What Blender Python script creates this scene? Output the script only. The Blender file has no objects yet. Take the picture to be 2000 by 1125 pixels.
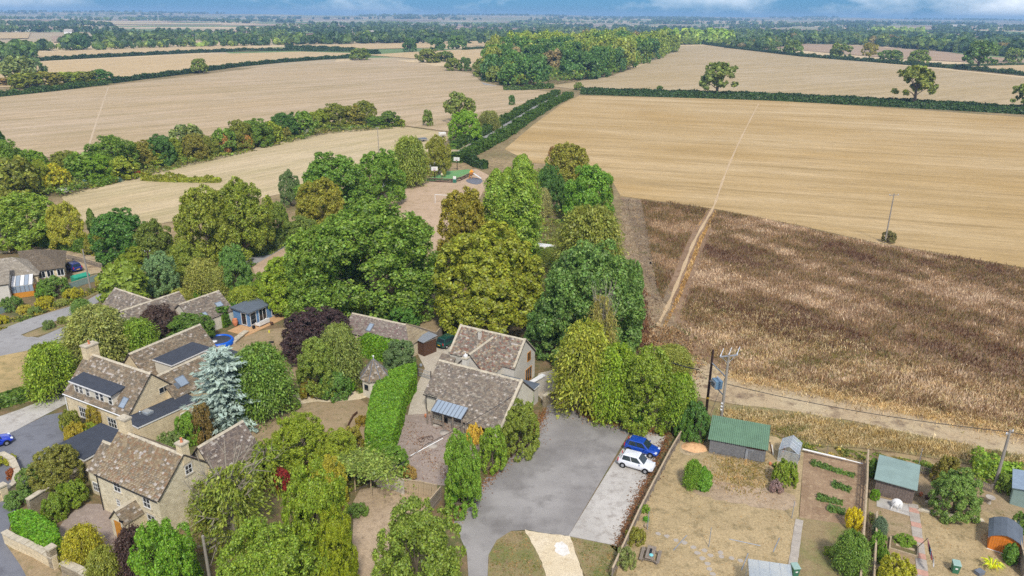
import bpy, bmesh, math, random
import numpy as np
from mathutils import Vector, Matrix
from mathutils.geometry import tessellate_polygon

random.seed(7)
SC = bpy.context.scene
COL = SC.collection

# ------------------------------------------------------------------ camera
F = 1440.0; CAMH = 44.0; TH = math.atan(532 / F); ROLL = 0.0085
_r0 = np.array([1, 0, 0.]); _f0 = np.array([0, math.cos(TH), -math.sin(TH)]); _u0 = np.array([0, math.sin(TH), math.cos(TH)])
_R = _r0 * math.cos(ROLL) + _u0 * math.sin(ROLL); _U = -_r0 * math.sin(ROLL) + _u0 * math.cos(ROLL)
_C = np.array([0, 0, CAMH])
cam = bpy.data.cameras.new('camera'); cam.lens = F * 36 / 2000; cam.sensor_width = 36; cam.clip_end = 40000; cam.clip_start = 0.5
camo = bpy.data.objects.new('camera', cam); COL.objects.link(camo)
camo.matrix_world = Matrix(((_R[0], _U[0], -_f0[0], 0), (_R[1], _U[1], -_f0[1], 0), (_R[2], _U[2], -_f0[2], CAMH), (0, 0, 0, 1)))
SC.camera = camo

# ------------------------------------------------------------------ light
SUN_EL, SUN_AZ = 48.0, 170.0         # azimuth measured from +Y clockwise
world = bpy.data.worlds.new('World'); SC.world = world; world.use_nodes = True
wt = world.node_tree; wt.nodes.clear()
def wn(t, **k):
    n = wt.nodes.new(t)
    for a, b in k.items():
        if isinstance(a, str) and hasattr(n, a): setattr(n, a, b)
    return n
sky = wn('ShaderNodeTexSky', sky_type='NISHITA', sun_disc=False, sun_elevation=math.radians(SUN_EL), sun_rotation=math.radians(SUN_AZ),
         altitude=300.0, air_density=1.0, dust_density=0.6, ozone_density=3.0)
tint = wn('ShaderNodeMixRGB', blend_type='MULTIPLY'); tint.inputs[0].default_value = 1; tint.inputs[2].default_value = (.115, .32, .64, 1)
tcw = wn('ShaderNodeTexCoord'); mp = wn('ShaderNodeMapping'); mp.inputs['Scale'].default_value = (1, 1, 2.2); mp.inputs['Location'].default_value = (-7.6, -16.9, 4.0)
nz = wn('ShaderNodeTexNoise'); nz.inputs['Scale'].default_value = 2.4; nz.inputs['Detail'].default_value = 7; nz.inputs['Roughness'].default_value = .62
rp = wn('ShaderNodeValToRGB'); rp.color_ramp.elements[0].position = .43; rp.color_ramp.elements[1].position = .64
cl = wn('ShaderNodeMixRGB'); cl.inputs[2].default_value = (10., 10., 10., 1)
bg = wn('ShaderNodeBackground'); bg.inputs[1].default_value = 0.125
wo = wn('ShaderNodeOutputWorld')
wl = wt.links.new
wl(sky.outputs[0], tint.inputs[1]); wl(tcw.outputs['Generated'], mp.inputs[0]); wl(mp.outputs[0], nz.inputs['Vector'])
wl(nz.outputs[0], rp.inputs[0]); wl(rp.outputs[0], cl.inputs[0]); wl(tint.outputs[0], cl.inputs[1]); wl(cl.outputs[0], bg.inputs[0]); wl(bg.outputs[0], wo.inputs[0])

sun = bpy.data.lights.new('sun', 'SUN'); sun.energy = 2.5; sun.angle = math.radians(8); sun.color = (1, .955, .88)
suno = bpy.data.objects.new('sun', sun); COL.objects.link(suno)
_az, _el = math.radians(SUN_AZ), math.radians(SUN_EL)
_sd = Vector((math.sin(_az) * math.cos(_el), math.cos(_az) * math.cos(_el), math.sin(_el)))
suno.rotation_euler = _sd.to_track_quat('Z', 'Y').to_euler(); suno.location = (0, 0, 200)

vs = SC.view_settings; vs.view_transform = 'Standard'; vs.look = 'None'; vs.gamma = 1; vs.use_curve_mapping = False
vs.exposure = 0.44
SC.cycles.use_denoising = False
SC.cycles.max_bounces = 6; SC.cycles.diffuse_bounces = 3; SC.cycles.glossy_bounces = 2; SC.cycles.transmission_bounces = 4
SC.cycles.volume_bounces = 0; SC.cycles.transparent_max_bounces = 6
SC.cycles.caustics_reflective = False; SC.cycles.caustics_refractive = False

# ------------------------------------------------------------------ helpers
def G(px, py, z=0.):
    "the point at height z that the photograph shows at pixel (px, py)"
    d = _f0 + _R * ((px - 1000) / F) + _U * ((562.5 - py) / F)
    t = (z - CAMH) / d[2]
    return _C + d * t
def G2(px, py, z=0.):
    p = G(px, py, z); return (float(p[0]), float(p[1]))
def PX(p):
    d = np.array(p, float) - _C; w = d @ _f0
    return (1000 + F * (d @ _R) / w, 562.5 - F * (d @ _U) / w)
def pxm(p): return F / ((np.array(p, float) - _C) @ _f0)
def ztop(b, topy):
    lo, hi = 0., 70.
    for _ in range(40):
        m = (lo + hi) / 2
        if PX((b[0], b[1], m))[1] > topy: lo = m
        else: hi = m
    return lo
def ang(p, q):
    a, b = G(*p), G(*q); return math.atan2(b[1] - a[1], b[0] - a[0])
def S(r, g, b, k=1.0):
    f = lambda c: (c / 255 / 12.92 if c / 255 <= .04045 else ((c / 255 + .055) / 1.055) ** 2.4) * k
    return (f(r), f(g), f(b), 1.0)

def thing(name, label, cat, loc=(0, 0, 0), rotz=0., group=None):
    o = bpy.data.objects.new(name, None); COL.objects.link(o)
    o.empty_display_size = .1; o.location = loc; o.rotation_euler = (0, 0, rotz)
    o['label'] = label; o['category'] = cat
    if group: o['group'] = group
    return o
def tag(o, label, cat, group=None, kind=None):
    o['label'] = label
    if cat: o['category'] = cat
    if group: o['group'] = group
    if kind: o['kind'] = kind
    return o
def link(name, me, mat=None, parent=None, loc=None, rot=None):
    o = bpy.data.objects.new(name, me); COL.objects.link(o)
    if mat and not me.materials: me.materials.append(mat)
    if parent: o.parent = parent
    if loc is not None: o.location = loc
    if rot is not None: o.rotation_euler = rot
    return o
def copy_tree(o, parent=None):
    c = o.copy(); COL.objects.link(c); c.parent = parent
    for ch in o.children: copy_tree(ch, c)
    return c

class MB:
    "collects simple shapes into one mesh"
    def __init__(s): s.v = []; s.f = []; s.c = []; s.sm = []
    def add(s, vs_, fs, col=None, smooth=False):
        n = len(s.v); s.v += [tuple(map(float, p)) for p in vs_]
        for f in fs: s.f.append([i + n for i in f]); s.c.append(col); s.sm.append(smooth)
        return s
    def quad(s, a, b, c, d, col=None): return s.add([a, b, c, d], [(0, 1, 2, 3)], col)
    def box(s, x0, x1, y0, y1, z0, z1, col=None, rot=0., piv=None):
        vs_ = [(x, y, z) for z in (z0, z1) for y in (y0, y1) for x in (x0, x1)]
        if rot:
            px, py = piv or ((x0 + x1) / 2, (y0 + y1) / 2); cs, sn = math.cos(rot), math.sin(rot)
            vs_ = [(px + (x - px) * cs - (y - py) * sn, py + (x - px) * sn + (y - py) * cs, z) for x, y, z in vs_]
        return s.add(vs_, [(0, 2, 3, 1), (4, 5, 7, 6), (0, 1, 5, 4), (2, 6, 7, 3), (0, 4, 6, 2), (1, 3, 7, 5)], col)
    def tube(s, p0, p1, r0, r1=None, n=8, col=None, cap=True):
        r1 = r0 if r1 is None else r1; p0, p1 = Vector(p0), Vector(p1); d = (p1 - p0)
        if d.length < 1e-6: return s
        d.normalize(); a = d.orthogonal().normalized(); b = d.cross(a)
        vs_ = [p + (a * math.cos(2 * math.pi * i / n) + b * math.sin(2 * math.pi * i / n)) * r for p, r in ((p0, r0), (p1, r1)) for i in range(n)]
        fs = [(i, (i + 1) % n, n + (i + 1) % n, n + i) for i in range(n)]
        s.add(vs_, fs, col, True)
        if cap: s.add(vs_, [tuple(range(n))[::-1], tuple(range(n, 2 * n))], col)
        return s
    def path(s, pts, r, n=6, col=None):
        for i in range(len(pts) - 1):
            a = r[i] if isinstance(r, (list, tuple)) else r; b = r[i + 1] if isinstance(r, (list, tuple)) else r
            s.tube(pts[i], pts[i + 1], a, b, n, col)
        return s
    def lathe(s, prof, n=16, c=(0, 0, 0), col=None):
        vs_ = [(c[0] + r * math.cos(2 * math.pi * i / n), c[1] + r * math.sin(2 * math.pi * i / n), c[2] + z) for r, z in prof for i in range(n)]
        fs = [(k * n + i, k * n + (i + 1) % n, (k + 1) * n + (i + 1) % n, (k + 1) * n + i) for k in range(len(prof) - 1) for i in range(n)]
        s.add(vs_, fs, col, True)
        s.add(vs_[:n], [tuple(range(n))[::-1]], col); s.add(vs_[-n:], [tuple(range(n))], col); return s
    def prism(s, poly, z0, z1, col=None):
        n = len(poly); a = sum(poly[i][0] * poly[(i + 1) % n][1] - poly[(i + 1) % n][0] * poly[i][1] for i in range(n))
        if a < 0: poly = poly[::-1]
        vs_ = [(x, y, z0) for x, y in poly] + [(x, y, z1) for x, y in poly]
        fs = [(i, (i + 1) % n, n + (i + 1) % n, n + i) for i in range(n)] + [tuple(range(n))[::-1], tuple(range(n, 2 * n))]
        return s.add(vs_, fs, col)
    def mesh(s, name):
        me = bpy.data.meshes.new(name); me.from_pydata(s.v, [], s.f)
        if any(s.sm): me.polygons.foreach_set('use_smooth', s.sm)
        if any(c is not None for c in s.c):
            at = me.color_attributes.new('Col', 'FLOAT_COLOR', 'CORNER'); data = []
            for f, c in zip(s.f, s.c): data += list((c or (1, 1, 1, 1))) * len(f)
            at.data.foreach_set('color', data)
        me.update(); return me
    def build(s, name, mat, parent=None, loc=None, rot=None, bevel=0., kind=None):
        o = link(name, s.mesh(name), mat, parent, loc, rot)
        if bevel:
            m = o.modifiers.new('bevel', 'BEVEL'); m.width = bevel; m.segments = 2; m.limit_method = 'ANGLE'
        if kind: o['kind'] = kind
        return o

# ------------------------------------------------------------------ materials
class NT:
    def __init__(s, name):
        s.m = bpy.data.materials.new(name); s.m.use_nodes = True; s.t = s.m.node_tree; s.t.nodes.clear()
        s.out = s.n('ShaderNodeOutputMaterial')
    def n(s, t, ins=None, **k):
        nd = s.t.nodes.new(t)
        for a, b in k.items(): setattr(nd, a, b)
        for a, b in (ins or {}).items():
            if hasattr(b, 'links') and hasattr(b, 'is_output'): s.t.links.new(b, nd.inputs[a])
            else: nd.inputs[a].default_value = b
        return nd
    def mix(s, f, a, b, mode='MIX'):
        nd = s.t.nodes.new('ShaderNodeMixRGB'); nd.blend_type = mode
        for i, v in ((0, f), (1, a), (2, b)):
            if hasattr(v, 'is_output'): s.t.links.new(v, nd.inputs[i])
            else: nd.inputs[i].default_value = v
        return nd.outputs[0]
    def noise(s, vec, scale, detail=4, rough=.55):
        return s.n('ShaderNodeTexNoise', {'Vector': vec, 'Scale': scale, 'Detail': detail, 'Roughness': rough}).outputs[0]
    def ramp(s, f, p0, p1, c0=(0, 0, 0, 1), c1=(1, 1, 1, 1)):
        nd = s.n('ShaderNodeValToRGB', {0: f}); e = nd.color_ramp.elements; e[0].position = p0; e[1].position = p1; e[0].color = c0; e[1].color = c1
        return nd.outputs[0]
    def pos(s, kind='world', rot=0., scale=(1, 1, 1)):
        v = s.n('ShaderNodeNewGeometry').outputs['Position'] if kind == 'world' else s.n('ShaderNodeTexCoord').outputs['Object']
        if rot or scale != (1, 1, 1):
            v = s.n('ShaderNodeVectorRotate', {'Vector': v, 'Angle': -rot}, rotation_type='Z_AXIS').outputs[0]
            v = s.n('ShaderNodeVectorMath', {0: v, 1: scale}, operation='MULTIPLY').outputs[0]
        return v
    def finish(s, col, rough=.8, metal=0., spec=.3, bump=None, bstr=.3, bdist=.05, alpha=None, **extra):
        ins = {'Base Color': col, 'Roughness': rough, 'Metallic': metal, 'Specular IOR Level': spec}
        ins.update(extra)
        b = s.n('ShaderNodeBsdfPrincipled', ins)
        if bump is not None:
            bn = s.n('ShaderNodeBump', {'Height': bump, 'Strength': bstr, 'Distance': bdist}); s.t.links.new(bn.outputs[0], b.inputs['Normal'])
        s.t.links.new(b.outputs[0], s.out.inputs[0]); return s.m

def plain(name, col, rough=.7, metal=0., var=.12, scale=2.5, bump=0., spec=.3, space='object', dirt=0.):
    t = NT(name); v = t.pos(space); n1 = t.noise(v, scale, 5)
    k = t.ramp(n1, .3, .7, (1 - var,) * 3 + (1,), (1 + var,) * 3 + (1,))
    c = t.mix(1, col, k, 'MULTIPLY')
    if dirt:
        n2 = t.noise(v, scale * .35, 6, .7); c = t.mix(t.ramp(n2, .5, .75), c, t.mix(1, col, (1 - dirt,) * 3 + (1,), 'MULTIPLY'))
    return t.finish(c, rough, metal, spec, t.noise(v, scale * 8, 3) if bump else None, bump, .03)

def ground(name, cols, s1=.12, s2=1.4, s3=9., bump=.4, rough=.95, patch=(.42, .62), fine=.25):
    "patchy ground from three colours, mottled in world space"
    t = NT(name); v = t.pos(); a = t.noise(v, s1, 5, .6); b = t.noise(v, s2, 5, .65); f = t.noise(v, s3, 4, .7)
    c = t.mix(t.ramp(a, *patch), cols[0], cols[1]); c = t.mix(t.ramp(b, .5, .68), c, cols[2])
    c = t.mix(1, c, t.ramp(f, .3, .7, (1 - fine,) * 3 + (1,), (1 + fine,) * 3 + (1,)), 'MULTIPLY')
    return t.finish(c, rough, 0, .15, f, bump, .06)

def stubble(name, rot, ca, cb, cc, w=.9, tram=0.):
    "cut corn: streaks along the drill rows, broad dry patches, faint tramlines"
    t = NT(name)
    v1 = t.pos('world', rot, (.010, .10, 1)); v2 = t.pos('world', rot, (.07, .7, 1)); v3 = t.pos('world', rot, (.6, 3.0, 1)); v0 = t.pos('world', rot, (.010, .016, 1))
    big = t.noise(v0, 1.0, 5, .6); st = t.noise(v1, 1.0, 6, .7); s2 = t.noise(v2, 1.0, 5, .75); s3 = t.noise(v3, 1.0, 4, .8)
    c = t.mix(t.ramp(big, .38, .62), ca, cb); c = t.mix(t.ramp(st, .38, .72), c, cc)
    c = t.mix(1, c, t.ramp(s2, .3, .7, (.80, .79, .76, 1), (1.15, 1.15, 1.13, 1)), 'MULTIPLY')
    c = t.mix(1, c, t.ramp(s3, .25, .75, (.74, .74, .72, 1), (1.22, 1.22, 1.22, 1)), 'MULTIPLY')
    ln = t.ramp(t.noise(t.pos('world', rot, (.035, 1.7, 1)), 1.0, 3, .7), .57, .68, (0, 0, 0, 1), (.75, .75, .75, 1)); c = t.mix(ln, c, t.mix(1, c, (.74, .72, .68, 1), 'MULTIPLY'))
    l2 = t.ramp(t.noise(t.pos('world', rot, (.02, .45, 1)), 1.0, 4, .7), .54, .66, (0, 0, 0, 1), (.8, .8, .8, 1)); c = t.mix(l2, c, t.mix(1, c, (1.12, 1.1, 1.1, 1), 'MULTIPLY'))
    if tram:
        wv = t.n('ShaderNodeTexWave', {'Vector': t.pos('world', rot), 'Scale': .016, 'Distortion': 1.2, 'Detail': 2, 'Detail Scale': .3}, bands_direction='Y').outputs[0]
        c = t.mix(t.ramp(wv, .96, .985, (0, 0, 0, 1), (tram * 2.2,) * 3 + (1,)), c, t.mix(1, c, (.80, .79, .76, 1), 'MULTIPLY'))
    return t.finish(c, .95, 0, .1, s3, .5, .12)

def vcol(name, rough=.85, var=.18, scale=6., spec=.2, bump=.3, lich=False):
    "colour from each piece's own colour, weathered by noise"
    t = NT(name); c = t.mix(1, t.n('ShaderNodeVertexColor', layer_name='Col').outputs[0], (.77, .76, .745, 1), 'MULTIPLY'); v = t.pos('object')
    n1 = t.noise(v, scale, 5, .65)
    c = t.mix(1, c, t.ramp(n1, .3, .7, (1 - var,) * 3 + (1,), (1 + var,) * 3 + (1,)), 'MULTIPLY')
    if lich:
        pz = t.noise(v, .7, 4, .6); l = t.ramp(t.noise(v, 7., 4, .7), .60, .66); l = t.mix(1, l, t.ramp(pz, .35, .65, (.25, .25, .25, 1), (1, 1, 1, 1)), 'MULTIPLY'); c = t.mix(l, c, S(208, 200, 190))
        d = t.ramp(t.noise(v, 1.1, 5, .7), .52, .75, (0, 0, 0, 1), (.55, .55, .55, 1)); c = t.mix(d, c, t.mix(1, c, (.68, .62, .56, 1), 'MULTIPLY'))
    return t.finish(c, rough, 0, spec, n1, bump, .03)

def leafmat(name, hue=.03, val=(.55, 1.85), trans=.42, attr=False, tint=(1.38, 1.32, .80)):
    t = NT(name); oi = t.n('ShaderNodeObjectInfo'); rnd = t.n('ShaderNodeNewGeometry').outputs['Random Per Island']
    base = t.n('ShaderNodeVertexColor', layer_name='Col').outputs[0] if attr else oi.outputs['Color']
    base = t.mix(1, base, (*tint, 1), 'MULTIPLY'); pt = t.noise(t.pos('object'), .55, 4, .6)
    base = t.mix(t.ramp(pt, .52, .72, (0, 0, 0, 1), (.6, .6, .6, 1)), base, t.mix(1, base, (1.22, 1.18, .9, 1), 'MULTIPLY')); base = t.mix(t.ramp(pt, .28, .46, (.6, .6, .6, 1), (0, 0, 0, 1)), base, t.mix(1, base, (.68, .80, .72, 1), 'MULTIPLY'))
    wn2 = t.n('ShaderNodeTexWhiteNoise', {'W': rnd}, noise_dimensions='1D').outputs[0]
    hs = t.n('ShaderNodeHueSaturation', {'Color': base,
        'Hue': t.n('ShaderNodeMapRange', {'Value': wn2, 'To Min': .5 - hue * .55, 'To Max': .5 + hue * .7}).outputs[0],
        'Value': t.n('ShaderNodeMapRange', {'Value': rnd, 'To Min': val[0], 'To Max': val[1]}).outputs[0]}).outputs[0]
    d = t.n('ShaderNodeBsdfDiffuse', {'Color': hs}); tr = t.n('ShaderNodeBsdfTranslucent', {'Color': hs})
    mx = t.n('ShaderNodeMixShader', {0: trans, 1: d.outputs[0], 2: tr.outputs[0]})
    gl = t.n('ShaderNodeBsdfGlossy', {'Color': (.8, .85, .8, 1), 'Roughness': .5})
    m2 = t.n('ShaderNodeMixShader', {0: .035, 1: mx.outputs[0], 2: gl.outputs[0]})
    t.t.links.new(m2.outputs[0], t.out.inputs[0]); return t.m

def objcol(name, rough=.4, metal=0., coat=0., var=.05, spec=.5):
    t = NT(name); oi = t.n('ShaderNodeObjectInfo'); n1 = t.noise(t.pos('object'), 3., 5)
    c = t.mix(1, oi.outputs['Color'], t.ramp(n1, .3, .7, (1 - var,) * 3 + (1,), (1 + var,) * 3 + (1,)), 'MULTIPLY')
    return t.finish(c, rough, metal, spec, **({'Coat Weight': coat, 'Coat Roughness': .08} if coat else {}))

def stonewall(name, c1, c2, mortar, bw=.42, bh=.16, rough=.9, stain=.3):
    t = NT(name); p = t.n('ShaderNodeTexCoord').outputs['Object']; sx = t.n('ShaderNodeSeparateXYZ', {0: p})
    u = t.n('ShaderNodeMath', {0: sx.outputs[0], 1: sx.outputs[1]}, operation='ADD').outputs[0]
    wob = t.noise(p, 1.7, 3); wv = t.n('ShaderNodeMath', {0: wob, 1: .05}, operation='MULTIPLY').outputs[0]
    zz = t.n('ShaderNodeMath', {0: sx.outputs[2], 1: wv}, operation='ADD').outputs[0]
    v = t.n('ShaderNodeCombineXYZ', {0: u, 1: zz})
    b = t.n('ShaderNodeTexBrick', {'Vector': v.outputs[0], 'Color1': c1, 'Color2': c2, 'Mortar': mortar, 'Scale': 1., 'Mortar Size': .012, 'Mortar Smooth': .3, 'Bias': 0., 'Brick Width': bw, 'Row Height': bh})
    n1 = t.noise(p, 2.2, 6, .7); n2 = t.noise(p, .5, 5, .6); n3 = t.noise(p, 14., 4, .7)
    c = t.mix(1, b.outputs[0], t.ramp(n1, .3, .7, (.80, .79, .76, 1), (1.16, 1.15, 1.12, 1)), 'MULTIPLY')
    c = t.mix(t.ramp(n2, .5, .72, (0, 0, 0, 1), (stain,) * 3 + (1,)), c, t.mix(1, c, (.62, .60, .58, 1), 'MULTIPLY'))
    c = t.mix(1, c, t.ramp(n3, .3, .7, (.88, .88, .88, 1), (1.1, 1.1, 1.1, 1)), 'MULTIPLY')
    h = t.n('ShaderNodeMath', {0: b.outputs[1], 1: -1.}, operation='MULTIPLY').outputs[0]
    h = t.n('ShaderNodeMath', {0: h, 1: n3}, operation='ADD').outputs[0]
    return t.finish(c, rough, 0, .2, h, .6, .02)

def glass(name, col=(.02, .025, .03, 1), rough=.06):
    t = NT(name); return t.finish(t.mix(.5, col, col), rough, 0, .8)

M = {}
M['white'] = plain('white_paint', S(232, 230, 224), .5, var=.05, dirt=.12)
M['cream'] = plain('cream_render', S(214, 206, 186), .85, var=.06, scale=1.2, dirt=.15, bump=.15)
M['render'] = plain('limewash_render', S(205, 198, 184), .9, var=.07, scale=.9, dirt=.2, bump=.2)
M['stone'] = stonewall('cotswold_rubble', S(234, 222, 192), S(214, 200, 168), S(220, 208, 178), .38, .13)
M['ashlar'] = stonewall('cotswold_ashlar', S(230, 212, 176), S(218, 200, 164), S(204, 186, 154), .62, .24, stain=.2)
M['drystone'] = stonewall('garden_wall_stone', S(186, 172, 146), S(150, 138, 118), S(110, 100, 84), .34, .12, stain=.5)
M['coping'] = plain('stone_coping', S(196, 184, 160), .9, var=.18, scale=3, dirt=.35, bump=.4)
M['slate'] = vcol('stone_slate', .9, .2, 9., .15, .5, True)
M['felt'] = plain('dark_felt_roof', S(66, 70, 78), .8, var=.12, scale=1.5, dirt=.2, bump=.15)
M['leadroof'] = plain('roof_underlay', S(70, 64, 58), .9)
M['glass'] = glass('dark_window_glass')
M['skyglass'] = glass('skylight_glass', (.30, .36, .42, 1), .05)
M['black'] = plain('black_plastic', S(34, 34, 36), .5)
M['gutter'] = plain('black_gutter', S(44, 40, 38), .5)
M['lead'] = plain('lead_flashing', S(112, 118, 126), .6, var=.15)
M['orange_door'] = plain('oiled_oak_door', S(205, 140, 52), .5, var=.12, scale=5)
M['wood_dark'] = plain('dark_stained_timber', S(92, 66, 50), .8, var=.2, scale=5, dirt=.25)
M['wood_grey'] = plain('weathered_timber', S(142, 130, 116), .9, var=.22, scale=4, dirt=.3, bump=.3)
M['wood_pale'] = plain('pale_timber', S(182, 162, 132), .9, var=.2, scale=4, dirt=.25, bump=.3)
M['shed_grey'] = plain('tarred_boards', S(122, 121, 120), .85, var=.2, scale=4, dirt=.25, bump=.2)
M['shed_orange'] = plain('orange_stained_boards', S(214, 126, 44), .65, var=.14, scale=4)
M['green_tin'] = plain('green_tin_roof', S(104, 134, 106), .45, var=.1, scale=1.3, dirt=.2, spec=.5)
M['green_felt'] = plain('grey_green_felt', S(136, 156, 148), .85, var=.1, scale=1.2, dirt=.2)
M['grey_felt'] = plain('slate_grey_felt', S(98, 106, 114), .85, var=.12, scale=2, dirt=.2)
M['alu'] = plain('aluminium', S(196, 202, 204), .35, .6, var=.06)
M['galv'] = plain('galvanised_steel', S(160, 164, 168), .5, .3, var=.1)
M['pole'] = plain('weathered_pole', S(150, 142, 130), .9, var=.15, scale=2, bump=.2)
M['pole_dark'] = plain('creosoted_pole', S(62, 44, 38), .8, var=.2, scale=2, bump=.2)
M['cable'] = plain('cable_black', S(50, 50, 52), .6)
M['bark'] = plain('bark', S(104, 92, 76), .95, var=.25, scale=3, bump=.5)
M['bark_pale'] = plain('bark_pale', S(160, 150, 132), .95, var=.2, scale=3, bump=.4)
M['leaf'] = leafmat('leaves')
M['leafv'] = leafmat('leaves_mixed', attr=True, hue=.02)
M['needle'] = leafmat('needles', hue=.015, val=(.7, 1.3), trans=.15)
M['needle_blue'] = leafmat('blue_needles', hue=.01, val=(.75, 1.3), trans=.15, tint=(1.15, 1.15, 1.12))
M['blade'] = leafmat('dry_stalks', attr=True, tint=(1.12, 1.0, .84), hue=.012, val=(.7, 1.3), trans=.3)
M['paint'] = objcol('car_paint', .25, .1, 1., .02)
M['obj'] = objcol('painted', .55, 0, 0, .08, .3)
M['tyre'] = plain('tyre_rubber', S(30, 30, 31), .85)
M['rim'] = plain('alloy_rim', S(190, 192, 196), .3, .7)
M['redlamp'] = plain('red_lamp', S(190, 30, 34), .25, spec=.6)
M['lampglass'] = plain('headlamp', S(222, 228, 234), .12, spec=.8)
M['yellow'] = plain('yellow_plate', S(236, 190, 60), .5)
M['carglass'] = glass('car_glass', (.025, .04, .045, 1), .04)
M['blueplastic'] = plain('blue_plastic', S(24, 96, 200), .35, var=.08)
M['terracotta'] = plain('terracotta', S(206, 132, 92), .85, var=.12)
M['concrete'] = ground('pale_concrete', (S(178, 172, 162), S(194, 188, 178), S(160, 152, 142)), .25, 1.1, 9, .15, .9, fine=.10)
M['slab'] = plain('grey_slab', S(176, 166, 152), .9, var=.12, scale=2, dirt=.2, bump=.2)
M['slab_pink'] = plain('pink_slab', S(196, 152, 132), .9, var=.12, scale=2, dirt=.2, bump=.2)
# ------------------------------------------------------------------ ground
def hill(x, y):
    r = math.hypot(x, y); a = math.atan2(x, y)
    sm = lambda e0, e1: (lambda t: t * t * (3 - 2 * t))(min(1, max(0, (r - e0) / (e1 - e0))))
    return sm(1600, 5000) * 7 * (1 + math.sin(5 * a + .7 + r / 900)) + sm(4000, 9500) * (36 + 9 * math.sin(6.3 * a + 1) + 7 * math.sin(15 * a + 2) + 4 * math.sin(37 * a))

def chaikin(p, k):
    for _ in range(k):
        q = []
        for i in range(len(p)):
            a, b = p[i], p[(i + 1) % len(p)]
            q += [(a[0] * .75 + b[0] * .25, a[1] * .75 + b[1] * .25), (a[0] * .25 + b[0] * .75, a[1] * .25 + b[1] * .75)]
        p = q
    return p
def ragged(p, step, amp, seed):
    rr = random.Random(seed); q = []
    for i in range(len(p)):
        a, b = p[i], p[(i + 1) % len(p)]; n = max(1, int(math.hypot(b[0] - a[0], b[1] - a[1]) / step))
        for k in range(n):
            t = k / n; q.append((a[0] + (b[0] - a[0]) * t + rr.uniform(-amp, amp), a[1] + (b[1] - a[1]) * t + rr.uniform(-amp, amp)))
    return q
def sheet(name, px, layer, mat, smooth=0, world=False, rag=None, parent=None, lift=.005):
    p = list(px) if world else [G2(*q) for q in px]
    if smooth: p = chaikin(p, smooth)
    if rag: p = ragged(p, rag[0], rag[1], len(p) + layer)
    z = layer * lift
    tri = tessellate_polygon([[Vector((x, y, 0)) for x, y in p]])
    vsx = [(x, y, z) for x, y in p]; fs = []
    for t in tri:
        a, b, c = [p[i] for i in t]
        fs.append(t if (b[0] - a[0]) * (c[1] - a[1]) - (c[0] - a[0]) * (b[1] - a[1]) > 0 else t[::-1])
    me = bpy.data.meshes.new(name); me.from_pydata(vsx, [], fs); me.update()
    o = link(name, me, mat, parent)
    if not parent: o['kind'] = 'structure'
    return o
def ribbon(name, px, w, layer, mat, z=None, world=False, parent=None):
    p = list(px) if world else [G2(*q) for q in px]
    w = w if isinstance(w, (list, tuple)) else [w] * len(p)
    L, R = [], []
    for i in range(len(p)):
        a, b = p[max(0, i - 1)], p[min(len(p) - 1, i + 1)]; d = Vector((b[0] - a[0], b[1] - a[1])); d.normalize(); n = Vector((-d.y, d.x)) * w[i] / 2
        L.append((p[i][0] + n.x, p[i][1] + n.y)); R.append((p[i][0] - n.x, p[i][1] - n.y))
    return sheet(name, R + L[::-1], layer, mat, world=True, parent=parent)
def smoothline(p, k=2):
    for _ in range(k):
        q = [p[0]]
        for a, b in zip(p, p[1:]): q += [(a[0] * .75 + b[0] * .25, a[1] * .75 + b[1] * .25), (a[0] * .25 + b[0] * .75, a[1] * .25 + b[1] * .75)]
        p = q + [p[-1]]
    return p

# far patchwork of fields on the one great ground sheet
def ground_mat():
    t = NT('countryside'); v = t.pos('world', .18, (.0021, .0036, 1))
    vo = t.n('ShaderNodeTexVoronoi', {'Vector': v, 'Scale': 1., 'Randomness': .85}); sc = t.n('ShaderNodeSeparateColor', {0: vo.outputs['Color']})
    c = t.mix(t.ramp(sc.outputs[0], .40, .42), S(206, 182, 142), S(178, 160, 128))
    c = t.mix(t.ramp(sc.outputs[1], .60, .62), c, S(112, 132, 84)); c = t.mix(t.ramp(sc.outputs[2], .80, .82), c, S(150, 122, 104))
    near = t.mix(t.ramp(t.noise(t.pos(), .05, 6, .6), .4, .6), S(168, 146, 108), S(132, 122, 82))
    near = t.mix(t.ramp(t.noise(t.pos(), .7, 5, .7), .45, .65), near, S(120, 100, 76))
    ln = t.n('ShaderNodeVectorMath', {0: t.pos()}, operation='LENGTH').outputs['Value']
    k = t.n('ShaderNodeMapRange', {'Value': ln, 'From Min': 690., 'From Max': 720.}).outputs[0]
    c = t.mix(k, near, c)
    f = t.noise(t.pos(), .02, 5, .7)
    c = t.mix(1, c, t.ramp(f, .3, .7, (.85, .85, .85, 1), (1.12, 1.12, 1.12, 1)), 'MULTIPLY')
    return t.finish(c, .95, 0, .1, t.noise(t.pos(), 3., 3), .3, .05)
M['countryside'] = ground_mat()
rings = [0, 60, 200, 500, 900, 1400, 1900, 2500, 3200, 4000, 4900, 5800, 6800, 7800, 8800, 9600, 10600, 12500]
NA = 180; gv = [(0, 0, 0)]; gf = []
for r in rings[1:]:
    for i in range(NA):
        a = 2 * math.pi * i / NA; x, y = r * math.sin(a), r * math.cos(a); gv.append((x, y, hill(x, y) if r < 12000 else -30))
for i in range(NA): gf.append((0, 1 + (i + 1) % NA, 1 + i))
for k in range(len(rings) - 2):
    for i in range(NA): a, b = 1 + k * NA, 1 + (k + 1) * NA; j = (i + 1) % NA; gf.append((a + i, a + j, b + j, b + i))
me = bpy.data.meshes.new('ground'); me.from_pydata(gv, [], gf); me.polygons.foreach_set('use_smooth', [True] * len(gf)); me.update()
tag(link('ground', me, M['countryside']), 'open farmland stretching to the hazy horizon', None, kind='structure')

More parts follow.
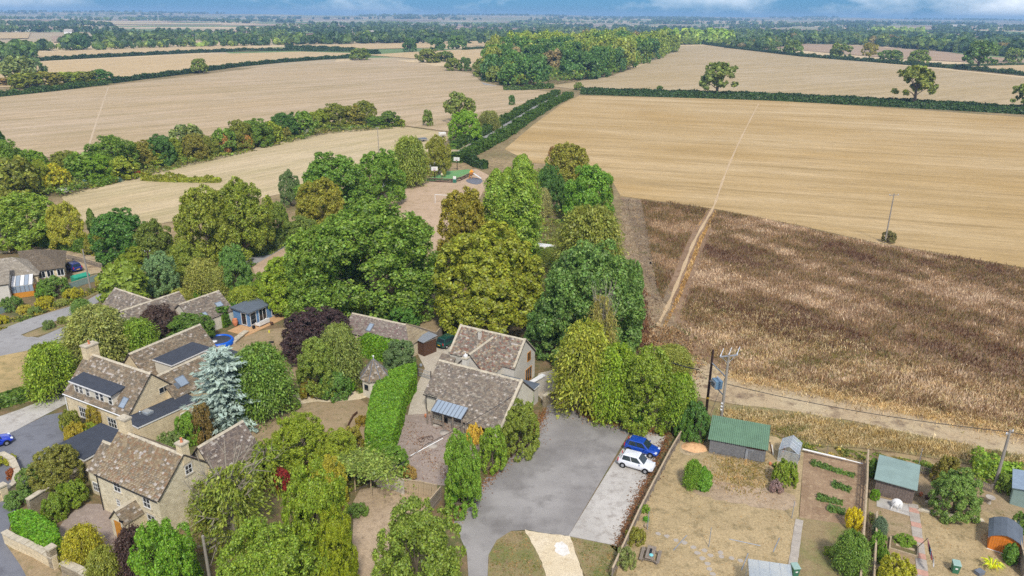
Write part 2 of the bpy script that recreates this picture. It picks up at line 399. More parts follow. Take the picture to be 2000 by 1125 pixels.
a_right = ang((1250, 188), (2000, 226)); a_left = ang((0, 188), (690, 117)); a_up = a_right + .12
M['f_right'] = stubble('golden_stubble', ang((1400, 300), (2000, 335)), S(184, 154, 104), S(202, 177, 136), S(170, 143, 96), tram=.25)
M['f_left'] = stubble('pale_stubble', ang((0, 250), (700, 195)), S(190, 166, 132), S(196, 174, 146), S(162, 144, 106), tram=.2)
M['f_up'] = stubble('upper_stubble', a_up + .9, S(184, 162, 124), S(190, 170, 138), S(168, 148, 108), tram=.2)
M['f_strip'] = stubble('far_stubble', a_left, S(202, 176, 134), S(196, 172, 134), S(190, 164, 120))
M['f_plough'] = stubble('ploughed_soil', a_up, S(176, 150, 122), S(184, 160, 136), S(160, 136, 112))
M['paddock'] = stubble('dry_paddock', ang((200, 400), (800, 290)), S(196, 175, 137), S(204, 184, 150), S(172, 158, 116))
M['green_crop'] = ground('green_crop', (S(132, 148, 92), S(150, 160, 110), S(120, 136, 84)), .01, .05, .4, .1)
M['dock'] = ground('dock_soil', (S(140, 114, 88), S(152, 126, 100), S(116, 90, 68)), .08, .6, 5, .6)
M['track'] = ground('mown_track', (S(180, 158, 124), S(188, 170, 136), S(122, 102, 82)), .12, .45, 7, .6)
M['rough'] = ground('rough_soil', (S(152, 132, 104), S(130, 110, 86), S(176, 154, 122)), .3, .9, 6, .7)
M['furrow'] = ground('dark_furrow', (S(122, 104, 84), S(138, 120, 96), S(158, 138, 108)), .4, 1.2, 6, .8)
M['footpath'] = ground('trodden_path', (S(194, 168, 130), S(200, 175, 138), S(180, 154, 118)), .3, 1.2, 8, .2)
M['rec'] = ground('parched_pitch', (S(184, 158, 128), S(192, 166, 138), S(168, 144, 112)), .06, .5, 6, .3)
M['lawn_dry'] = ground('parched_lawn', (S(182, 160, 120), S(168, 148, 110), S(142, 126, 92)), .16, .9, 6, .5)
M['lawn_brown'] = ground('brown_lawn', (S(158, 136, 104), S(164, 144, 112), S(132, 120, 84)), .2, 1.0, 7, .4)
M['lawn_left'] = ground('yellowing_lawn', (S(180, 156, 108), S(164, 142, 98), S(146, 132, 88)), .2, .8, 7, .3)
M['verge'] = ground('grass_verge', (S(152, 134, 98), S(122, 122, 74), S(138, 118, 86)), .3, 1.4, 8, .5)
M['soil'] = ground('garden_soil', (S(158, 132, 104), S(142, 116, 90), S(174, 150, 118)), .3, 1.5, 8, .6)
M['darksoil'] = ground('leafy_soil', (S(126, 106, 78), S(98, 100, 60), S(144, 120, 90)), .25, 1.2, 8, .5)
M['asphalt'] = ground('worn_asphalt', (S(138, 133, 128), S(160, 155, 149), S(126, 121, 116)), .13, .28, 16, .15, .85, fine=.10)
M['asphalt_new'] = ground('drive_asphalt', (S(116, 117, 122), S(124, 125, 130), S(108, 108, 112)), .15, .9, 18, .12, .85, fine=.07)
M['road'] = ground('lane_asphalt', (S(152, 149, 145), S(160, 157, 153), S(142, 138, 134)), .15, .9, 14, .12, .85, fine=.07)
M['gravel'] = ground('pale_gravel', (S(192, 180, 160), S(180, 168, 150), S(206, 196, 178)), .4, 3.0, 14, .7, .95)
M['gravel_dark'] = ground('grey_gravel', (S(158, 142, 130), S(148, 132, 118), S(172, 156, 142)), .3, 2.0, 14, .6, .95)
M['cream_path'] = ground('cream_hoggin', (S(214, 196, 162), S(222, 206, 176), S(200, 180, 146)), .4, 1.6, 10, .2)
M['slatechip'] = ground('plum_slate_chippings', (S(112, 94, 98), S(124, 104, 106), S(98, 82, 88)), .6, 3, 12, .6)
M['bare'] = ground('bare_earth', (S(182, 160, 132), S(170, 148, 120), S(150, 130, 106)), .3, 1.4, 9, .5)
M['deck'] = plain('decking', S(206, 164, 118), .8, var=.12, scale=3, dirt=.1)
M['court'] = ground('green_court', (S(104, 150, 92), S(112, 158, 100), S(128, 152, 96)), .1, .5, 6, .1)

M['pale_stone'] = ground('chalk_patch', (S(226, 220, 208), S(234, 228, 218), S(210, 202, 188)), .6, 3, 14, .3)
sheet('field', [(1131, 187), (1095, 205), (1040, 245), (985, 292), (1040, 318), (1160, 330), (1195, 352), (1212, 383), (1400, 409), (1560, 440), (1690, 470), (2000, 523), (2300, 575), (2300, 250), (2000, 229), (1500, 195)], 8, M['f_right'])
sheet('field', [(1072, 168), (1190, 150), (1270, 122), (1322, 100), (1326, 90), (1410, 88), (1440, 96), (1570, 111), (1760, 128), (2000, 152), (2300, 172), (2300, 228), (2000, 212), (1500, 183), (1130, 176)], 8, M['f_up'], lift=.02)
sheet('field', [(-300, 216), (0, 190), (210, 168), (380, 148), (540, 128), (700, 118), (770, 117), (835, 126), (925, 145), (945, 166), (1085, 181), (1060, 196), (1000, 222), (940, 245), (880, 258), (790, 246), (640, 244), (400, 272), (170, 300), (-300, 350)], 8, M['f_left'], lift=.02)
sheet('field', [(66, 103), (200, 98), (370, 92), (480, 91), (588, 97), (560, 99), (370, 103), (80, 113)], 8, M['f_strip'], lift=.06)
sheet('field', [(-60, 172), (-60, 132), (80, 121), (370, 107), (590, 101), (690, 104), (640, 113), (530, 122), (380, 138), (215, 157), (60, 170)], 8, M['f_strip'], lift=.03)
sheet('field', [(582, 90), (740, 86), (870, 81), (990, 80), (1020, 84), (870, 93), (700, 97)], 8, M['f_strip'], lift=.06)
sheet('field', [(716, 108), (790, 103), (880, 98), (1000, 93), (990, 108), (930, 122), (850, 118)], 8, M['f_strip'], lift=.05)
sheet('field', [(1560, 84), (1700, 91), (1900, 106), (2060, 118), (2060, 125), (1890, 122), (1740, 114), (1570, 99), (1450, 90)], 8, M['f_plough'], lift=.05)
sheet('field', [(1790, 92), (1930, 104), (2060, 116), (2060, 119), (1900, 110)], 10, M['green_crop'], lift=.05)
sheet('field', [(1850, 128), (2060, 124), (2060, 152), (1990, 148), (1860, 135)], 9, M['f_strip'], lift=.04)
sheet('field', [(480, 60), (560, 53), (660, 54), (690, 61), (600, 66), (500, 68)], 8, M['green_crop'], lift=.2)
sheet('field', [(985, 42), (1130, 44), (1140, 50), (1060, 54), (980, 55)], 8, M['green_crop'], lift=.3)
sheet('field', [(760, 50), (880, 52), (890, 56), (700, 57)], 8, M['f_plough'], lift=.3)
sheet('field', [(100, 72), (150, 70), (150, 80), (105, 84)], 8, M['f_plough'], lift=.15)
sheet('field', [(0, 64), (60, 64), (55, 76), (0, 77)], 8, M['f_strip'], lift=.15)
sheet('field', [(370, 55), (440, 55), (450, 66), (380, 68)], 8, M['f_strip'], lift=.2)
sheet('paddock', [(120, 385), (175, 368), (265, 345), (400, 312), (560, 275), (640, 257), (780, 246), (862, 258), (882, 268), (850, 292), (770, 330), (640, 358), (520, 385), (380, 425), (240, 450), (150, 430)], 9, M['paddock'])
sheet('recreation_ground', [(700, 392), (850, 345), (930, 330), (960, 345), (930, 400), (880, 480), (700, 560), (500, 540), (488, 510), (600, 455)], 10, M['rec'])
sheet('green_court', [(828, 352), (870, 335), (915, 331), (928, 336), (890, 351), (840, 354)], 12, M['court'])
sheet('field', [(1212, 386), (1400, 411), (1560, 442), (1690, 472), (2000, 525), (2300, 580), (2300, 900), (2000, 845), (1850, 815), (1600, 764), (1440, 738), (1350, 690), (1318, 640), (1290, 560), (1250, 440)], 9, M['dock'])
sheet('furrow', [(1212, 385), (1250, 390), (1280, 470), (1310, 560), (1320, 640), (1350, 690), (1345, 720), (1250, 700), (1225, 620), (1220, 480)], 10, M['rough'], 1, rag=(1.2, .5))
sheet('furrow', [(1216, 388), (1232, 389), (1256, 470), (1290, 570), (1286, 600), (1268, 560), (1240, 470)], 11, M['furrow'], 1, rag=(1.0, .4))
sheet('furrow', [(1238, 390), (1252, 391), (1270, 450), (1300, 545), (1312, 600), (1300, 600), (1276, 530), (1252, 450)], 11, M['furrow'], 1, rag=(1.0, .4))
sheet('track', [(1320, 690), (1352, 695), (1440, 738), (1600, 766), (1850, 817), (2000, 848), (2200, 890), (2200, 935), (2000, 893), (1820, 856), (1600, 812), (1430, 790), (1330, 770), (1300, 730)], 11, M['track'], 1, rag=(2.5, .35))
sheet('verge', [(1385, 800), (1430, 788), (1600, 811), (1820, 855), (2000, 892), (2200, 933), (2200, 975), (1990, 925), (1880, 905), (1700, 876), (1590, 872), (1510, 850), (1400, 850)], 12, M['verge'], 1)
_fp = smoothline([G2(*q) for q in ((1482, 203), (1462, 240), (1440, 285), (1418, 335), (1403, 378), (1394, 405), (1378, 432), (1356, 470), (1340, 510), (1322, 556), (1304, 600), (1282, 640), (1262, 672))], 2)
M['faintpath'] = ground('faint_path', (S(192, 170, 138), S(196, 176, 146), S(182, 160, 128)), .3, 1.2, 8, .2)
ribbon('footpath', _fp, [.55 + .2 * math.sin(i * 1.7) for i in range(len(_fp))], 13, M['footpath'], world=True)
ribbon('footpath', smoothline([G2(*q) for q in ((212, 170), (200, 205), (188, 240), (174, 285))]), .7, 9, M['faintpath'], world=True).location.z = .14
# the lane between its hedges
_lane = smoothline([G2(*q) for q in ((740, 118), (770, 122), (850, 138), (920, 158), (1000, 176), (1094, 183), (1060, 203), (1010, 232), (955, 265), (900, 300), (835, 330), (770, 355), (690, 395), (560, 470), (470, 520), (400, 560))], 2)
ribbon('lane', _lane, 4.2, 11, M['road'], world=True)
ribbon('lane_verge', [(p[0] - .4, p[1]) for p in _lane[14:40]], 8.5, 9, M['track'], world=True)

# ground round the houses
sheet('garden_ground', [(-200, 700), (-200, 470), (60, 470), (240, 520), (420, 560), (560, 600), (700, 640), (900, 560), (1040, 480), (1150, 500), (1230, 640), (1340, 780), (1330, 850), (1240, 1020), (1180, 1200), (-200, 1400)], 6, M['darksoil'])
sheet('lawn', [(432, 862), (470, 815), (560, 790), (640, 780), (722, 778), (730, 860), (640, 905), (540, 900), (450, 905)], 10, M['lawn_brown'], 1)
sheet('lawn', [(440, 690), (470, 655), (540, 640), (620, 640), (640, 700), (590, 745), (500, 740)], 10, M['lawn_brown'], 1)
sheet('path', [(470, 812), (520, 792), (600, 762), (622, 757), (640, 764), (716, 766), (722, 778), (650, 787), (610, 784), (560, 800), (500, 822)], 12, M['cream_path'], 1)
sheet('slate_bed', [(615, 776), (628, 764), (660, 763), (696, 769), (680, 774), (640, 777)], 13, M['slatechip'], 1)
sheet('rear_garden', [(800, 650), (810, 600), (860, 555), (900, 560), (930, 620), (1040, 636), (1040, 660), (890, 650)], 10, M['lawn_brown'], 1)
sheet('gravel_drive', [(795, 818), (806, 770), (830, 720), (815, 690), (835, 665), (880, 655), (890, 690), (862, 710), (845, 770), (835, 812)], 11, M['gravel'])
sheet('front_yard', [(780, 812), (845, 808), (930, 828), (965, 860), (930, 900), (880, 950), (850, 948), (770, 930), (775, 870)], 12, M['gravel_dark'])
sheet('front_yard_track', [(690, 960), (740, 950), (830, 972), (850, 980), (820, 1010), (770, 1060), (740, 1140), (680, 1140), (690, 1050)], 12, M['bare'], 1)
sheet('car_park', [(1088, 768), (1128, 775), (1130, 800), (1150, 822), (1235, 836), (1110, 1048), (1060, 1042), (1030, 1036), (998, 1038), (970, 1056), (954, 1085), (950, 1180), (918, 1180), (912, 1080), (886, 1022), (905, 985), (945, 940), (985, 895), (1035, 860), (1062, 815), (1070, 790)], 14, M['asphalt'])
sheet('island_lawn', [(950, 1180), (954, 1085), (970, 1056), (998, 1038), (1024, 1038), (1040, 1062), (1060, 1105), (1090, 1180)], 13, M['verge'], 0, rag=(.5, .06))
sheet('entrance_path', [(1024, 1036), (1060, 1042), (1112, 1048), (1122, 1075), (1160, 1180), (1086, 1180), (1058, 1100), (1038, 1060)], 15, M['cream_path'], 0, rag=(.4, .07))
sheet('entrance_patch', [(1083, 1064), (1097, 1058), (1108, 1068), (1112, 1082), (1098, 1089), (1085, 1080)], 16, M['pale_stone'], 0, rag=(.25, .08))
sheet('island_lawn', [(1112, 1049), (1206, 1069), (1192, 1180), (1164, 1180), (1122, 1074)], 13, M['verge'])
sheet('fence_bed', [(1240, 836), (1330, 840), (1312, 880), (1250, 1000), (1205, 1080), (1190, 1069), (1290, 855)], 13, M['darksoil'], 0, rag=(.8, .15))
# concrete bays, cast slab by slab
cb = thing('parking_strip', 'strip of pale concrete parking slabs beside the wooden fence', None); cb['kind'] = 'structure'; del cb['category']
_l = [(1240, 838), (1222, 868), (1182, 930), (1145, 991), (1110, 1048)]; _r = [(1302, 853), (1292, 876), (1262, 940), (1232, 1003), (1204, 1067)]
for i in range(4):
    q = [G2(*_l[i]), G2(*_r[i]), G2(*_r[i + 1]), G2(*_l[i + 1])]; cx = sum(a for a, _ in q) / 4; cy = sum(b for _, b in q) / 4
    q = [(cx + (a - cx) * .994, cy + (b - cy) * .994) for a, b in q]
    rr = random.Random(i); side = [(q[1][0] + (q[2][0] - q[1][0]) * t / 12 + rr.uniform(-.18, .1), q[1][1] + (q[2][1] - q[1][1]) * t / 12) for t in range(1, 12)]
    MB().prism([q[0], q[1]] + side + [q[2], q[3]], .02, .085 + .004 * (i % 2)).build('slab', M['concrete'], cb)
# allotments and gardens on the other side of the fence
sheet('garden_lawn', [(1332, 852), (1400, 850), (1510, 850), (1570, 885), (1560, 1000), (1545, 1200), (1185, 1200), (1215, 1075), (1260, 985)], 10, M['lawn_dry'])
sheet('wood_chip_heap', [(1325, 872), (1340, 856), (1372, 858), (1384, 880), (1360, 892), (1330, 888)], 12, M['track'], 2)
sheet('bare_path', [(1340, 920), (1420, 945), (1550, 960), (1560, 1000), (1440, 985), (1330, 960)], 11, M['bare'], 1, rag=(.6, .25))
sheet('vegetable_plot', [(1570, 882), (1692, 905), (1684, 1200), (1548, 1200)], 11, M['soil'])
sheet('lawn', [(1552, 1010), (1572, 1014), (1690, 1030), (1686, 1200), (1548, 1200)], 13, M['verge'], 1)
sheet('garden_lawn', [(1698, 940), (1800, 930), (1990, 960), (2150, 1000), (2150, 1220), (1686, 1220)], 10, M['lawn_brown'])
sheet('garden_lawn', [(1800, 990), (1960, 1000), (1975, 1070), (1990, 1200), (1815, 1200), (1795, 1040)], 11, M['lawn_dry'], 1)
sheet('patio', [(1712, 972), (1785, 988), (1792, 1012), (1780, 1010), (1712, 990)], 13, M['concrete'])
# left: lane, drives and lawns
sheet('road', [(-120, 720), (-120, 690), (60, 622), (160, 592), (205, 568), (240, 558), (232, 572), (195, 590), (140, 615), (40, 655), (75, 660), (150, 628), (155, 640), (130, 668), (105, 682), (60, 684)], 12, M['road'])
sheet('verge', [(-60, 650), (40, 622), (110, 598), (190, 562), (208, 548), (214, 560), (195, 572), (130, 600), (40, 632), (-60, 672)], 11, M['verge'])
sheet('verge', [(40, 656), (90, 638), (150, 618), (150, 626), (100, 650), (60, 660)], 13, M['verge'], 1)
sheet('track', [(60, 482), (140, 485), (210, 505), (220, 530), (150, 540), (110, 520), (70, 500)], 11, M['track'])
sheet('lawn', [(-120, 690), (60, 685), (100, 682), (135, 700), (128, 745), (118, 765), (60, 785), (-120, 830)], 11, M['lawn_left'])
sheet('footway', [(-120, 855), (40, 800), (115, 770), (136, 778), (136, 786), (30, 842), (-120, 905)], 13, M['concrete'])
sheet('driveway', [(-120, 905), (30, 842), (90, 812), (122, 806), (128, 830), (124, 862), (100, 905), (70, 940), (40, 980), (24, 1010), (14, 1050), (30, 1090), (110, 1180), (-160, 1180)], 14, M['asphalt_new'])
sheet('cottage_yard', [(112, 1030), (160, 985), (205, 985), (260, 1020), (250, 1080), (150, 1090), (110, 1060)], 13, M['gravel_dark'], 1)
sheet('roadside_verge', [(10, 1062), (25, 1056), (115, 1112), (150, 1160), (80, 1180), (40, 1105)], 16, M['lawn_brown'], 0)
# ------------------------------------------------------------------ foliage builders
def quadmesh(name, P, N, sz, asp=1.0, col=None, rng=None, T=None, droop=0., crop=True):
    "one small irregular face per leaf spray: P centres, N facing, sz half sizes"
    n = len(P); rng = rng or np.random.default_rng(1)
    N = N / np.maximum(np.linalg.norm(N, axis=1, keepdims=True), 1e-6)
    if T is None: T = rng.normal(size=(n, 3))
    T = T - N * np.sum(T * N, 1, keepdims=True); T /= np.maximum(np.linalg.norm(T, axis=1, keepdims=True), 1e-6)
    B = np.cross(N, T); sz = np.broadcast_to(np.asarray(sz, float), (n,))[:, None]
    j = lambda: rng.uniform(.65, 1.25, (n, 1))
    V = np.empty((n, 4, 3)); a = T * sz * asp; b = B * sz
    V[:, 0] = P - a * j(); V[:, 1] = P - b * j() + a * rng.uniform(-.35, .35, (n, 1)); V[:, 2] = P + a * j(); V[:, 3] = P + b * j() + a * rng.uniform(-.35, .35, (n, 1))
    V[:, 1] -= N * sz * .25; V[:, 3] -= N * sz * .25
    V = V.reshape(-1, 3)
    me = bpy.data.meshes.new(name); me.vertices.add(4 * n); me.vertices.foreach_set('co', V.ravel())
    me.loops.add(4 * n); me.loops.foreach_set('vertex_index', np.arange(4 * n, dtype=np.int32))
    me.polygons.add(n); me.polygons.foreach_set('loop_start', np.arange(0, 4 * n, 4, dtype=np.int32))
    if col is not None:
        at = me.color_attributes.new('Col', 'FLOAT_COLOR', 'CORNER'); at.data.foreach_set('color', np.repeat(np.asarray(col, np.float32), 4, axis=0).ravel())
    me.update(calc_edges=True); return me

def unit(rng, n, bias=None):
    d = rng.normal(size=(n, 3)); d /= np.linalg.norm(d, axis=1, keepdims=True)
    if bias is not None: d = d + bias; d /= np.maximum(np.linalg.norm(d, axis=1, keepdims=True), 1e-6)
    return d

def trunk_mesh(name, H, r, limbs, rng, lean=.04, segs=5):
    mb = MB(); pts = [Vector((rng.normal() * lean * H * k / segs, rng.normal() * lean * H * k / segs, H * k / segs)) for k in range(segs + 1)]
    pts[0] = Vector((0, 0, -.2)); rad = [r * (1.25 if k == 0 else 1 - .8 * k / segs) for k in range(segs + 1)]
    mb.path(pts, rad, 7)
    for c in limbs:
        c = Vector(c); h = max(.12 * H, min(.85 * H, c.z * .55 - .1 * c.xy.length)); i = min(segs - 1, int(h / H * segs)); base = pts[i].lerp(pts[i + 1], h / H * segs - i)
        mid = base.lerp(c, .5) + Vector((0, 0, .06 * (c - base).length)); r0 = rad[i] * .45
        mb.path([base, mid, c], [r0, r0 * .6, r0 * .22], 5)
        for _ in range(2):
            e = c + Vector(unit(rng, 1)[0]) * (c - base).length * .3; mb.path([mid.lerp(c, .4), e], [r0 * .35, r0 * .1], 4)
    return mb.mesh(name)

def broad(seed, R, H, z0, M_=26, rr=(.26, .42), sub=9, n=9000, ls=.26, gap=.0, flat=1., top=1., asp=1.2, tr=.035, jit=.10):
    "broadleaf crown: puffs of puffs of leaf sprays on the limbs"
    rng = np.random.default_rng(seed); Hc = (H - z0) / 2; zc = z0 + Hc
    k = np.arange(M_) + .5; ph = np.arccos(1 - 1.75 * k / M_); th = math.pi * (1 + 5 ** .5) * k + rng.uniform(0, 6)
    D = np.stack([np.cos(th) * np.sin(ph), np.sin(th) * np.sin(ph), np.cos(ph)], 1) + rng.normal(size=(M_, 3)) * jit
    D /= np.maximum(1, np.linalg.norm(D, axis=1, keepdims=True)) / rng.uniform(.86, 1.0, (M_, 1))
    lo = D[:, 2] < 0; D[lo, :2] *= (.93 / np.maximum(.55, np.linalg.norm(D[lo, :2], axis=1, keepdims=True))); D[lo, 2] *= 1.25
    r = R * rng.uniform(*rr, M_) * (1 - .18 * np.clip(D[:, 2], 0, 1) * (top - 1))
    Cn = np.stack([D[:, 0] * (R - r * .9), D[:, 1] * (R - r * .9), zc + D[:, 2] * np.maximum(Hc - r * flat * .9, .1)], 1)
    q0, q1, q2 = rng.uniform(0, 6.28, 3); tt = np.arctan2(Cn[:, 1], Cn[:, 0]); kk = 1 + .10 * np.sin(2 * tt + q0) + .08 * np.sin(3 * tt + q1) + .06 * np.sin(Cn[:, 2] * 1.3 + q2); Cn[:, 0] *= kk; Cn[:, 1] *= kk
    ni = M_ // 3; De = unit(rng, ni, np.array([0, 0, .3])); Ci = np.stack([De[:, 0] * R * .45, De[:, 1] * R * .45, zc + De[:, 2] * Hc * .45], 1); nk = M_ // 3 if z0 < 1 else 0; ta = np.arange(nk) * 2.4; Cs = np.stack([np.cos(ta) * R * .8, np.sin(ta) * R * .8, H * (.06 + .32 * rng.uniform(0, 1, nk))], 1); Ds = np.stack([np.cos(ta), np.sin(ta), np.full(nk, .1)], 1); D = np.concatenate([D, De, Ds]); Cn = np.concatenate([Cn, Ci, Cs]); r = np.concatenate([r, np.full(ni, R * .26), R * rng.uniform(.17, .25, nk)]); M_ += ni + nk
    sd = unit(rng, M_ * sub).reshape(M_, sub, 3) + .75 * D[:, None, :]; sd /= np.linalg.norm(sd, axis=2, keepdims=True)
    r2 = r[:, None] * rng.uniform(.28, .5, (M_, sub)); C2 = Cn[:, None, :] + sd * (r[:, None, None] * .78) * np.array([1, 1, flat])
    C2 = C2.reshape(-1, 3); r2 = r2.ravel(); O2 = np.repeat(D, sub, 0)
    w = r2 ** 2; idx = rng.choice(len(r2), n, p=w / w.sum())
    d = unit(rng, n, .45 * O2[idx] + np.array([0, 0, .28])); P = C2[idx] + d * (r2[idx] * rng.uniform(.6, 1.3, n))[:, None]
    keep = np.ones(n, bool)
    for c, q in zip(Cn, r): keep &= np.linalg.norm((P - c) / np.array([1, 1, flat]), axis=1) > q * .6
    P, d = P[keep], d[keep]; P[:, 2] = np.maximum(P[:, 2], .05)
    Nn = d + np.array([0, 0, .35]) + rng.normal(size=P.shape) * .45
    cr = quadmesh('crown', P, Nn, ls * rng.uniform(.6, 1.3, len(P)), asp, rng=rng)
    li = rng.choice(M_, min(M_, 9), replace=False)
    return trunk_mesh('trunk', H * .8, R * tr * 1.6 + .05, Cn[li], rng), cr, R, H

def feather(seed, R, H, z0, nb=130, per=60, ls=.13, asp=2.2, droop=.5, up=.3, tr=.03, dead=0):
    "light hanging or wispy crown: sprays along many thin branchlets"
    rng = np.random.default_rng(seed); Hc = (H - z0) / 2; Ps, Ns, Ts = [], [], []; ends = []
    for i in range(nb):
        z = z0 + (H - z0) * rng.uniform(.1, .92) ; rad = R * math.sqrt(max(.04, 1 - ((z - z0 - Hc * .8) / (Hc * 1.25)) ** 2)); a = rng.uniform(0, 2 * math.pi)
        s = np.array([math.cos(a), math.sin(a), 0]) * rad * .25 + np.array([0, 0, z]); L = rad * rng.uniform(.6, .95)
        t = np.linspace(0, 1, per) ** .8; dirh = np.array([math.cos(a), math.sin(a), 0])
        c = s + dirh * (L * t)[:, None] + np.array([0, 0, 1.]) * (L * (up * t - (up + droop) * t ** 2.2))[:, None]
        if i % 5 == 0: ends.append(c[-1])
        c = c + rng.normal(size=(per, 3)) * (L * .10) * (.35 + t[:, None]); Ps.append(c)
        Ns.append(np.array([0, 0, 1.]) + rng.normal(size=(per, 3)) * .7 + dirh * .4); Ts.append(dirh + np.array([0, 0, -1.]) * (droop * t * 1.5)[:, None] + rng.normal(size=(per, 3)) * .4)
    P = np.concatenate(Ps); P[:, 2] = np.maximum(P[:, 2], .05)
    cr = quadmesh('crown', P, np.concatenate(Ns), ls * rng.uniform(.6, 1.4, len(P)), asp, rng=rng, T=np.concatenate(Ts))
    for k in range(dead):
        a = rng.uniform(0, 6.28); ends.append(np.array([math.cos(a) * R * rng.uniform(.5, 1.05), math.sin(a) * R * rng.uniform(.5, 1.05), H * rng.uniform(.75, 1.12)]))
    return trunk_mesh('trunk', H * .85, R * tr * 1.5 + .05, ends, rng), cr, R, H

def spruce(seed, R, H, tiers=17, nb=13, per=26, ls=.13, asp=2.6, sweep=.25):
    rng = np.random.default_rng(seed); Ps, Ns, Ts = [], [], []
    for k in range(tiers):
        z = H * (.06 + .93 * k / tiers); rad = R * (1 - z / H) ** .45 * rng.uniform(.7, 1.12) + .12
        for b in range(nb):
            a = 2 * math.pi * (b + rng.uniform(-.3, .3)) / nb + k; L = rad * rng.uniform(.6, 1.15); t = np.linspace(.12, 1, per); dh = np.array([math.cos(a), math.sin(a), 0]); sv = np.array([-dh[1], dh[0], 0])
            wv = (1 - .75 * t) * L * .22
            c = np.array([0, 0, z]) + dh * (L * t)[:, None] + np.array([0, 0, 1.]) * (L * (sweep * t ** 2 - .32 * t))[:, None] + sv * (rng.uniform(-1, 1, per) * wv)[:, None] + rng.normal(size=(per, 3)) * .04
            Ps.append(c); Ns.append(np.array([0, 0, 1.]) + rng.normal(size=(per, 3)) * .45); Ts.append(dh + sv * rng.uniform(-.8, .8, (per, 1)))
    P = np.concatenate(Ps)
    cr = quadmesh('crown', P, np.concatenate(Ns), ls * rng.uniform(.7, 1.3, len(P)), asp, rng=rng, T=np.concatenate(Ts))
    mb = MB().tube((0, 0, -.2), (0, 0, H * .97), R * .07 + .05, .03, 8); return mb.mesh('trunk'), cr, R, H

def column(seed, R, H, n=5000, ls=.12, cols=1, asp=1.5):
    "upright crown of one or several flame-shaped columns"
    rng = np.random.default_rng(seed); Ps, Ns = [], []
    for c in range(cols):
        a = 2 * math.pi * c / max(cols, 1) + rng.uniform(0, 1); off = np.array([math.cos(a), math.sin(a), 0]) * (0 if cols == 1 else R * rng.uniform(.35, .62)); rc = R if cols == 1 else R * rng.uniform(.36, .5); hc = H * (1 if cols == 1 else rng.uniform(.78, 1.0))
        m = n // cols; z = rng.uniform(0, 1, m) ** .85; prof = np.minimum(1, (1 - z) * 2.6) ** .55 * (.6 + .4 * np.minimum(1, z * 4)); th = rng.uniform(0, 2 * math.pi, m)
        lump = 1 + .2 * np.sin(th * 2 + z * 13 + c * 2) + .2 * np.sin(th * 3 - z * 23 + c) + .14 * np.sin(th * 5 + z * 47) + rng.normal(size=m) * .10; d = np.stack([np.cos(th), np.sin(th), np.zeros(m)], 1)
        P = off + d * (rc * prof * lump * rng.uniform(.8, 1.03, m))[:, None]; P[:, 2] = z * hc; Ps.append(P); Ns.append(d + np.array([0, 0, .55]) + rng.normal(size=(m, 3)) * .5)
    P = np.concatenate(Ps); cr = quadmesh('crown', P, np.concatenate(Ns), ls * rng.uniform(.6, 1.3, len(P)), asp, rng=rng)
    mb = MB().tube((0, 0, -.2), (0, 0, H * .8), R * .10 + .04, .03, 8); return mb.mesh('trunk'), cr, R, H

PRO = {}
PRO['lime'] = broad(1, 6.2, 12, .5, 110, (.11, .21), 11, 100000, .11, jit=.14)
PRO['lime2'] = broad(2, 5.2, 10, .5, 90, (.12, .22), 11, 70000, .105, jit=.15)
PRO['round'] = broad(3, 4, 8.5, .5, 70, (.12, .24), 10, 44000, .10, jit=.16)
PRO['round2'] = broad(4, 4, 9, .6, 60, (.11, .27), 10, 40000, .10, jit=.22)
PRO['maple'] = broad(5, 4, 8.0, .4, 80, (.11, .21), 12, 70000, .082, asp=1.0, jit=.18)
PRO['maple2'] = broad(25, 4, 8.0, .4, 64, (.10, .22), 12, 56000, .085, asp=1.0, jit=.3)
PRO['chestnut'] = broad(6, 5, 10.5, .2, 100, (.10, .19), 10, 76000, .115, asp=1.5, jit=.12)
PRO['oak'] = broad(7, 5, 10, 2.2, 22, (.2, .32), 8, 7000, .24, jit=.22, tr=.05)
PRO['bush'] = broad(8, 2, 2.6, 0, 34, (.14, .28), 9, 16000, .07, jit=.18)
PRO['bush2'] = broad(9, 2, 3.2, 0, 30, (.13, .32), 9, 14000, .07, jit=.28)
PRO['bush3'] = broad(10, 2, 2.2, 0, 26, (.13, .32), 8, 12000, .065, jit=.35)
PRO['poplar'] = column(11, 4, 15, 64000, .105, 7)
PRO['cypress'] = column(12, .7, 4.2, 4500, .1)
PRO['yew'] = column(13, 2, 5, 9000, .14, 4)
PRO['spruce'] = spruce(14, 3.2, 7.5, 15, 12, 50, .085, 2.8, .30)
PRO['feather'] = feather(15, 3.5, 7, .4, 190, 80, .09)
PRO['feather2'] = feather(16, 3.5, 6, .3, 300, 90, .085, 2.0, .25, .55)
PRO['weep'] = feather(17, 3.5, 5.5, .3, 85, 75, .09, 2.6, .95, .5, .07, dead=12)
PRO['willow'] = feather(18, 4, 8, .4, 380, 95, .09, 2.0, .35, .5)
PRO['airy'] = feather(27, 3.5, 7, .5, 80, 70, .085, 2.2, .3, .45, .07, dead=18)
PRO['mid'] = broad(19, 4.5, 9.5, .5, 26, (.2, .38), 8, 5000, .34, jit=.2)
PRO['mid2'] = broad(20, 4.2, 9.5, .5, 24, (.2, .42), 8, 4800, .34, jit=.3)
PRO['mid3'] = broad(21, 4.0, 8, .2, 22, (.2, .44), 8, 4400, .33, jit=.3)
PRO['midtall'] = column(22, 3.4, 14, 5200, .34, 5)
PRO['midcon'] = spruce(23, 2.6, 11, 11, 9, 7, .42, 2.0)
PRO['midoak'] = broad(24, 5, 11, 2.0, 22, (.18, .30), 7, 4200, .36, jit=.3, tr=.05)
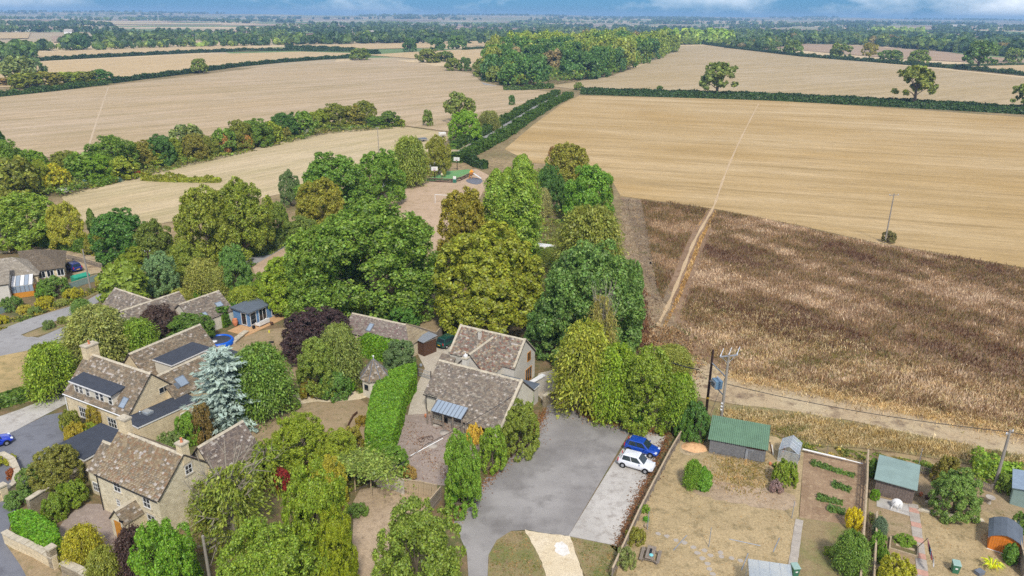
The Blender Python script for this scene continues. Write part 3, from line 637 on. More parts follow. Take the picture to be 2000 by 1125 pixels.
for k, (tm, cm, R, H) in PRO.items():
    tm.materials.append(M['bark_pale'] if k in ('weep', 'feather', 'airy') else M['bark']); cm.materials.append(M['needle_blue'] if k == 'spruce' else M['needle'] if k in ('spruce', 'yew', 'cypress', 'midcon') else M['leaf'])

def plant(p, width, height, pro, col, label, name='tree', cat=None, group=None, trunk=True, rot=None, k=1.0):
    tm, cm, R, H = PRO[pro]; t = thing(name, label, cat or name.split('_')[-1], (p[0], p[1], 0), random.uniform(0, 6.28) if rot is None else rot, group)
    s = width / (2 * R); t.scale = (s * random.uniform(.88, 1.12), s * random.uniform(.88, 1.12), height / H); t.rotation_euler.x, t.rotation_euler.y = random.uniform(-.05, .05), random.uniform(-.05, .05)
    k *= 1.12 * ((.2 / col[1]) ** .5 if col[1] > col[0] * .88 and pro != 'spruce' else .9); c = link('crown', cm, None, t); c.color = (col[0] * k, col[1] * k, col[2] * k, 1)
    if trunk: link('trunk', tm, None, t)
    return t
def tree(px, py, top, w, pro, col, label, name='tree', cat=None, group=None, trunk=True, k=1.0):
    "a tree whose foot stands at pixel (px, py), whose top shows at row top and whose crown is w pixels wide"
    b = G(px, py); h = ztop(b, top); wm = w / pxm((b[0], b[1], h * .6))
    return plant(b, wm, h * 1.0, pro, col, label, name, cat, group, trunk, None, k)

def hedge(pts, w, h, label, col, ls=.12, dens=60, group=None, world=False, bump=.12, name='hedge', cat='hedge', seed=0, closed_box=None, rough=.15):
    "clipped or wild hedge along a line of ground pixels: leaf shell over a solid core"
    rng = np.random.default_rng(seed + len(pts)); p = np.array([q if world else G2(*q) for q in pts], float)
    seg = np.linalg.norm(np.diff(p, axis=0), axis=1); Lt = seg.sum(); cum = np.concatenate([[0], np.cumsum(seg)])
    n = int(Lt * (w + 2 * h) * dens) + 50; s = rng.uniform(-w * .1, Lt + w * .1, n); i = np.clip(np.searchsorted(cum, s) - 1, 0, len(seg) - 1)
    d = (p[i + 1] - p[i]) / seg[i][:, None]; c = p[i] + d * (s - cum[i])[:, None]; nn = np.stack([-d[:, 1], d[:, 0]], 1)
    u = rng.uniform(0, w + 2 * h, n); lat = np.where(u < h, -w / 2, np.where(u < h + w, u - h - w / 2, w / 2)); z = np.where(u < h, u, np.where(u < h + w, h, u - h - w))
    und = 1 + rough * (np.sin(s * 1.7 + seed) * .5 + np.sin(s * .63 + 2) * .8 + np.sin(s * .21 + seed) * .8 + np.sin(s * 4.1) * .35); lump = bump * (np.sin(s * 5 + z * 4) + np.sin(s * 9 + lat * 7)) * .5
    top = (u >= h) & (u < h + w); z = z * und + np.where(top, lump, 0); lat = lat * (1 + .5 * rough * (np.sin(s * 1.3 + z) + np.sin(s * .31 + 1) + np.sin(s * 3.1))) + np.where(top, 0, np.sign(lat) * lump)
    P = np.stack([c[:, 0] + nn[:, 0] * lat, c[:, 1] + nn[:, 1] * lat, z], 1) + rng.normal(size=(n, 3)) * ls * .45; P[:, 2] = np.maximum(P[:, 2], .03)
    N = np.where(top[:, None], np.array([0, 0, 1.]), np.stack([nn[:, 0] * np.sign(lat), nn[:, 1] * np.sign(lat), np.full(n, .35)], 1)) + rng.normal(size=(n, 3)) * .45
    o = thing(name, label, cat, (p[0][0], p[0][1], 0), 0, group); P[:, :2] -= p[0]
    f = link('foliage', quadmesh('foliage', P, N, ls * rng.uniform(.6, 1.35, n), 1.2, rng=rng), M['leaf'], o); f.color = (col[0] * .7, col[1] * .68, col[2] * .8, 1)
    mb = MB(); q = p - p[0]; ww = w * .40
    for j in range(len(q) - 1):
        dd = (q[j + 1] - q[j]) / seg[j]; m = np.array([-dd[1], dd[0]]) * ww; a, b = q[j] - dd * .0, q[j + 1]
        vs_ = [(*(a - m), 0), (*(b - m), 0), (*(b + m), 0), (*(a + m), 0), (*(a - m), h * .86), (*(b - m), h * .86), (*(b + m), h * .86), (*(a + m), h * .86)]
        mb.add(vs_, [(0, 3, 2, 1), (4, 5, 6, 7), (0, 1, 5, 4), (2, 3, 7, 6), (0, 4, 7, 3), (1, 2, 6, 5)])
    st = mb.build('solid_core', M['leaf'], o); st.color = (col[0] * .8, col[1] * .8, col[2] * .8, 1)  # solid green block added inside the leaf shell to stop views through it
    return o

def inpoly(P, poly):
    x, y = P[:, 0], P[:, 1]; r = np.zeros(len(P), bool); n = len(poly)
    for i in range(n):
        (x1, y1), (x2, y2) = poly[i], poly[(i + 1) % n]
        c = ((y1 > y) != (y2 > y)) & (x < (x2 - x1) * (y - y1) / (y2 - y1 + 1e-12) + x1); r ^= c
    return r
def scatter(px, n, rng, world=False):
    poly = [q if world else G2(*q) for q in px]; a = np.array(poly); lo, hi = a.min(0), a.max(0); out = np.empty((0, 2))
    while len(out) < n:
        q = rng.uniform(lo, hi, (n * 2, 2)); out = np.concatenate([out, q[inpoly(q, poly)]])
    return out[:n]
def vnoise(P, sc, seed):
    "cheap smooth noise for patchy vegetation"
    rng = np.random.default_rng(seed); r = np.zeros(len(P))
    for k in range(7):
        f = rng.normal(size=2) * sc * (1 + .5 * k); r += np.sin(P @ f + rng.uniform(0, 6.28)) / (1 + .35 * k)
    return r / 2.6
def stalks(name, label, px, n, h, w, cols, seed, patch=.12, lean=.25, ragged_edge=0., clear=None, up=.25):
    rng = np.random.default_rng(seed); P = scatter(px, n, rng)
    if ragged_edge: P = P + rng.normal(size=P.shape) * ragged_edge
    if clear is not None:
        a = np.array(clear[0]); d = np.min([np.linalg.norm(P - q, axis=1) for q in a], 0); P = P[d > clear[1]]
    n = len(P); v = vnoise(P, patch, seed) * 1.3 + .8 * vnoise(P, patch * 4, seed + 9) + rng.normal(size=n) * .35; v2 = vnoise(P, patch * 2.7, seed + 5) + rng.normal(size=n) * .3
    C = np.array([c[:3] for c in cols]); k = np.clip(((v + 1.3) / 2.6 * len(cols)).astype(int), 0, len(cols) - 1); col = np.concatenate([C[k], np.ones((n, 1))], 1)
    hh = h[0] + (h[1] - h[0]) * np.clip(.5 + .35 * v2 + rng.normal(size=n) * .15, 0, 1.2)
    L = rng.normal(size=(n, 2)) * lean; T = np.concatenate([L, np.ones((n, 1))], 1); T /= np.linalg.norm(T, axis=1, keepdims=True)
    th = rng.uniform(0, 6.28, n); N = np.stack([np.cos(th), np.sin(th), np.full(n, up)], 1)
    Q = np.concatenate([P, (hh * .5)[:, None]], 1)
    o = link(name, quadmesh(name, Q, N, w * rng.uniform(.6, 1.5, n), 1., col=col, rng=rng), M['blade'])
    # stretch each spray to its height
    co = np.empty(len(o.data.vertices) * 3); o.data.vertices.foreach_get('co', co); co = co.reshape(-1, 4, 3)
    A = T * (hh * .5)[:, None]; B = np.cross(N, T); B /= np.linalg.norm(B, axis=1, keepdims=True); B *= (w * rng.uniform(.6, 1.5, n))[:, None]
    co[:, 0] = Q - A; co[:, 1] = Q - B * .6 + A * .1; co[:, 2] = Q + A; co[:, 3] = Q + B + A * .25
    o.data.vertices.foreach_set('co', co.ravel()); o.data.update()
    return tag(o, label, None, kind='stuff')

def undergrowth(name, label, px, n, h, cols, seed, ls=.12, patch=.5, cut=-.2, world=False):
    "low tangled plants filling a bed: leaf sprays heaped in mounds"
    rng = np.random.default_rng(seed); P = scatter(px, n, rng, world); m = vnoise(P, patch, seed); k = m > cut; P, m = P[k], m[k]; n = len(P)
    z = h * np.clip((m - cut) * .8, .05, 1.2) * rng.uniform(.35, 1.05, n); v = vnoise(P, patch * 1.7, seed + 3) + rng.normal(size=n) * .3; C = np.array([c[:3] for c in cols]); i = np.clip(((v + 1.2) / 2.4 * len(cols)).astype(int), 0, len(cols) - 1)
    o = link(name, quadmesh(name, np.concatenate([P, z[:, None]], 1), np.array([0, 0, 1.]) + rng.normal(size=(n, 3)) * .6, ls * rng.uniform(.5, 1.4, n), 1.4, np.concatenate([C[i], np.ones((n, 1))], 1), rng), M['leafv']); return tag(o, label, None, kind='stuff')
def litter(label, px, n, cols, seed, ls=.05, jit=.25, world=False):
    "fallen leaves and grit along a line"
    rng = np.random.default_rng(seed); p = np.array([q if world else G2(*q) for q in px]); sg = np.linalg.norm(np.diff(p, axis=0), axis=1); i = rng.choice(len(sg), n, p=sg / sg.sum()); P = p[i] + (p[i + 1] - p[i]) * rng.uniform(0, 1, (n, 1)) + rng.normal(size=(n, 2)) * jit * rng.uniform(.2, 1.6, (n, 1)); C = np.array([c[:3] for c in cols])[rng.integers(len(cols), size=n)]
    o = link('leaf_litter', quadmesh('leaf_litter', np.concatenate([P, rng.uniform(.085, .11, (n, 1))], 1), np.array([0, 0, 1.]) + rng.normal(size=(n, 3)) * .25, ls * rng.uniform(.5, 1.5, n), 1.2, np.concatenate([C, np.ones((n, 1))], 1), rng), M['blade']); return tag(o, label, None, kind='stuff')
# ------------------------------------------------------------------ colours of the leaves
GRN = S(104, 128, 56); BRT = S(126, 156, 56); YEL = S(158, 166, 58); YG = S(142, 154, 60); DRK = S(70, 98, 50); OLV = S(120, 126, 58); GRY = S(122, 134, 92)
PUR = S(84, 56, 62); BLU = S(166, 182, 170); RST = S(126, 122, 60); LIM = S(122, 176, 44); GLD = S(178, 174, 56); RED = S(140, 40, 50); DGY = S(92, 112, 84)

# ------------------------------------------------------------------ trees of the wood between the houses and the field
T = tree
T(735, 608, 390, 268, 'lime', GRN, 'largest dark green domed tree, at the heart of the wood behind the houses')
T(635, 606, 434, 165, 'lime2', S(112, 136, 58), 'domed green tree leaning against the left of the largest wood tree')
T(572, 604, 498, 128, 'chestnut', S(140, 160, 56), 'yellow-green spreading tree overhanging the blue summerhouse')
T(957, 640, 434, 186, 'chestnut', S(138, 144, 54), 'broad yellow-green chestnut with golden tips behind the slate-roofed cottage')
T(910, 515, 362, 118, 'round', S(140, 132, 56), 'olive-brown turning tree in front of the white goalpost')
T(1003, 505, 284, 122, 'poplar', S(140, 164, 72), 'tallest pale green poplar with upright columns above the wood')
T(1140, 690, 468, 205, 'lime2', S(96, 122, 70), 'dark grey-green tree at the field edge of the wood')
T(1150, 560, 398, 128, 'willow', S(132, 138, 74), 'wispy olive tree rising over the dark edge tree by the field')
T(1146, 440, 318, 100, 'round2', S(120, 158, 66), 'bright green rounded tree at the tip of the field corner')
T(1108, 372, 276, 84, 'round', S(138, 136, 62), 'yellowing tree with a brown top at the far end of the wood')
T(1075, 412, 318, 60, 'round2', DRK, 'dark evergreen tucked behind the tall poplar')
T(1178, 408, 345, 40, 'bush2', S(112, 116, 70), 'scrubby bush at the edge of the ploughed furrow', 'bush')
T(1060, 425, 366, 30, 'feather2', S(178, 176, 140), 'pale silvery shrub right of the tall poplar', 'shrub')
T(1120, 415, 355, 50, 'round', S(86, 110, 56), 'small dark tree between the poplar and the bright rounded tree')
T(1092, 305, 286, 40, 'bush', S(150, 120, 84), 'rusty brown dying bush at the far tip of the wood', 'bush')
T(1176, 740, 566, 58, 'airy', S(150, 144, 96), 'thin straw-coloured feathery tree beside the dark edge tree')
T(1225, 640, 500, 60, 'round2', S(90, 118, 62), 'dark green sapling hugging the field side of the wood')
T(1075, 690, 590, 90, 'round2', S(84, 112, 64), 'dark green tree right of the slate-roofed cottage')
# right of the cottage and above the car park
T(1140, 800, 628, 108, 'willow', S(160, 166, 74), 'pale yellow-green tree beside the cottage gable and curved wall')
T(1190, 812, 672, 96, 'willow', S(142, 166, 58), 'yellow-green feathery tree left in the clump above the car park')
T(1256, 832, 672, 112, 'round2', S(126, 144, 56), 'yellow-green leafy tree in the middle of the clump above the car park')
T(1322, 842, 728, 70, 'feather2', S(130, 154, 58), 'yellow-green feathery tree at the fence end of the car park clump')
T(1232, 822, 752, 60, 'round', S(98, 134, 48), 'deep green bush under the feathery car park trees', 'bush')
T(1312, 720, 676, 66, 'willow', S(146, 152, 84), 'thin pale tree behind the car park clump at the field corner')
T(1352, 856, 782, 60, 'bush2', DRK, 'dark laurel bush at the top of the allotment fence', 'bush')
T(1335, 855, 800, 40, 'bush', S(78, 108, 50), 'small dark bush against the end of the allotment fence', 'bush')
# car park's left border
T(908, 1000, 838, 78, 'round2', S(118, 150, 62), 'tall ragged green shrub on the left border of the car park')
T(962, 918, 832, 60, 'bush2', S(128, 154, 60), 'light green shrub between the tall ragged shrub and cottage bush', 'shrub')
T(1014, 886, 782, 78, 'round', S(116, 128, 58), 'dense olive-green bush against the corner of the cottage', 'bush')
T(1028, 800, 752, 30, 'bush2', S(104, 146, 48), 'ivy mass climbing the end gable of the cottage', 'ivy', 'ivy')
T(928, 868, 826, 34, 'bush3', S(192, 168, 84), 'golden orange shrub in front of the glazed porch', 'shrub')
T(900, 985, 935, 60, 'bush2', S(108, 148, 48), 'low bright green shrub at the foot of the tall ragged shrub', 'shrub')
# foreground trees at the bottom of the picture
T(340, 1205, 1018, 140, 'maple', S(116, 154, 52), 'bright green rounded tree below the stone cottage at the bottom edge')
T(625, 1140, 908, 128, 'maple2', S(130, 150, 54), 'big yellow-green maple in the bottom foreground')
T(668, 1160, 985, 70, 'maple2', S(146, 158, 50), 'yellow-green tree at the edge of the pale track')
T(525, 1215, 1022, 185, 'maple', S(128, 150, 60), 'mid green tree in the bottom foreground before the yellow maple')
T(815, 1200, 978, 190, 'maple2', S(118, 136, 64), 'olive-green tree at the bottom between pale track and car park')
T(458, 1070, 900, 125, 'airy', S(128, 140, 66), 'weeping tree with bare grey branches beside the stone cottage')
T(528, 940, 862, 118, 'weep', S(132, 148, 60), 'weeping tree with bleached boughs at the lawn edge')
T(408, 1065, 940, 60, 'airy', S(132, 136, 80), 'thin grey-green tree in front of the cottage end wall')
T(272, 1138, 1030, 66, 'feather2', S(80, 62, 70), 'dark purple shrub in front of the orange-doored porch', 'shrub')
T(170, 1098, 1030, 68, 'feather2', S(176, 172, 62), 'yellow shrub with russet tips in the cottage front garden', 'shrub')
T(215, 1150, 1070, 70, 'feather2', S(140, 146, 72), 'straggly grey-green shrub beside the purple shrub', 'shrub')
T(300, 1085, 1030, 60, 'bush2', S(110, 140, 52), 'small green bush beneath the cottage front windows', 'bush')
T(340, 1010, 955, 34, 'feather2', S(130, 84, 88), 'small plum-coloured shrub climbing the cottage end wall', 'shrub')
T(553, 958, 912, 34, 'bush2', RED, 'small crimson maple below the lawn', 'shrub')
T(515, 945, 895, 26, 'bush2', PUR, 'small purple shrub under the weeping tree', 'shrub')
T(590, 915, 808, 112, 'maple', S(142, 158, 54), 'yellow-green tree at the near edge of the brown lawn')
T(660, 915, 838, 90, 'maple2', S(150, 164, 62), 'light green bush between the brown lawn and the pergola', 'bush')
T(648, 985, 892, 66, 'maple2', S(178, 172, 70), 'tree with yellow and pinkish leaves beside the pergola')
T(770, 925, 868, 60, 'round', S(104, 136, 54), 'dark green bush at the near end of the great clipped hedge', 'bush')
T(795, 932, 912, 40, 'bush3', S(156, 132, 84), 'low russet and yellow shrub on the front yard edge', 'shrub')
T(690, 880, 832, 50, 'bush2', S(140, 132, 62), 'olive shrub beside the little raised bed', 'shrub')
T(700, 1005, 985, 40, 'bush3', S(96, 120, 60), 'creeper at the foot of the low concrete wall', 'shrub')
# round the large house and the garden
T(450, 828, 672, 160, 'spruce', BLU, 'blue spruce standing beside the large house')
T(517, 808, 672, 112, 'willow', S(108, 134, 66), 'soft green tree right of the blue spruce')
T(625, 700, 602, 138, 'lime2', S(72, 54, 66), 'purple-leaved plum tree behind the little tower')
T(625, 765, 655, 88, 'round', S(122, 138, 70), 'grey-green tree left of the stone tower')
T(668, 755, 634, 84, 'feather2', S(128, 140, 84), 'feathery grey-green tree behind the stone tower')
T(655, 775, 725, 60, 'bush', S(80, 108, 52), 'dark rounded shrub beneath the feathery garden tree', 'shrub')
T(680, 764, 737, 30, 'bush3', LIM, 'lime yellow shrub by the tower path', 'shrub')
T(604, 775, 742, 34, 'bush3', S(140, 130, 56), 'brownish shrub in the bend of the garden path', 'shrub')
T(576, 798, 778, 22, 'bush2', S(122, 156, 48), 'small upright green shrub on the lawn edge', 'shrub')
T(706, 830, 812, 24, 'bush3', S(144, 126, 56), 'small olive shrub on the raised bed beside the hedge', 'shrub')
T(783, 726, 662, 66, 'round2', DGY, 'grey-green laurel behind the stone tower', 'shrub')
T(112, 770, 672, 88, 'feather2', S(142, 164, 62), 'yellow-green spreading tree on the lawn left of the large house')
T(200, 712, 596, 125, 'willow', S(150, 156, 100), 'pale feathery tree in front of the slate roofs')
T(278, 700, 622, 70, 'feather2', S(128, 154, 62), 'light green tree behind the chimney of the large house')
T(318, 668, 592, 66, 'round2', S(84, 66, 72), 'purple tree between the slate roofs')
T(374, 668, 612, 84, 'round2', S(82, 106, 50), 'dark green tree behind the rear roof of the large house')
T(424, 634, 598, 36, 'yew', S(92, 126, 46), 'green conifer hedge tree beside the blue summerhouse')
T(400, 862, 785, 50, 'bush2', S(122, 104, 70), 'bronze-leaved shrub against the flat-roofed extension', 'shrub')
T(372, 865, 805, 46, 'bush', S(118, 150, 60), 'bright green shrub beside the bronze-leaved shrub', 'shrub')
T(335, 880, 845, 60, 'bush3', S(110, 128, 84), 'low grey-green shrub behind the stone cottage', 'shrub')
T(138, 840, 802, 36, 'bush', S(122, 128, 56), 'rounded shrub at the front corner of the large house', 'shrub')
T(150, 860, 825, 44, 'bush3', S(158, 146, 58), 'bronze and yellow shrub in front of the large house', 'shrub')
T(172, 848, 828, 36, 'bush3', S(150, 168, 54), 'lime green low shrub in front of the large house', 'shrub')
T(188, 832, 790, 30, 'bush2', S(150, 136, 62), 'climber with yellowing leaves on the large house front wall', 'shrub')
T(122, 955, 870, 84, 'round', S(112, 112, 58), 'dense brownish-green shrub mass below the flat-roofed garage')
T(70, 960, 908, 60, 'bush2', S(110, 132, 74), 'leafy shrub beside the curving drive', 'shrub')
T(38, 985, 960, 50, 'bush3', S(96, 122, 66), 'low dark shrub spilling onto the drive', 'shrub')
T(140, 985, 945, 60, 'bush', S(120, 140, 50), 'clipped green shrub inside the cottage garden wall', 'shrub')
T(112, 1010, 968, 50, 'bush', S(112, 132, 48), 'second clipped shrub inside the cottage garden wall', 'shrub')
T(10, 905, 890, 34, 'bush3', S(160, 164, 48), 'yellow-green shrub in the round walled bed', 'shrub')
T(24, 935, 915, 20, 'bush3', S(150, 90, 60), 'small reddish shrub in the round walled bed', 'shrub')
T(75, 690, 672, 26, 'bush3', S(120, 132, 66), 'small shrub by the fork of the lane', 'shrub')
T(96, 642, 625, 24, 'bush3', S(100, 118, 72), 'dark little shrub on the island between the lanes', 'shrub')
T(122, 632, 618, 18, 'bush3', S(128, 138, 76), 'pale little shrub on the island between the lanes', 'shrub')
T(160, 612, 585, 34, 'feather2', S(110, 136, 76), 'grey-green bush at the lane corner before the slate roof', 'bush')
T(240, 665, 612, 40, 'feather2', S(130, 152, 66), 'light green bush beside the pale feathery tree', 'bush')
# the bungalow garden
for x, y, w_, c_, lb in ((145, 582, 32, GLD, 'yellow-flowering bush below the green shed'), (90, 600, 34, S(186, 180, 54), 'yellow-flowering bush in the middle of the bungalow bank'),
                         (50, 612, 26, S(196, 186, 90), 'pale yellow bush below the conservatory'), (4, 632, 26, S(188, 182, 50), 'yellow-flowering bush at the left edge of the bungalow bank'),
                         (122, 596, 20, S(176, 184, 120), 'pale green bush on the bungalow bank'), (68, 612, 22, S(120, 140, 84), 'small green bush on the bungalow bank')):
    T(x, y, y - w_ * .62, w_, 'bush3', c_, lb, 'bush')
T(112, 578, 538, 52, 'bush2', S(104, 130, 66), 'dark green shrub in front of the bungalow windows', 'shrub')
T(88, 580, 548, 34, 'bush2', S(110, 144, 60), 'mid green shrub beside the bungalow conservatory', 'shrub')
T(24, 605, 580, 40, 'bush3', S(96, 120, 66), 'low green shrub at the corner of the bungalow wing', 'shrub')
T(202, 560, 535, 26, 'bush2', S(188, 186, 84), 'pale yellow bush at the end of the green garden fence', 'bush')
# row of trees across the middle left
T(245, 600, 494, 92, 'yew', S(112, 130, 54), 'broad olive-green yew by the telegraph pole and lane')
T(318, 572, 490, 62, 'round', S(120, 148, 118), 'grey-green apple tree on a short pale trunk')
T(272, 520, 480, 60, 'round2', YG, 'yellow-green tree behind the broad yew')
T(243, 508, 406, 92, 'round', S(74, 106, 52), 'dark green tree at the left end of the paddock hedge')
T(306, 512, 428, 74, 'round2', S(100, 112, 56), 'dark olive tree next to the dark green paddock tree')
T(408, 520, 358, 120, 'round', S(132, 140, 60), 'large yellow-green tree in the paddock corner')
T(478, 500, 345, 120, 'round2', S(124, 136, 56), 'second large yellow-green tree in the paddock corner')
T(400, 575, 505, 60, 'feather2', S(156, 158, 92), 'straw-green slender tree in the orchard')
T(465, 572, 474, 62, 'round', S(104, 136, 76), 'upright green tree in the orchard')
T(430, 578, 520, 44, 'feather2', S(150, 154, 88), 'thin pale tree between the orchard trees')
T(370, 540, 470, 66, 'round2', S(126, 138, 60), 'yellow-green tree behind the apple tree')
T(395, 580, 560, 30, 'bush', S(108, 148, 50), 'round bright shrub in the orchard', 'shrub')
T(355, 598, 562, 44, 'feather', S(164, 166, 90), 'yellow grassy shrub above the third slate roof', 'shrub')
T(480, 612, 560, 60, 'feather2', S(150, 162, 66), 'yellow-green shrub behind the blue summerhouse', 'shrub')
T(520, 600, 530, 60, 'round2', S(122, 144, 58), 'green tree at the far corner of the blue summerhouse')
T(60, 482, 372, 120, 'round', S(134, 156, 66), 'large light green tree above the long clipped hedge')
T(138, 485, 392, 70, 'round2', S(172, 172, 74), 'yellowing tree above the long clipped hedge')
T(22, 470, 388, 80, 'round2', S(104, 130, 64), 'dark green tree at the left picture edge above the hedge')
T(186, 465, 408, 16, 'cypress', S(92, 112, 56), 'thin upright dead-topped conifer on the paddock edge')
T(185, 495, 458, 44, 'bush2', S(134, 132, 62), 'olive bush at the end of the long clipped hedge', 'bush')
T(640, 620, 560, 80, 'round', S(130, 152, 72), 'light green tree in front of the largest wood tree')
T(695, 632, 585, 56, 'round2', S(116, 130, 62), 'green bush behind the outbuilding ridge', 'bush')
T(790, 642, 585, 66, 'round', S(86, 124, 58), 'dark green shrub in front of the old log cabin', 'shrub')
T(745, 630, 580, 50, 'bush2', S(100, 122, 66), 'shrub at the left end of the old log cabin', 'shrub')
T(866, 648, 606, 12, 'cypress', S(128, 160, 50), 'slim bright green cypress behind the fence')
T(892, 625, 580, 50, 'round2', S(94, 118, 70), 'grey-green shrub under the broad chestnut', 'shrub')
# along the lane and the pitch
T(568, 402, 330, 44, 'round2', S(92, 110, 78), 'grey-green tree left in the row along the pitch')
T(652, 418, 296, 128, 'round', S(104, 134, 60), 'large green tree in the row along the pitch')
T(745, 398, 288, 88, 'round', S(112, 142, 60), 'full green tree in the row along the pitch')
T(800, 362, 264, 64, 'feather2', S(138, 152, 76), 'thin light green tree in the row along the pitch')
T(856, 342, 262, 54, 'round2', S(136, 138, 60), 'olive tree at the corner of the green court')
T(632, 450, 346, 92, 'round2', S(136, 134, 58), 'yellow-olive tree in front of the large pitch-row tree')
T(590, 475, 420, 60, 'round2', S(112, 128, 70), 'grey-green tree at the bend of the lane')
T(545, 470, 392, 54, 'round', S(112, 128, 58), 'dark green tree between paddock corner and lane')
T(690, 410, 360, 50, 'round2', S(96, 122, 58), 'small green tree beneath the pitch-row trees')
T(895, 240, 178, 64, 'oak', S(126, 138, 80), 'tall open tree standing at the head of the paddock')
T(908, 275, 212, 60, 'round', S(140, 176, 66), 'bright green round tree by the lane hedge')
T(836, 246, 213, 22, 'mid', S(110, 126, 62), 'small dark tree at the far end of the paddock')
T(955, 255, 215, 40, 'feather2', S(132, 136, 84), 'thin scrub tree on the lane hedge')
T(1000, 205, 185, 12, 'mid3', DRK, 'tiny bush on the edge of the pale stubble', 'bush')
# single trees out in the hedges
T(1400, 188, 119, 72, 'midoak', S(112, 124, 74), 'lone oak in the long hedge, the one nearer the wood')
T(1786, 202, 124, 80, 'midoak', S(116, 124, 66), 'lone oak with open crown in the long hedge, right part')
T(1998, 212, 160, 52, 'midoak', S(114, 126, 66), 'oak cut off by the right edge of the picture')
T(1130, 176, 160, 18, 'mid3', S(110, 124, 60), 'small hawthorn where the hedge meets the lane', 'bush')
T(1288, 178, 167, 14, 'mid3', S(90, 108, 56), 'small hawthorn standing up from the long hedge', 'bush')
T(390, 143, 113, 36, 'mid', S(112, 124, 58), 'round tree alone in the hedge between the left stubble fields')
T(703, 117, 93, 38, 'mid', S(108, 122, 64), 'round tree at the lane end of the left hedge')
T(1908, 137, 78, 64, 'midoak', S(86, 108, 62), 'great dark oak beyond the upper stubble field', k=.95)
T(1548, 107, 77, 38, 'mid', S(112, 130, 72), 'round tree in the far hedge, before the ploughed strip')
T(1514, 100, 79, 24, 'mid2', S(100, 120, 66), 'smaller round tree left in the far hedge')
T(1640, 114, 83, 44, 'mid2', S(118, 132, 76), 'wide pale tree in the far hedge')
T(1697, 117, 82, 34, 'midoak', S(140, 134, 70), 'olive tree with visible trunk in the far hedge')
T(1738, 121, 97, 44, 'mid3', S(100, 118, 66), 'dark clump of bushes in the far hedge', 'bush')
T(1792, 126, 96, 42, 'mid', S(122, 138, 72), 'rounded tree at the right end of the far hedge')
T(1978, 122, 92, 34, 'mid2', S(120, 136, 70), 'pale tree right of the great dark oak')
T(160, 97, 68, 28, 'mid', S(58, 84, 60), 'dark rounded tree beyond the far left strip field')
T(800, 101, 72, 32, 'mid', S(78, 104, 64), 'dark tree, left of three beyond the lane bend')
T(853, 99, 73, 30, 'mid2', S(82, 108, 66), 'dark tree, middle of three beyond the lane bend')
T(893, 96, 68, 34, 'mid', S(96, 122, 68), 'dark tree, right of three beyond the lane bend')
T(836, 122, 94, 42, 'mid3', S(124, 132, 68), 'light bush clump by the bend of the lane', 'bush')
T(870, 120, 99, 36, 'mid2', S(100, 116, 62), 'dark bush clump by the bend of the lane', 'bush')
T(885, 138, 112, 34, 'mid', S(122, 132, 68), 'light green tree where the lane meets the wood')
T(908, 138, 110, 30, 'mid2', S(86, 106, 60), 'dark green tree where the lane meets the wood')

# the overgrown row between the pale stubble and the paddock
ROW = [(18, 372, 268, 78, GRN), (66, 352, 290, 62, BRT), (38, 388, 305, 70, OLV), (85, 375, 308, 40, YG), (112, 372, 318, 44, GLD), (10, 350, 246, 40, DRK), (135, 345, 292, 60, OLV), (165, 352, 296, 64, GRN), (222, 338, 262, 80, GRN),
       (190, 350, 300, 70, BRT), (240, 350, 305, 50, YG), (285, 325, 272, 56, RST), (318, 322, 260, 50, DRK), (340, 316, 268, 40, YG), (310, 325, 298, 34, YG), (372, 305, 242, 62, GRY), (384, 312, 258, 46, RST), (405, 306, 262, 40, OLV),
       (438, 298, 250, 44, GRN), (440, 300, 262, 20, S(160, 122, 78)), (470, 292, 232, 50, OLV), (500, 285, 230, 54, GRN), (483, 292, 258, 18, S(164, 126, 80)), (530, 278, 236, 40, YG), (520, 282, 258, 26, YEL), (555, 268, 218, 54, DRK), (590, 262, 216, 50, GRN),
       (560, 272, 248, 20, RST), (620, 252, 215, 42, YG), (655, 247, 200, 56, OLV), (690, 245, 205, 44, RST), (712, 242, 194, 44, OLV), (735, 248, 226, 40, GRN), (760, 246, 216, 40, S(90, 108, 54)), (780, 246, 232, 24, YG), (305, 318, 300, 20, GLD), (150, 350, 330, 40, YG)]
WORDS = {id(GRN): 'green', id(BRT): 'bright green', id(OLV): 'olive', id(YG): 'yellow-green', id(DRK): 'dark green', id(RST): 'russet', id(GRY): 'grey-green', id(YEL): 'yellow', id(GLD): 'golden yellow'}
ORD = 'first second third fourth fifth sixth seventh eighth ninth tenth'.split(); seen = {}
for i, (x, y, t_, w_, c_) in enumerate(sorted(ROW, key=lambda r: r[0])):
    wd = WORDS.get(id(c_), 'rusty dead' if c_[0] > .4 else 'dark green')
    T(x, y, t_, w_ * 1.12, ('round', 'round2', 'mid3')[i % 3] if w_ > 30 else 'mid3', c_, ORD[seen.setdefault(wd, -1) + 1] + ' ' + wd + ' tree from the left in the overgrown row along the paddock', 'tree', 'tree', 'overgrown row along the paddock'); seen[wd] += 1
for i, (x, y, w_, t_, c_) in enumerate(((40, 158, 60, 108, GRY), (70, 150, 40, 112, DGY), (52, 172, 60, 142, OLV), (95, 168, 60, 138, RST), (130, 165, 50, 140, YG), (165, 160, 60, 138, OLV), (198, 158, 40, 135, DRK), (20, 166, 50, 150, S(140, 120, 84)))):
    T(x, y, t_, w_, 'mid2' if i % 2 else 'mid3', c_, ('grey leggy tree', 'grey-green tree', 'olive bush-like tree', 'russet tree', 'yellow-green tree', 'second olive tree', 'dark green tree', 'brownish tree')[i] + ' in the thicket left of the big stubble field', 'tree', 'tree', 'thicket left of the big stubble')
T(167, 366, 350, 14, 'spruce', S(132, 164, 150), 'small blue conifer beside the low green bushes, nearer the trailer')
T(234, 355, 346, 14, 'spruce', S(140, 172, 156), 'small blue conifer below the red tractor')
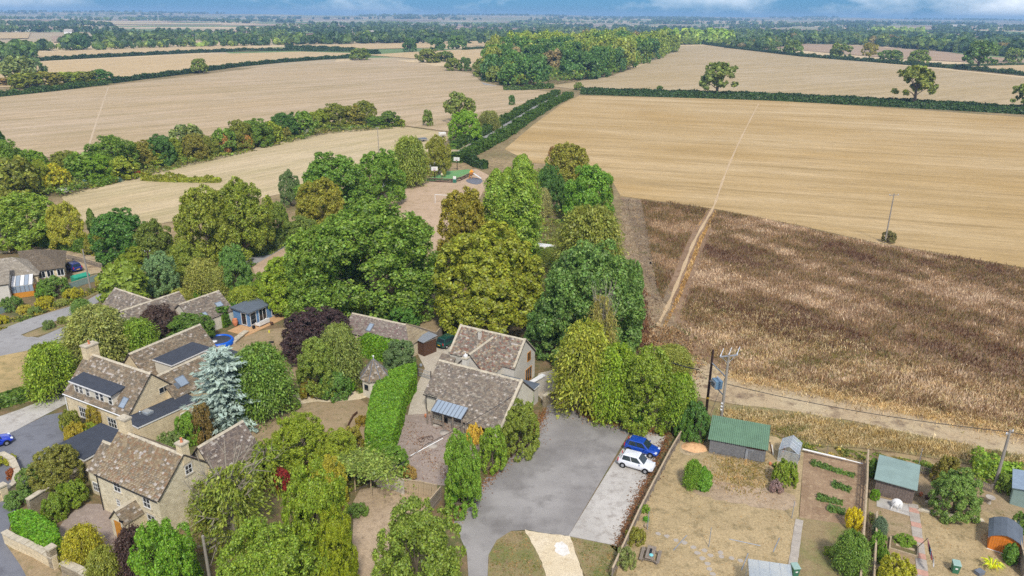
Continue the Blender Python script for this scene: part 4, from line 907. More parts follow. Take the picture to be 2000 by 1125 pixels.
hedge([(178, 365), (200, 362), (222, 356)], 2.6, 1.4, 'low green bushes between two little blue conifers', S(116, 148, 50), .2, 30)
hedge([(280, 352), (330, 355), (380, 356), (430, 356)], 1.6, 1.5, 'straggling yellow-green hedge across the paddock', S(150, 158, 56), .2, 30, rough=.35)

# ------------------------------------------------------------------ hedges
hedge([(1136, 184), (1300, 189), (1480, 195)], 4.5, 2.6, 'long dark field hedge, the part left of the path gap', S(72, 102, 48), .42, 9, bump=.3)
hedge([(1486, 195), (1700, 206), (1900, 217), (2150, 232)], 4.5, 2.6, 'long dark field hedge, the part right of the path gap', S(72, 102, 48), .42, 9, bump=.3)
hedge([(1136, 177), (1480, 186), (1800, 201), (2150, 222)], 2.4, 1.6, 'low inner hedge along the edge of the upper stubble field', S(62, 88, 44), .42, 8, bump=.3)
hedge([(1088, 184), (1040, 206), (992, 234), (945, 262), (885, 292)], 3.2, 2.2, 'thick hedge on the paddock side of the lane', S(88, 116, 52), .26, 20, rough=.2)
hedge([(1112, 190), (1080, 205), (1030, 236), (985, 268), (930, 298), (890, 318)], 4.0, 2.4, 'thick rounded hedge between lane and golden stubble', S(92, 122, 52), .26, 20, rough=.22)
hedge([(1076, 172), (1020, 176), (985, 176)], 4.2, 2.2, 'bushy hedge where the lane meets the wood', S(92, 118, 54), .42, 8, rough=.3)
hedge([(-40, 192), (60, 183), (140, 173), (208, 165)], 4.0, 2.4, 'green hedge under the thicket on the left', S(84, 112, 54), .45, 8, rough=.25)
hedge([(215, 163), (300, 152), (380, 142), (460, 131), (540, 123), (620, 117), (690, 113)], 4.0, 2.6, 'dark hedge between the left stubble field and the strip field', S(66, 94, 48), .5, 7, rough=.2)
hedge([(-40, 130), (80, 119), (230, 111), (370, 104), (480, 100), (585, 99)], 4.0, 2.8, 'dark hedge between the two far strip fields', S(64, 90, 52), .7, 5, rough=.2)
hedge([(590, 100), (690, 101), (740, 106)], 4.5, 3.0, 'short dark hedge running towards the lane bend', S(70, 96, 52), .6, 6, rough=.3)
hedge([(560, 93), (620, 95), (690, 99)], 5, 2.6, 'far hedge above the strip fields', S(74, 98, 58), .7, 5, rough=.3)
hedge([(1330, 80), (1425, 94), (1570, 111), (1700, 121), (1860, 134), (2100, 158)], 4.2, 2.8, 'hedge along the far edge of the upper stubble field', S(80, 104, 56), .6, 6, rough=.3)
hedge([(1850, 131), (1960, 128), (2080, 126)], 3, 1.8, 'low hedge right of the great dark oak', S(86, 106, 58), .6, 6)
hedge([(905, 98), (980, 93)], 4, 2.6, 'hedge running towards the wood from the dark trees', S(84, 106, 58), .6, 6)
hedge([(-30, 478), (60, 476), (140, 487), (212, 500)], 2.2, 2.6, 'long clipped hedge beside the cream track', S(104, 136, 50), .16, 45, bump=.06, rough=.05)
hedge([(-60, 808), (0, 795), (60, 778), (116, 760)], 1.6, 1.4, 'clipped hedge along the pale footway', S(106, 136, 50), .13, 60, bump=.07, rough=.08)
hedge([(428, 640), (455, 618), (490, 600), (515, 585)], 2.0, 2.5, 'tall green hedge along the back of the blue summerhouse', S(96, 134, 48), .16, 45, bump=.08)
hedge([(712, 690), (752, 700), (772, 706)], 2.2, 2.6, 'bright clipped hedge behind the stone tower', S(124, 168, 46), .12, 70, bump=.05, rough=.04)
hedge([(905, 312), (930, 326), (948, 330)], 2, 2.4, 'dark hedge behind the green court', S(70, 98, 50), .25, 25)
hedge([(690, 398), (760, 372), (828, 345)], 1.8, 1.3, 'rough hedge between lane and parched pitch', S(96, 116, 60), .22, 25, rough=.3)
hedge([(500, 500), (560, 474), (640, 430)], 2.0, 1.8, 'rough hedge along the bend of the lane', S(100, 120, 60), .22, 22, rough=.35)
hedge([(1900, 918), (1935, 925), (1990, 938)], 2.0, 1.5, 'bright green brambles behind the picket fence', S(142, 172, 66), .13, 60, rough=.3, cat='bush')
# the great clipped hedge beside the stone tower, and the cottage's corner hedge: wide flat tops
def block_hedge(poly_top, h, label, col, seed, ls=.085, dens=210):
    rng = np.random.default_rng(seed); top = [G2(*q, h) for q in poly_top]; a = np.array(top); c0 = a.mean(0)
    area = abs(sum(top[i][0] * top[(i + 1) % len(top)][1] - top[(i + 1) % len(top)][0] * top[i][1] for i in range(len(top)))) / 2
    P = scatter(top, int(area * dens), rng, True); n1 = len(P)
    zt = h + .09 * vnoise(P, 1.1, seed) + rng.normal(size=n1) * .03; Q = [np.concatenate([P, zt[:, None]], 1)]; NN = [np.array([0, 0, 1.]) + rng.normal(size=(n1, 3)) * .4]
    sgn = np.sign(sum(top[i][0] * top[(i + 1) % len(top)][1] - top[(i + 1) % len(top)][0] * top[i][1] for i in range(len(top))))
    for i in range(len(top)):
        p, q = np.array(top[i]), np.array(top[(i + 1) % len(top)]); L = np.linalg.norm(q - p); m = int(L * h * dens); t = rng.uniform(0, 1, m); z = rng.uniform(0, h, m); d = (q - p) / L; nv = np.array([d[1], -d[0]]) * sgn
        xy = p + (q - p) * t[:, None] + nv * (.06 * np.sin(t * L * 3 + z * 2) + rng.normal(size=m) * .04 - .05 * (z > h - .25))[:, None]; Q.append(np.concatenate([xy, z[:, None]], 1)); NN.append(np.array([nv[0], nv[1], .2]) + rng.normal(size=(m, 3)) * .4)
    Q = np.concatenate(Q); NN = np.concatenate(NN); Q[:, :2] -= c0
    o = thing('hedge', label, 'hedge', (c0[0], c0[1], 0)); f = link('foliage', quadmesh('foliage', Q, NN, ls * rng.uniform(.6, 1.4, len(Q)), 1.3, rng=rng), M['leaf'], o); f.color = col
    cp = (a - c0) * .97; s = MB().prism([tuple(x) for x in cp], 0, h - .08).build('solid_core', M['leaf'], o); s.color = (col[0] * .75, col[1] * .75, col[2] * .75, 1)  # added darker green filler block, not real stems; closes gaps between leaves
block_hedge([(748, 727), (778, 716), (812, 707), (811, 728), (800, 748), (790, 764), (786, 790), (776, 822), (766, 848), (740, 851), (712, 848), (716, 815), (722, 780), (730, 752)], 2.5, 'great bright green clipped hedge in front of the stone tower', S(102, 138, 44), 3)
block_hedge([(16, 1004), (40, 994), (62, 996), (88, 1010), (110, 1026), (116, 1048), (96, 1066), (70, 1055), (36, 1034)], 1.6, 'bright green clipped hedge behind the roadside stone wall', S(102, 144, 40), 4)

# ------------------------------------------------------------------ the wood beyond the lane
rng = np.random.default_rng(5)
def wood(poly, n, pick, label, group, hr, wr, seed, mind=4.0):
    rng = np.random.default_rng(seed); pts = []; tries = 0
    for q in scatter(poly, n * 14, rng):
        if all((q[0] - p[0]) ** 2 + (q[1] - p[1]) ** 2 > mind ** 2 for p in pts): pts.append(q)
        if len(pts) >= n: break
    for q in pts:
        pro, col, nm = pick(q, rng); v = rng.uniform(.85, 1.15)
        up = 1 + .75 * min(1, max(0, (q[1] - 480) / 250)); plant(q, rng.uniform(*wr) * up ** .6, rng.uniform(*hr) * up, pro, tuple(c * v for c in col[:3]), label % nm, 'tree', 'tree', group + ', ' + nm, trunk=True)
def pick_main(q, rng):
    x, y = PX((q[0], q[1], 0)); d = (q[1] - G(1100, 165)[1])
    if d > 190 and rng.uniform() < .75: return 'mid2', S(148, 164, 76), 'pale yellow-green'
    if rng.uniform() < .16: return 'mid3', S(150, 158, 84), 'light green'
    if rng.uniform() < .1: return 'mid2', S(146, 132, 108), 'greyish half-bare'
    return ('mid', 'mid2', 'mid3')[int(rng.integers(3))], (S(84, 112, 58), S(74, 102, 60), S(96, 122, 60))[int(rng.integers(3))], 'dark green'
wood([(955, 160), (1010, 170), (1070, 166), (1130, 158), (1190, 146), (1260, 122), (1318, 99), (1290, 92), (1180, 100), (1080, 108), (1000, 118), (945, 140)], 135, pick_main, '%s tree in the dense wood beyond the lane', 'wood beyond the lane', (13, 18), (13, 19), 11, 8.0)
wood([(930, 148), (985, 168), (1030, 164), (1000, 140)], 12, lambda q, r: ('mid3', S(118, 130, 70), 'grey-green'), '%s rounded tree on the near edge of the wood beyond the lane', 'near edge of the wood', (9, 13), (10, 14), 12, 8)

# ------------------------------------------------------------------ woods and hedgerows far off
class Far:
    def __init__(s): s.P = []; s.N = []; s.S = []; s.C = []
    def add(s, x, y, h, w, col, q, rng):
        z0 = hill(x, y); d = unit(rng, q, np.array([0, -.25, .45])); rad = w / 2 * rng.uniform(.75, 1.05, q)
        P = np.stack([x + d[:, 0] * rad, y + d[:, 1] * rad, z0 + h * .52 + d[:, 2] * h * .46], 1); s.P.append(P); s.N.append(d + rng.normal(size=(q, 3)) * .25)
        s.S.append(np.full(q, max(w, h) * (.30 if q < 20 else .2)) * rng.uniform(.7, 1.2, q)); v = rng.uniform(.8, 1.2); s.C.append(np.tile(np.array([col[0] * v, col[1] * v, col[2] * v, 1]), (q, 1)))
    def build(s, name, label):
        o = link(name, quadmesh(name, np.concatenate(s.P), np.concatenate(s.N), np.concatenate(s.S), 1.1, np.concatenate(s.C), np.random.default_rng(3)), M['leafv'])
        return tag(o, label, None, kind='stuff')
FG = [S(80, 102, 60), S(68, 92, 56), S(90, 112, 64), S(102, 120, 68), S(62, 84, 56)]
def belt(px, rows, sp, h, w, label, cols, q, seed, name='far_wood', dy=None):
    rng = np.random.default_rng(seed); f = Far(); pts = [np.array(G2(*p)) for p in px]; dy = dy or sp
    for a, b in zip(pts, pts[1:]):
        n = max(1, int(np.linalg.norm(b - a) / sp))
        for i in range(n):
            for r in range(rows):
                t = (i + rng.uniform(0, 1)) / n; c = a + (b - a) * t; y = c[1] + r * dy + rng.uniform(0, dy); k = rng.uniform(.75, 1.2)
                f.add(c[0] * y / c[1] + rng.uniform(-sp, sp) * .4, y, rng.uniform(*h) * k, rng.uniform(*w) * k, cols[int(rng.integers(len(cols)))], q, rng)
    f.build(name, label)
belt([(-60, 118), (20, 118), (72, 116)], 5, 9, (12, 16), (10, 14), 'dark copse at the left end of the far strip fields', [S(78, 102, 58), S(88, 110, 60)], 70, 1)
belt([(60, 101), (130, 99), (200, 97), (330, 93), (480, 90), (590, 87)], 4, 12, (5, 13), (8, 14), 'band of mixed trees beyond the far left strip field', FG + [S(130, 146, 80)], 45, 2)
belt([(560, 88), (740, 85), (870, 81), (1010, 79), (1080, 80)], 4, 13, (8, 17), (10, 16), 'long wood crossing beyond the strip fields', FG, 50, 3)
belt([(1000, 88), (1060, 84)], 3, 10, (14, 18), (11, 15), 'tall dark trees at the back of the lane wood', [S(60, 84, 54), S(70, 92, 58)], 60, 31)
belt([(1292, 88), (1360, 87), (1428, 87)], 6, 8, (19, 23), (7, 9), 'plantation of pale green poplars behind the upper stubble', [S(148, 172, 92), S(138, 160, 90), S(156, 174, 88)], 40, 4)
belt([(1430, 95), (1480, 98), (1520, 92), (1570, 86), (1660, 88), (1740, 92), (1840, 101), (1940, 110), (2080, 120)], 5, 13, (8, 18), (10, 17), 'mixed wood along the far side of the ploughed strip', FG + [S(122, 136, 78), S(128, 116, 84)], 50, 5)
belt([(1420, 74), (1560, 74), (1700, 76), (1850, 84), (2060, 96)], 4, 20, (12, 18), (14, 20), 'deep wood rising behind the mixed wood', FG, 30, 6, dy=25)
belt([(1700, 68), (1800, 70)], 4, 12, (18, 22), (10, 13), 'pale tops of a young plantation in the deep wood', [S(146, 166, 100)], 24, 61)
belt([(120, 90), (250, 84), (330, 80)], 4, 11, (10, 15), (10, 14), 'clump of trees round the far farm', FG, 34, 7)
belt([(390, 80), (520, 76), (560, 72)], 4, 12, (9, 13), (10, 14), 'far belt of trees before the green crop', FG, 30, 8)
rng = np.random.default_rng(77); f = Far(); FARC = [S(66, 88, 58), S(58, 80, 54), S(80, 100, 64), S(92, 110, 70)]
for b in range(200):
    y = 1250 * (7.2 ** rng.uniform(0, 1)); x = rng.uniform(-.78, .78) * y; L = rng.uniform(80, 420) * (y / 2200) ** .7; a = rng.normal() * .22; dp = rng.uniform(10, 60) * (y / 2000) ** .8 if rng.uniform() < .55 else 5
    n = int(min(46, 4 + L / (9 * (y / 1500) ** .8))); col = FARC[int(rng.integers(4))]; sc = (y / 1500) ** .35
    for i in range(n):
        t = rng.uniform(-.5, .5); f.add(x + L * t * math.cos(a), y + L * t * math.sin(a) + rng.uniform(0, dp), rng.uniform(8, 14) * (1 + .12 * sc), rng.uniform(10, 15) * sc * 1.15, col, 24 if y < 2500 else 13, rng)
f.build('far_woods', 'bluish woods and hedgerows receding to the horizon')

# ------------------------------------------------------------------ tall weeds and grass
DOCK = [(1300, 395), (1400, 412), (1560, 443), (1690, 474), (2000, 527), (2200, 565), (2200, 870), (2000, 842), (1850, 812), (1600, 762), (1445, 735), (1380, 690), (1330, 620), (1350, 560), (1390, 450)]
DC = [S(112, 84, 66), S(132, 106, 78), S(122, 114, 70), S(150, 128, 92), S(166, 140, 112), S(194, 174, 148), S(220, 204, 182)]
fpn = [(a[0] + (b[0] - a[0]) * k / 8, a[1] + (b[1] - a[1]) * k / 8) for a, b in zip(_fp, _fp[1:]) for k in range(8)]
stalks('weeds', 'brown seeding docks and dead weeds covering the fallow field', DOCK, 90000, (.3, .95), .065, DC, 21, .11, .3, ragged_edge=.35, clear=(fpn, .8))
stalks('weeds', 'brown seeding docks left of the footpath', [(1252, 392), (1376, 412), (1370, 440), (1346, 500), (1320, 560), (1302, 600), (1284, 570), (1266, 470)], 11000, (.3, .95), .07, DC[1:6], 22, .15, .22, clear=(fpn, 1.2))
stalks('tall_grass', 'straw-coloured grass bordering the footpath through the weeds', [(1384, 408), (1400, 414), (1372, 470), (1350, 530), (1330, 580), (1300, 640), (1284, 640), (1310, 570), (1336, 500), (1362, 445)], 3500, (.3, .7), .1, [S(206, 176, 116), S(190, 156, 98), S(214, 188, 136)], 23, .3, .4, clear=(fpn, .8))
stalks('tall_grass', 'tall golden grass between the sheds and the mown track', [(1405, 800), (1500, 808), (1600, 820), (1820, 862), (2000, 898), (2150, 930), (2150, 962), (1990, 925), (1890, 900), (1790, 885), (1700, 872), (1590, 866), (1512, 846), (1420, 830)], 17000, (.2, .75), .05, [S(182, 164, 116), S(200, 186, 142), S(218, 206, 170), S(174, 162, 112), S(136, 140, 84)], 24, .25, .5, ragged_edge=.5)
stalks('tall_grass', 'golden grass along the lower edge of the fallow field', [(1420, 728), (1600, 757), (1850, 806), (2100, 858), (2100, 878), (1850, 826), (1600, 774), (1440, 744)], 9000, (.25, .7), .05, [S(202, 182, 136), S(222, 206, 168), S(192, 172, 132)], 25, .25, .55, ragged_edge=.6)
stalks('tall_grass', 'rough yellow grass in front of the green-roofed shed', [(1392, 895), (1420, 885), (1500, 908), (1505, 945), (1470, 962), (1400, 950)], 2600, (.1, .4), .04, [S(188, 160, 104), S(176, 158, 96), S(148, 144, 80), S(206, 182, 130)], 26, .5, .6, ragged_edge=.9)
stalks('tall_grass', 'dry scrub on the rough ground beside the furrows', [(1240, 640), (1330, 640), (1360, 700), (1340, 770), (1310, 700), (1250, 690)], 3500, (.1, .5), .1, [S(150, 124, 92), S(190, 160, 120), S(120, 96, 76), S(116, 122, 70)], 27, .4, .6, ragged_edge=1.)
stalks('tall_grass', 'reddish dead stalks at the foot of the field-edge trees', [(1222, 560), (1240, 530), (1262, 600), (1262, 690), (1236, 690)], 2200, (.3, .9), .1, [S(120, 84, 66), S(150, 116, 88), S(100, 70, 56)], 28, .4, .3, ragged_edge=.6)
stalks('grass', 'patchy short grass on the island lawn', [(955, 1180), (957, 1086), (972, 1058), (998, 1040), (1022, 1040), (1036, 1064), (1056, 1106), (1084, 1180)], 2600, (.05, .18), .07, [S(176, 146, 100), S(110, 130, 60), S(150, 140, 80), S(190, 160, 112)], 29, .8, .8)
stalks('grass', 'patchy short grass between concrete and entrance path', [(1116, 1052), (1204, 1071), (1190, 1180), (1166, 1180), (1126, 1076)], 1600, (.05, .18), .07, [S(176, 146, 100), S(100, 128, 56), S(150, 140, 80)], 30, .8, .8)
stalks('grass', 'dry tufts over the parched garden lawn', [(1345, 900), (1555, 950), (1545, 1150), (1200, 1150), (1240, 1030), (1300, 930)], 5000, (.03, .12), .06, [S(206, 172, 112), S(176, 142, 92), S(150, 122, 84), S(196, 166, 110)], 31, .5, 1.0)
stalks('grass', 'dry tufts over the lawn with the washing line', [(1800, 995), (1960, 1005), (1975, 1070), (1985, 1180), (1818, 1180)], 2600, (.03, .12), .06, [S(190, 156, 104), S(160, 134, 88), S(128, 130, 70)], 32, .5, 1.0)
stalks('tall_grass', 'pale bleached grass in the nearer half of the fallow field', [(1340, 600), (1480, 600), (1700, 690), (2100, 780), (2100, 862), (1850, 812), (1600, 762), (1445, 735), (1380, 690)], 22000, (.3, .8), .05, [S(146, 124, 88), S(204, 188, 150), S(222, 210, 176), S(196, 178, 134), S(140, 136, 84)], 33, .3, .5, ragged_edge=2.5, clear=(fpn, 1.2))
UG = [S(84, 108, 50), S(104, 128, 56), S(124, 130, 64), S(96, 104, 60), S(136, 124, 76)]
undergrowth('undergrowth', 'brambles and saplings filling the floor of the wood', [(560, 640), (600, 560), (700, 520), (860, 540), (900, 500), (880, 440), (960, 400), (1060, 330), (1150, 330), (1195, 380), (1215, 480), (1235, 640), (1240, 700), (1080, 690), (1030, 640), (920, 612), (905, 570), (830, 575), (800, 640), (690, 600)], 60000, 1.8, UG, 41, .15, .25)
undergrowth('undergrowth', 'rough growth between the lane trees and the orchard', [(210, 500), (340, 480), (540, 450), (680, 400), (690, 415), (560, 480), (480, 530), (500, 600), (430, 590), (300, 580), (215, 560)], 26000, 1.6, UG, 42, .17, .25)
undergrowth('undergrowth', 'weeds under the overgrown row along the paddock', [(-20, 390), (-20, 330), (170, 305), (400, 275), (640, 246), (790, 243), (790, 250), (640, 262), (400, 318), (260, 350), (130, 385)], 22000, 2.2, UG, 43, .3, .15, -.6)
undergrowth('flower_bed', 'mixed low planting round the garden paths', [(560, 770), (600, 745), (720, 760), (705, 770), (640, 760), (600, 765), (560, 790), (500, 800), (470, 790)], 7000, .7, UG, 44, .09, .8)
undergrowth('flower_bed', 'mixed planting between the stone cottage and the brown lawn', [(330, 905), (420, 860), (450, 900), (540, 905), (640, 910), (720, 870), (725, 940), (690, 960), (660, 1000), (400, 1000), (340, 960)], 16000, .9, UG, 45, .09, .7)
undergrowth('flower_bed', 'planting along the front of the large house and drive', [(126, 800), (160, 815), (215, 845), (200, 870), (150, 850), (120, 900), (60, 950), (40, 990), (30, 980), (100, 900), (128, 850)], 6000, .6, UG + [S(150, 130, 60)], 46, .08, .9)
undergrowth('flower_bed', 'planting in the stone cottage front garden', [(115, 1060), (150, 1085), (250, 1075), (330, 1060), (360, 1180), (150, 1150)], 9000, .8, UG, 47, .09, .8)
undergrowth('flower_bed', 'plants growing along the board fence and terrace beds', [(1698, 990), (1722, 1000), (1735, 1075), (1725, 1150), (1695, 1150)], 2600, .6, UG + [S(150, 140, 160)], 48, .07, 1.2)
undergrowth('weeds', 'green weeds and brambles along the back of the sheds', [(1500, 845), (1580, 868), (1700, 885), (1790, 900), (1900, 920), (2000, 945), (2000, 960), (1900, 940), (1780, 920), (1690, 900), (1570, 880)], 5000, .6, UG + [S(180, 160, 90)], 49, .09, .7, .1)
undergrowth('weeds', 'scrub in front of the bungalow bank', [(-20, 640), (60, 612), (140, 585), (200, 555), (205, 562), (140, 595), (60, 622), (-20, 655)], 4000, .7, UG + [S(190, 180, 70)], 50, .1, .6)
LT = [S(150, 104, 66), S(126, 90, 62), S(176, 132, 84), S(110, 84, 62)]
litter('fallen leaves along the top edge of the car park', [(1090, 775), (1130, 800), (1160, 822), (1240, 838), (1310, 850)], 2600, LT, 51, .06, .5)
litter('fallen leaves along the left edge of the car park', [(1066, 800), (1040, 858), (990, 895), (950, 940), (905, 990), (888, 1020)], 2600, LT, 52, .06, .45)
litter('soil and leaves creeping over the concrete beside the fence', [(1302, 855), (1262, 940), (1232, 1003), (1206, 1065)], 2600, LT[:2] + [S(96, 76, 58)], 53, .07, .35)
litter('grit and leaves scattered on the gravel yard', [(790, 830), (840, 900), (880, 930), (920, 870), (850, 820)], 1500, LT + [S(196, 186, 170)], 54, .05, 1.2)
undergrowth('undergrowth', 'bushy edge of the wood beyond the lane', [(945, 150), (1000, 172), (1070, 169), (1130, 161), (1190, 149), (1260, 125), (1320, 101), (1300, 96), (1180, 110), (1080, 118), (1000, 122), (945, 142)], 16000, 6.0, UG[:4], 55, .75, .05, -1.5)
stalks('weeds', 'sparse dead weeds and clods over the rough strip at the wood edge', [(1214, 388), (1250, 392), (1282, 480), (1310, 570), (1290, 640), (1240, 660), (1228, 600), (1220, 470)], 5000, (.05, .45), .06, [S(96, 80, 64), S(130, 108, 84), S(176, 154, 120), S(112, 116, 72)], 34, .5, .8, ragged_edge=.6)
T(1046, 512, 478, 36, 'bush2', S(110, 130, 60), 'leafy bush hiding the left end of the white caravan', 'bush')
T(1074, 514, 482, 34, 'feather2', S(120, 132, 70), 'thin shrub hiding the right end of the white caravan', 'shrub')
# ------------------------------------------------------------------ building kit
TILE = [S(148, 134, 112), S(134, 122, 104), S(162, 146, 122), S(140, 122, 100), S(126, 116, 100), S(154, 136, 112)]
LICH = [S(198, 188, 176), S(184, 172, 156)]
class House:
    def __init__(s, name, label, cat, o, rot):
        s.o = o; s.rot = rot; s.root = thing(name, label, cat, (o[0], o[1], 0), rot); s.cs, s.sn = math.cos(rot), math.sin(rot)
    def loc(s, p):
        dx, dy = p[0] - s.o[0], p[1] - s.o[1]; return (dx * s.cs + dy * s.sn, -dx * s.sn + dy * s.cs)
    def at(s, px, py, z=0.): return s.loc(G(px, py, z))
    def hit(s, px, py, side, k):
        "where the sight line through a pixel meets the wall y=k ('y') or x=k ('x'): (along, z)"
        a = s.loc(_C); d = _f0 + _R * ((px - 1000) / F) + _U * ((562.5 - py) / F); q = s.loc(_C + d); dx, dy = q[0] - a[0], q[1] - a[1]
        t = (k - a[1]) / dy if side == 'y' else (k - a[0]) / dx
        return ((a[0] + dx * t) if side == 'y' else (a[1] + dy * t), CAMH + d[2] * t)
    def box(s, name, mat, x0, x1, y0, y1, z0, z1, parent=None, bevel=0.): return MB().box(x0, x1, y0, y1, z0, z1).build(name, mat, parent or s.root, bevel=bevel)
    def slates(s, p0, p1, p2, p3, parent, course=.22, wid=.34, tile=TILE, lich=.10, seed=0, single=0, name='roof_slates', th=.035, mossy=None):
        "stone slates on the slope eave p0-p1, ridge p3-p2"
        rr = random.Random(seed); p0, p1, p2, p3 = map(Vector, (p0, p1, p2, p3)); up = (p3 - p0).length; nr = max(2, int(up / course)); nrm = (p1 - p0).cross(p3 - p0).normalized()
        if nrm.z < 0: nrm = -nrm
        mb = MB(); cnt = 0; big = []
        for r in range(nr):
            v0 = r / nr; v1 = min(1., (r + 1.25) / nr); a0, b0 = p0.lerp(p3, v0), p1.lerp(p2, v0); a1, b1 = p0.lerp(p3, v1), p1.lerp(p2, v1); L = (b0 - a0).length
            if L < .1: continue
            u = -rr.uniform(0, wid * .6) / L
            while u < 1:
                w = wid * rr.uniform(.65, 1.35) * (1.15 - .3 * v0) / L; ua, ub = max(0, u), min(1, u + w - .012 / L); u += w
                if ub - ua < .02 / L: continue
                t = th * rr.uniform(.6, 1.5); j = rr.uniform(-.02, .02)
                A, B, C, D = a0.lerp(b0, ua), a0.lerp(b0, ub), a1.lerp(b1, ub), a1.lerp(b1, ua); sl = (D - A).normalized(); A = A + sl * j; B = B + sl * (j + rr.uniform(-.012, .012))
                c = rr.choice(LICH) if rr.random() < lich * (1.6 if (v0 > .86 or ua < .04 or ub > .96) else 1) else rr.choice(tile); k = rr.uniform(.88, 1.1); c = (c[0] * k, c[1] * k, c[2] * k, 1)
                vs_ = [A + nrm * t, B + nrm * t, C + nrm * .012, D + nrm * .012, A, B, C, D]
                if single: big.append((vs_, c))
                else: mb.add(vs_, [(0, 1, 2, 3), (4, 5, 1, 0), (5, 6, 2, 1), (7, 4, 0, 3)], c)
        if single:
            for vs_, c in big[:single]:
                o = vs_[4]; m1 = MB().add([p - o for p in vs_], [(0, 1, 2, 3), (4, 5, 1, 0), (5, 6, 2, 1), (7, 4, 0, 3)], c).mesh('slate'); link('slate', m1, M['slate'], parent, o)
            for vs_, c in big[single:]: mb.add(vs_, [(0, 1, 2, 3), (4, 5, 1, 0), (5, 6, 2, 1), (7, 4, 0, 3)], c)
        if mb.v: mb.build(name, M['slate'], parent, kind='stuff')
    def slope(s, p0, p1, p2, p3, mat=None, over=0., th=.10, slates=True, name='roof', **k):
        p0, p1, p2, p3 = map(Vector, (p0, p1, p2, p3)); n = (p1 - p0).cross(p3 - p0).normalized(); n = -n if n.z < 0 else n
        if over: d0 = (p0 - p3).normalized(); d1 = (p1 - p2).normalized(); p0 = p0 + d0 * over; p1 = p1 + d1 * over
        t = n * th; vs_ = [p0 - t, p1 - t, p2 - t, p3 - t, p0, p1, p2, p3]; up = n * .002
        r = MB().add([v + up for v in vs_], [(0, 3, 2, 1), (4, 5, 6, 7), (0, 1, 5, 4), (1, 2, 6, 5), (2, 3, 7, 6), (3, 0, 4, 7)]).build(name, mat or M['leadroof'], s.root)
        if slates: s.slates(p0 + n * .01, p1 + n * .01, p2 + n * .01, p3 + n * .01, r, **k)
        return r
    def gable(s, x0, x1, y0, y1, ze, zr, axis='x', mat='stone', over=.18, verge=.14, ze2=None, front=True, back=True, cope=None, seed=1, wall=True, ridge=True, **k):
        "rectangular block with a pitched roof, its ridge along x or y; front eave at height ze, rear eave ze2"
        ze2 = ze if ze2 is None else ze2; f = (lambda x, y, z: (x, y, z)) if axis == 'x' else (lambda x, y, z: (y, x, z))
        if axis == 'x': a0, a1, b0, b1 = x0, x1, y0, y1
        else: a0, a1, b0, b1 = y0, y1, x0, x1
        bm = (b0 * (zr - ze2) + b1 * (zr - ze)) / ((zr - ze) + (zr - ze2)) if ze2 != ze else (b0 + b1) / 2; d = .12
        if wall:
            pf = [(b0, 0), (b1, 0), (b1, ze2 - d), (bm, zr - d), (b0, ze - d)]; mb = MB(); vs_ = [f(a, b, z) for a in (a0, a1) for b, z in pf]
            mb.add(vs_, [(0, 1, 2, 3, 4), (9, 8, 7, 6, 5)] + [(i, 5 + i, 5 + (i + 1) % 5, (i + 1) % 5) for i in range(5)])
            w = mb.build('wall', M[mat], s.root)
            bm_ = bmesh.new(); bm_.from_mesh(w.data); bmesh.ops.recalc_face_normals(bm_, faces=bm_.faces); bm_.to_mesh(w.data); bm_.free()
        A, B = a0 - verge, a1 + verge
        if front: s.slope(f(A, b0, ze), f(B, b0, ze), f(B, bm, zr), f(A, bm, zr), over=over, seed=seed, **k)
        if back: k2 = dict(k); k2.pop('single', 0); s.slope(f(A, b1, ze2), f(B, b1, ze2), f(B, bm, zr), f(A, bm, zr), over=over, seed=seed + 50, **k2)
        if ridge:
            mb = MB(); n = max(1, int((B - A) / .45))
            for i in range(n):
                u0, u1 = A + (B - A) * i / n + .01, A + (B - A) * (i + 1) / n; h = .02 * (i % 3)
                mb.add([f(u0, bm - .17, zr - .10), f(u0, bm, zr + .08 + h * .4), f(u0, bm + .17, zr - .10), f(u1, bm - .17, zr - .10), f(u1, bm, zr + .08 + h * .4), f(u1, bm + .17, zr - .10)], [(0, 3, 4, 1), (1, 4, 5, 2), (0, 1, 2), (3, 5, 4)], None)
            mb.build('ridge_tiles', M['coping'], s.root, kind='stuff')
        if cope:
            for e, (a, sg) in {'start': (a0 - verge, 1), 'end': (a1 + verge, -1)}.items():
                if e not in cope: continue
                mb = MB()
                for bb, zz in ((b0, ze), (b1, ze2)):
                    a2 = a + sg * .3; p = [f(a, bb, zz), f(a2, bb, zz), f(a2, bm, zr), f(a, bm, zr)]; mb.add([(x, y, z + .02) for x, y, z in p] + [(x, y, z + .16) for x, y, z in p], [(0, 3, 2, 1), (4, 5, 6, 7), (0, 1, 5, 4), (1, 2, 6, 5), (2, 3, 7, 6), (3, 0, 4, 7)])
                mb.build('coping', M['coping'], s.root)
        return bm
    def window(s, side, k, u, z, w, h, nx=2, ny=2, face=-1, mat='white', surround=None, glass='glass', parent=None, t=.06, name='window'):
        "window on the wall y=k or x=k, centred at u along the wall and z up"
        f = (lambda a, b, c: (a, b, c)) if side == 'y' else (lambda a, b, c: (b, a, c)); q = lambda mb, a0, a1, d0, d1, c0, c1: mb.box(*( [a0, a1] + sorted([k + face * d0, k + face * d1]) + [c0, c1] if side == 'y' else sorted([k + face * d0, k + face * d1]) + [a0, a1, c0, c1]))
        m = MB(); x0, x1, z0, z1 = u - w / 2, u + w / 2, z - h / 2, z + h / 2; b = t
        q(m, x0, x1, -.02, .05, z0, z0 + b); q(m, x0, x1, -.02, .05, z1 - b, z1)
        for i in range(nx + 1): c = x0 + b / 2 + (w - b) * i / nx; bb = b if i in (0, nx) else b * .7; q(m, c - bb / 2, c + bb / 2, -.015, .046, z0 + b, z1 - b)
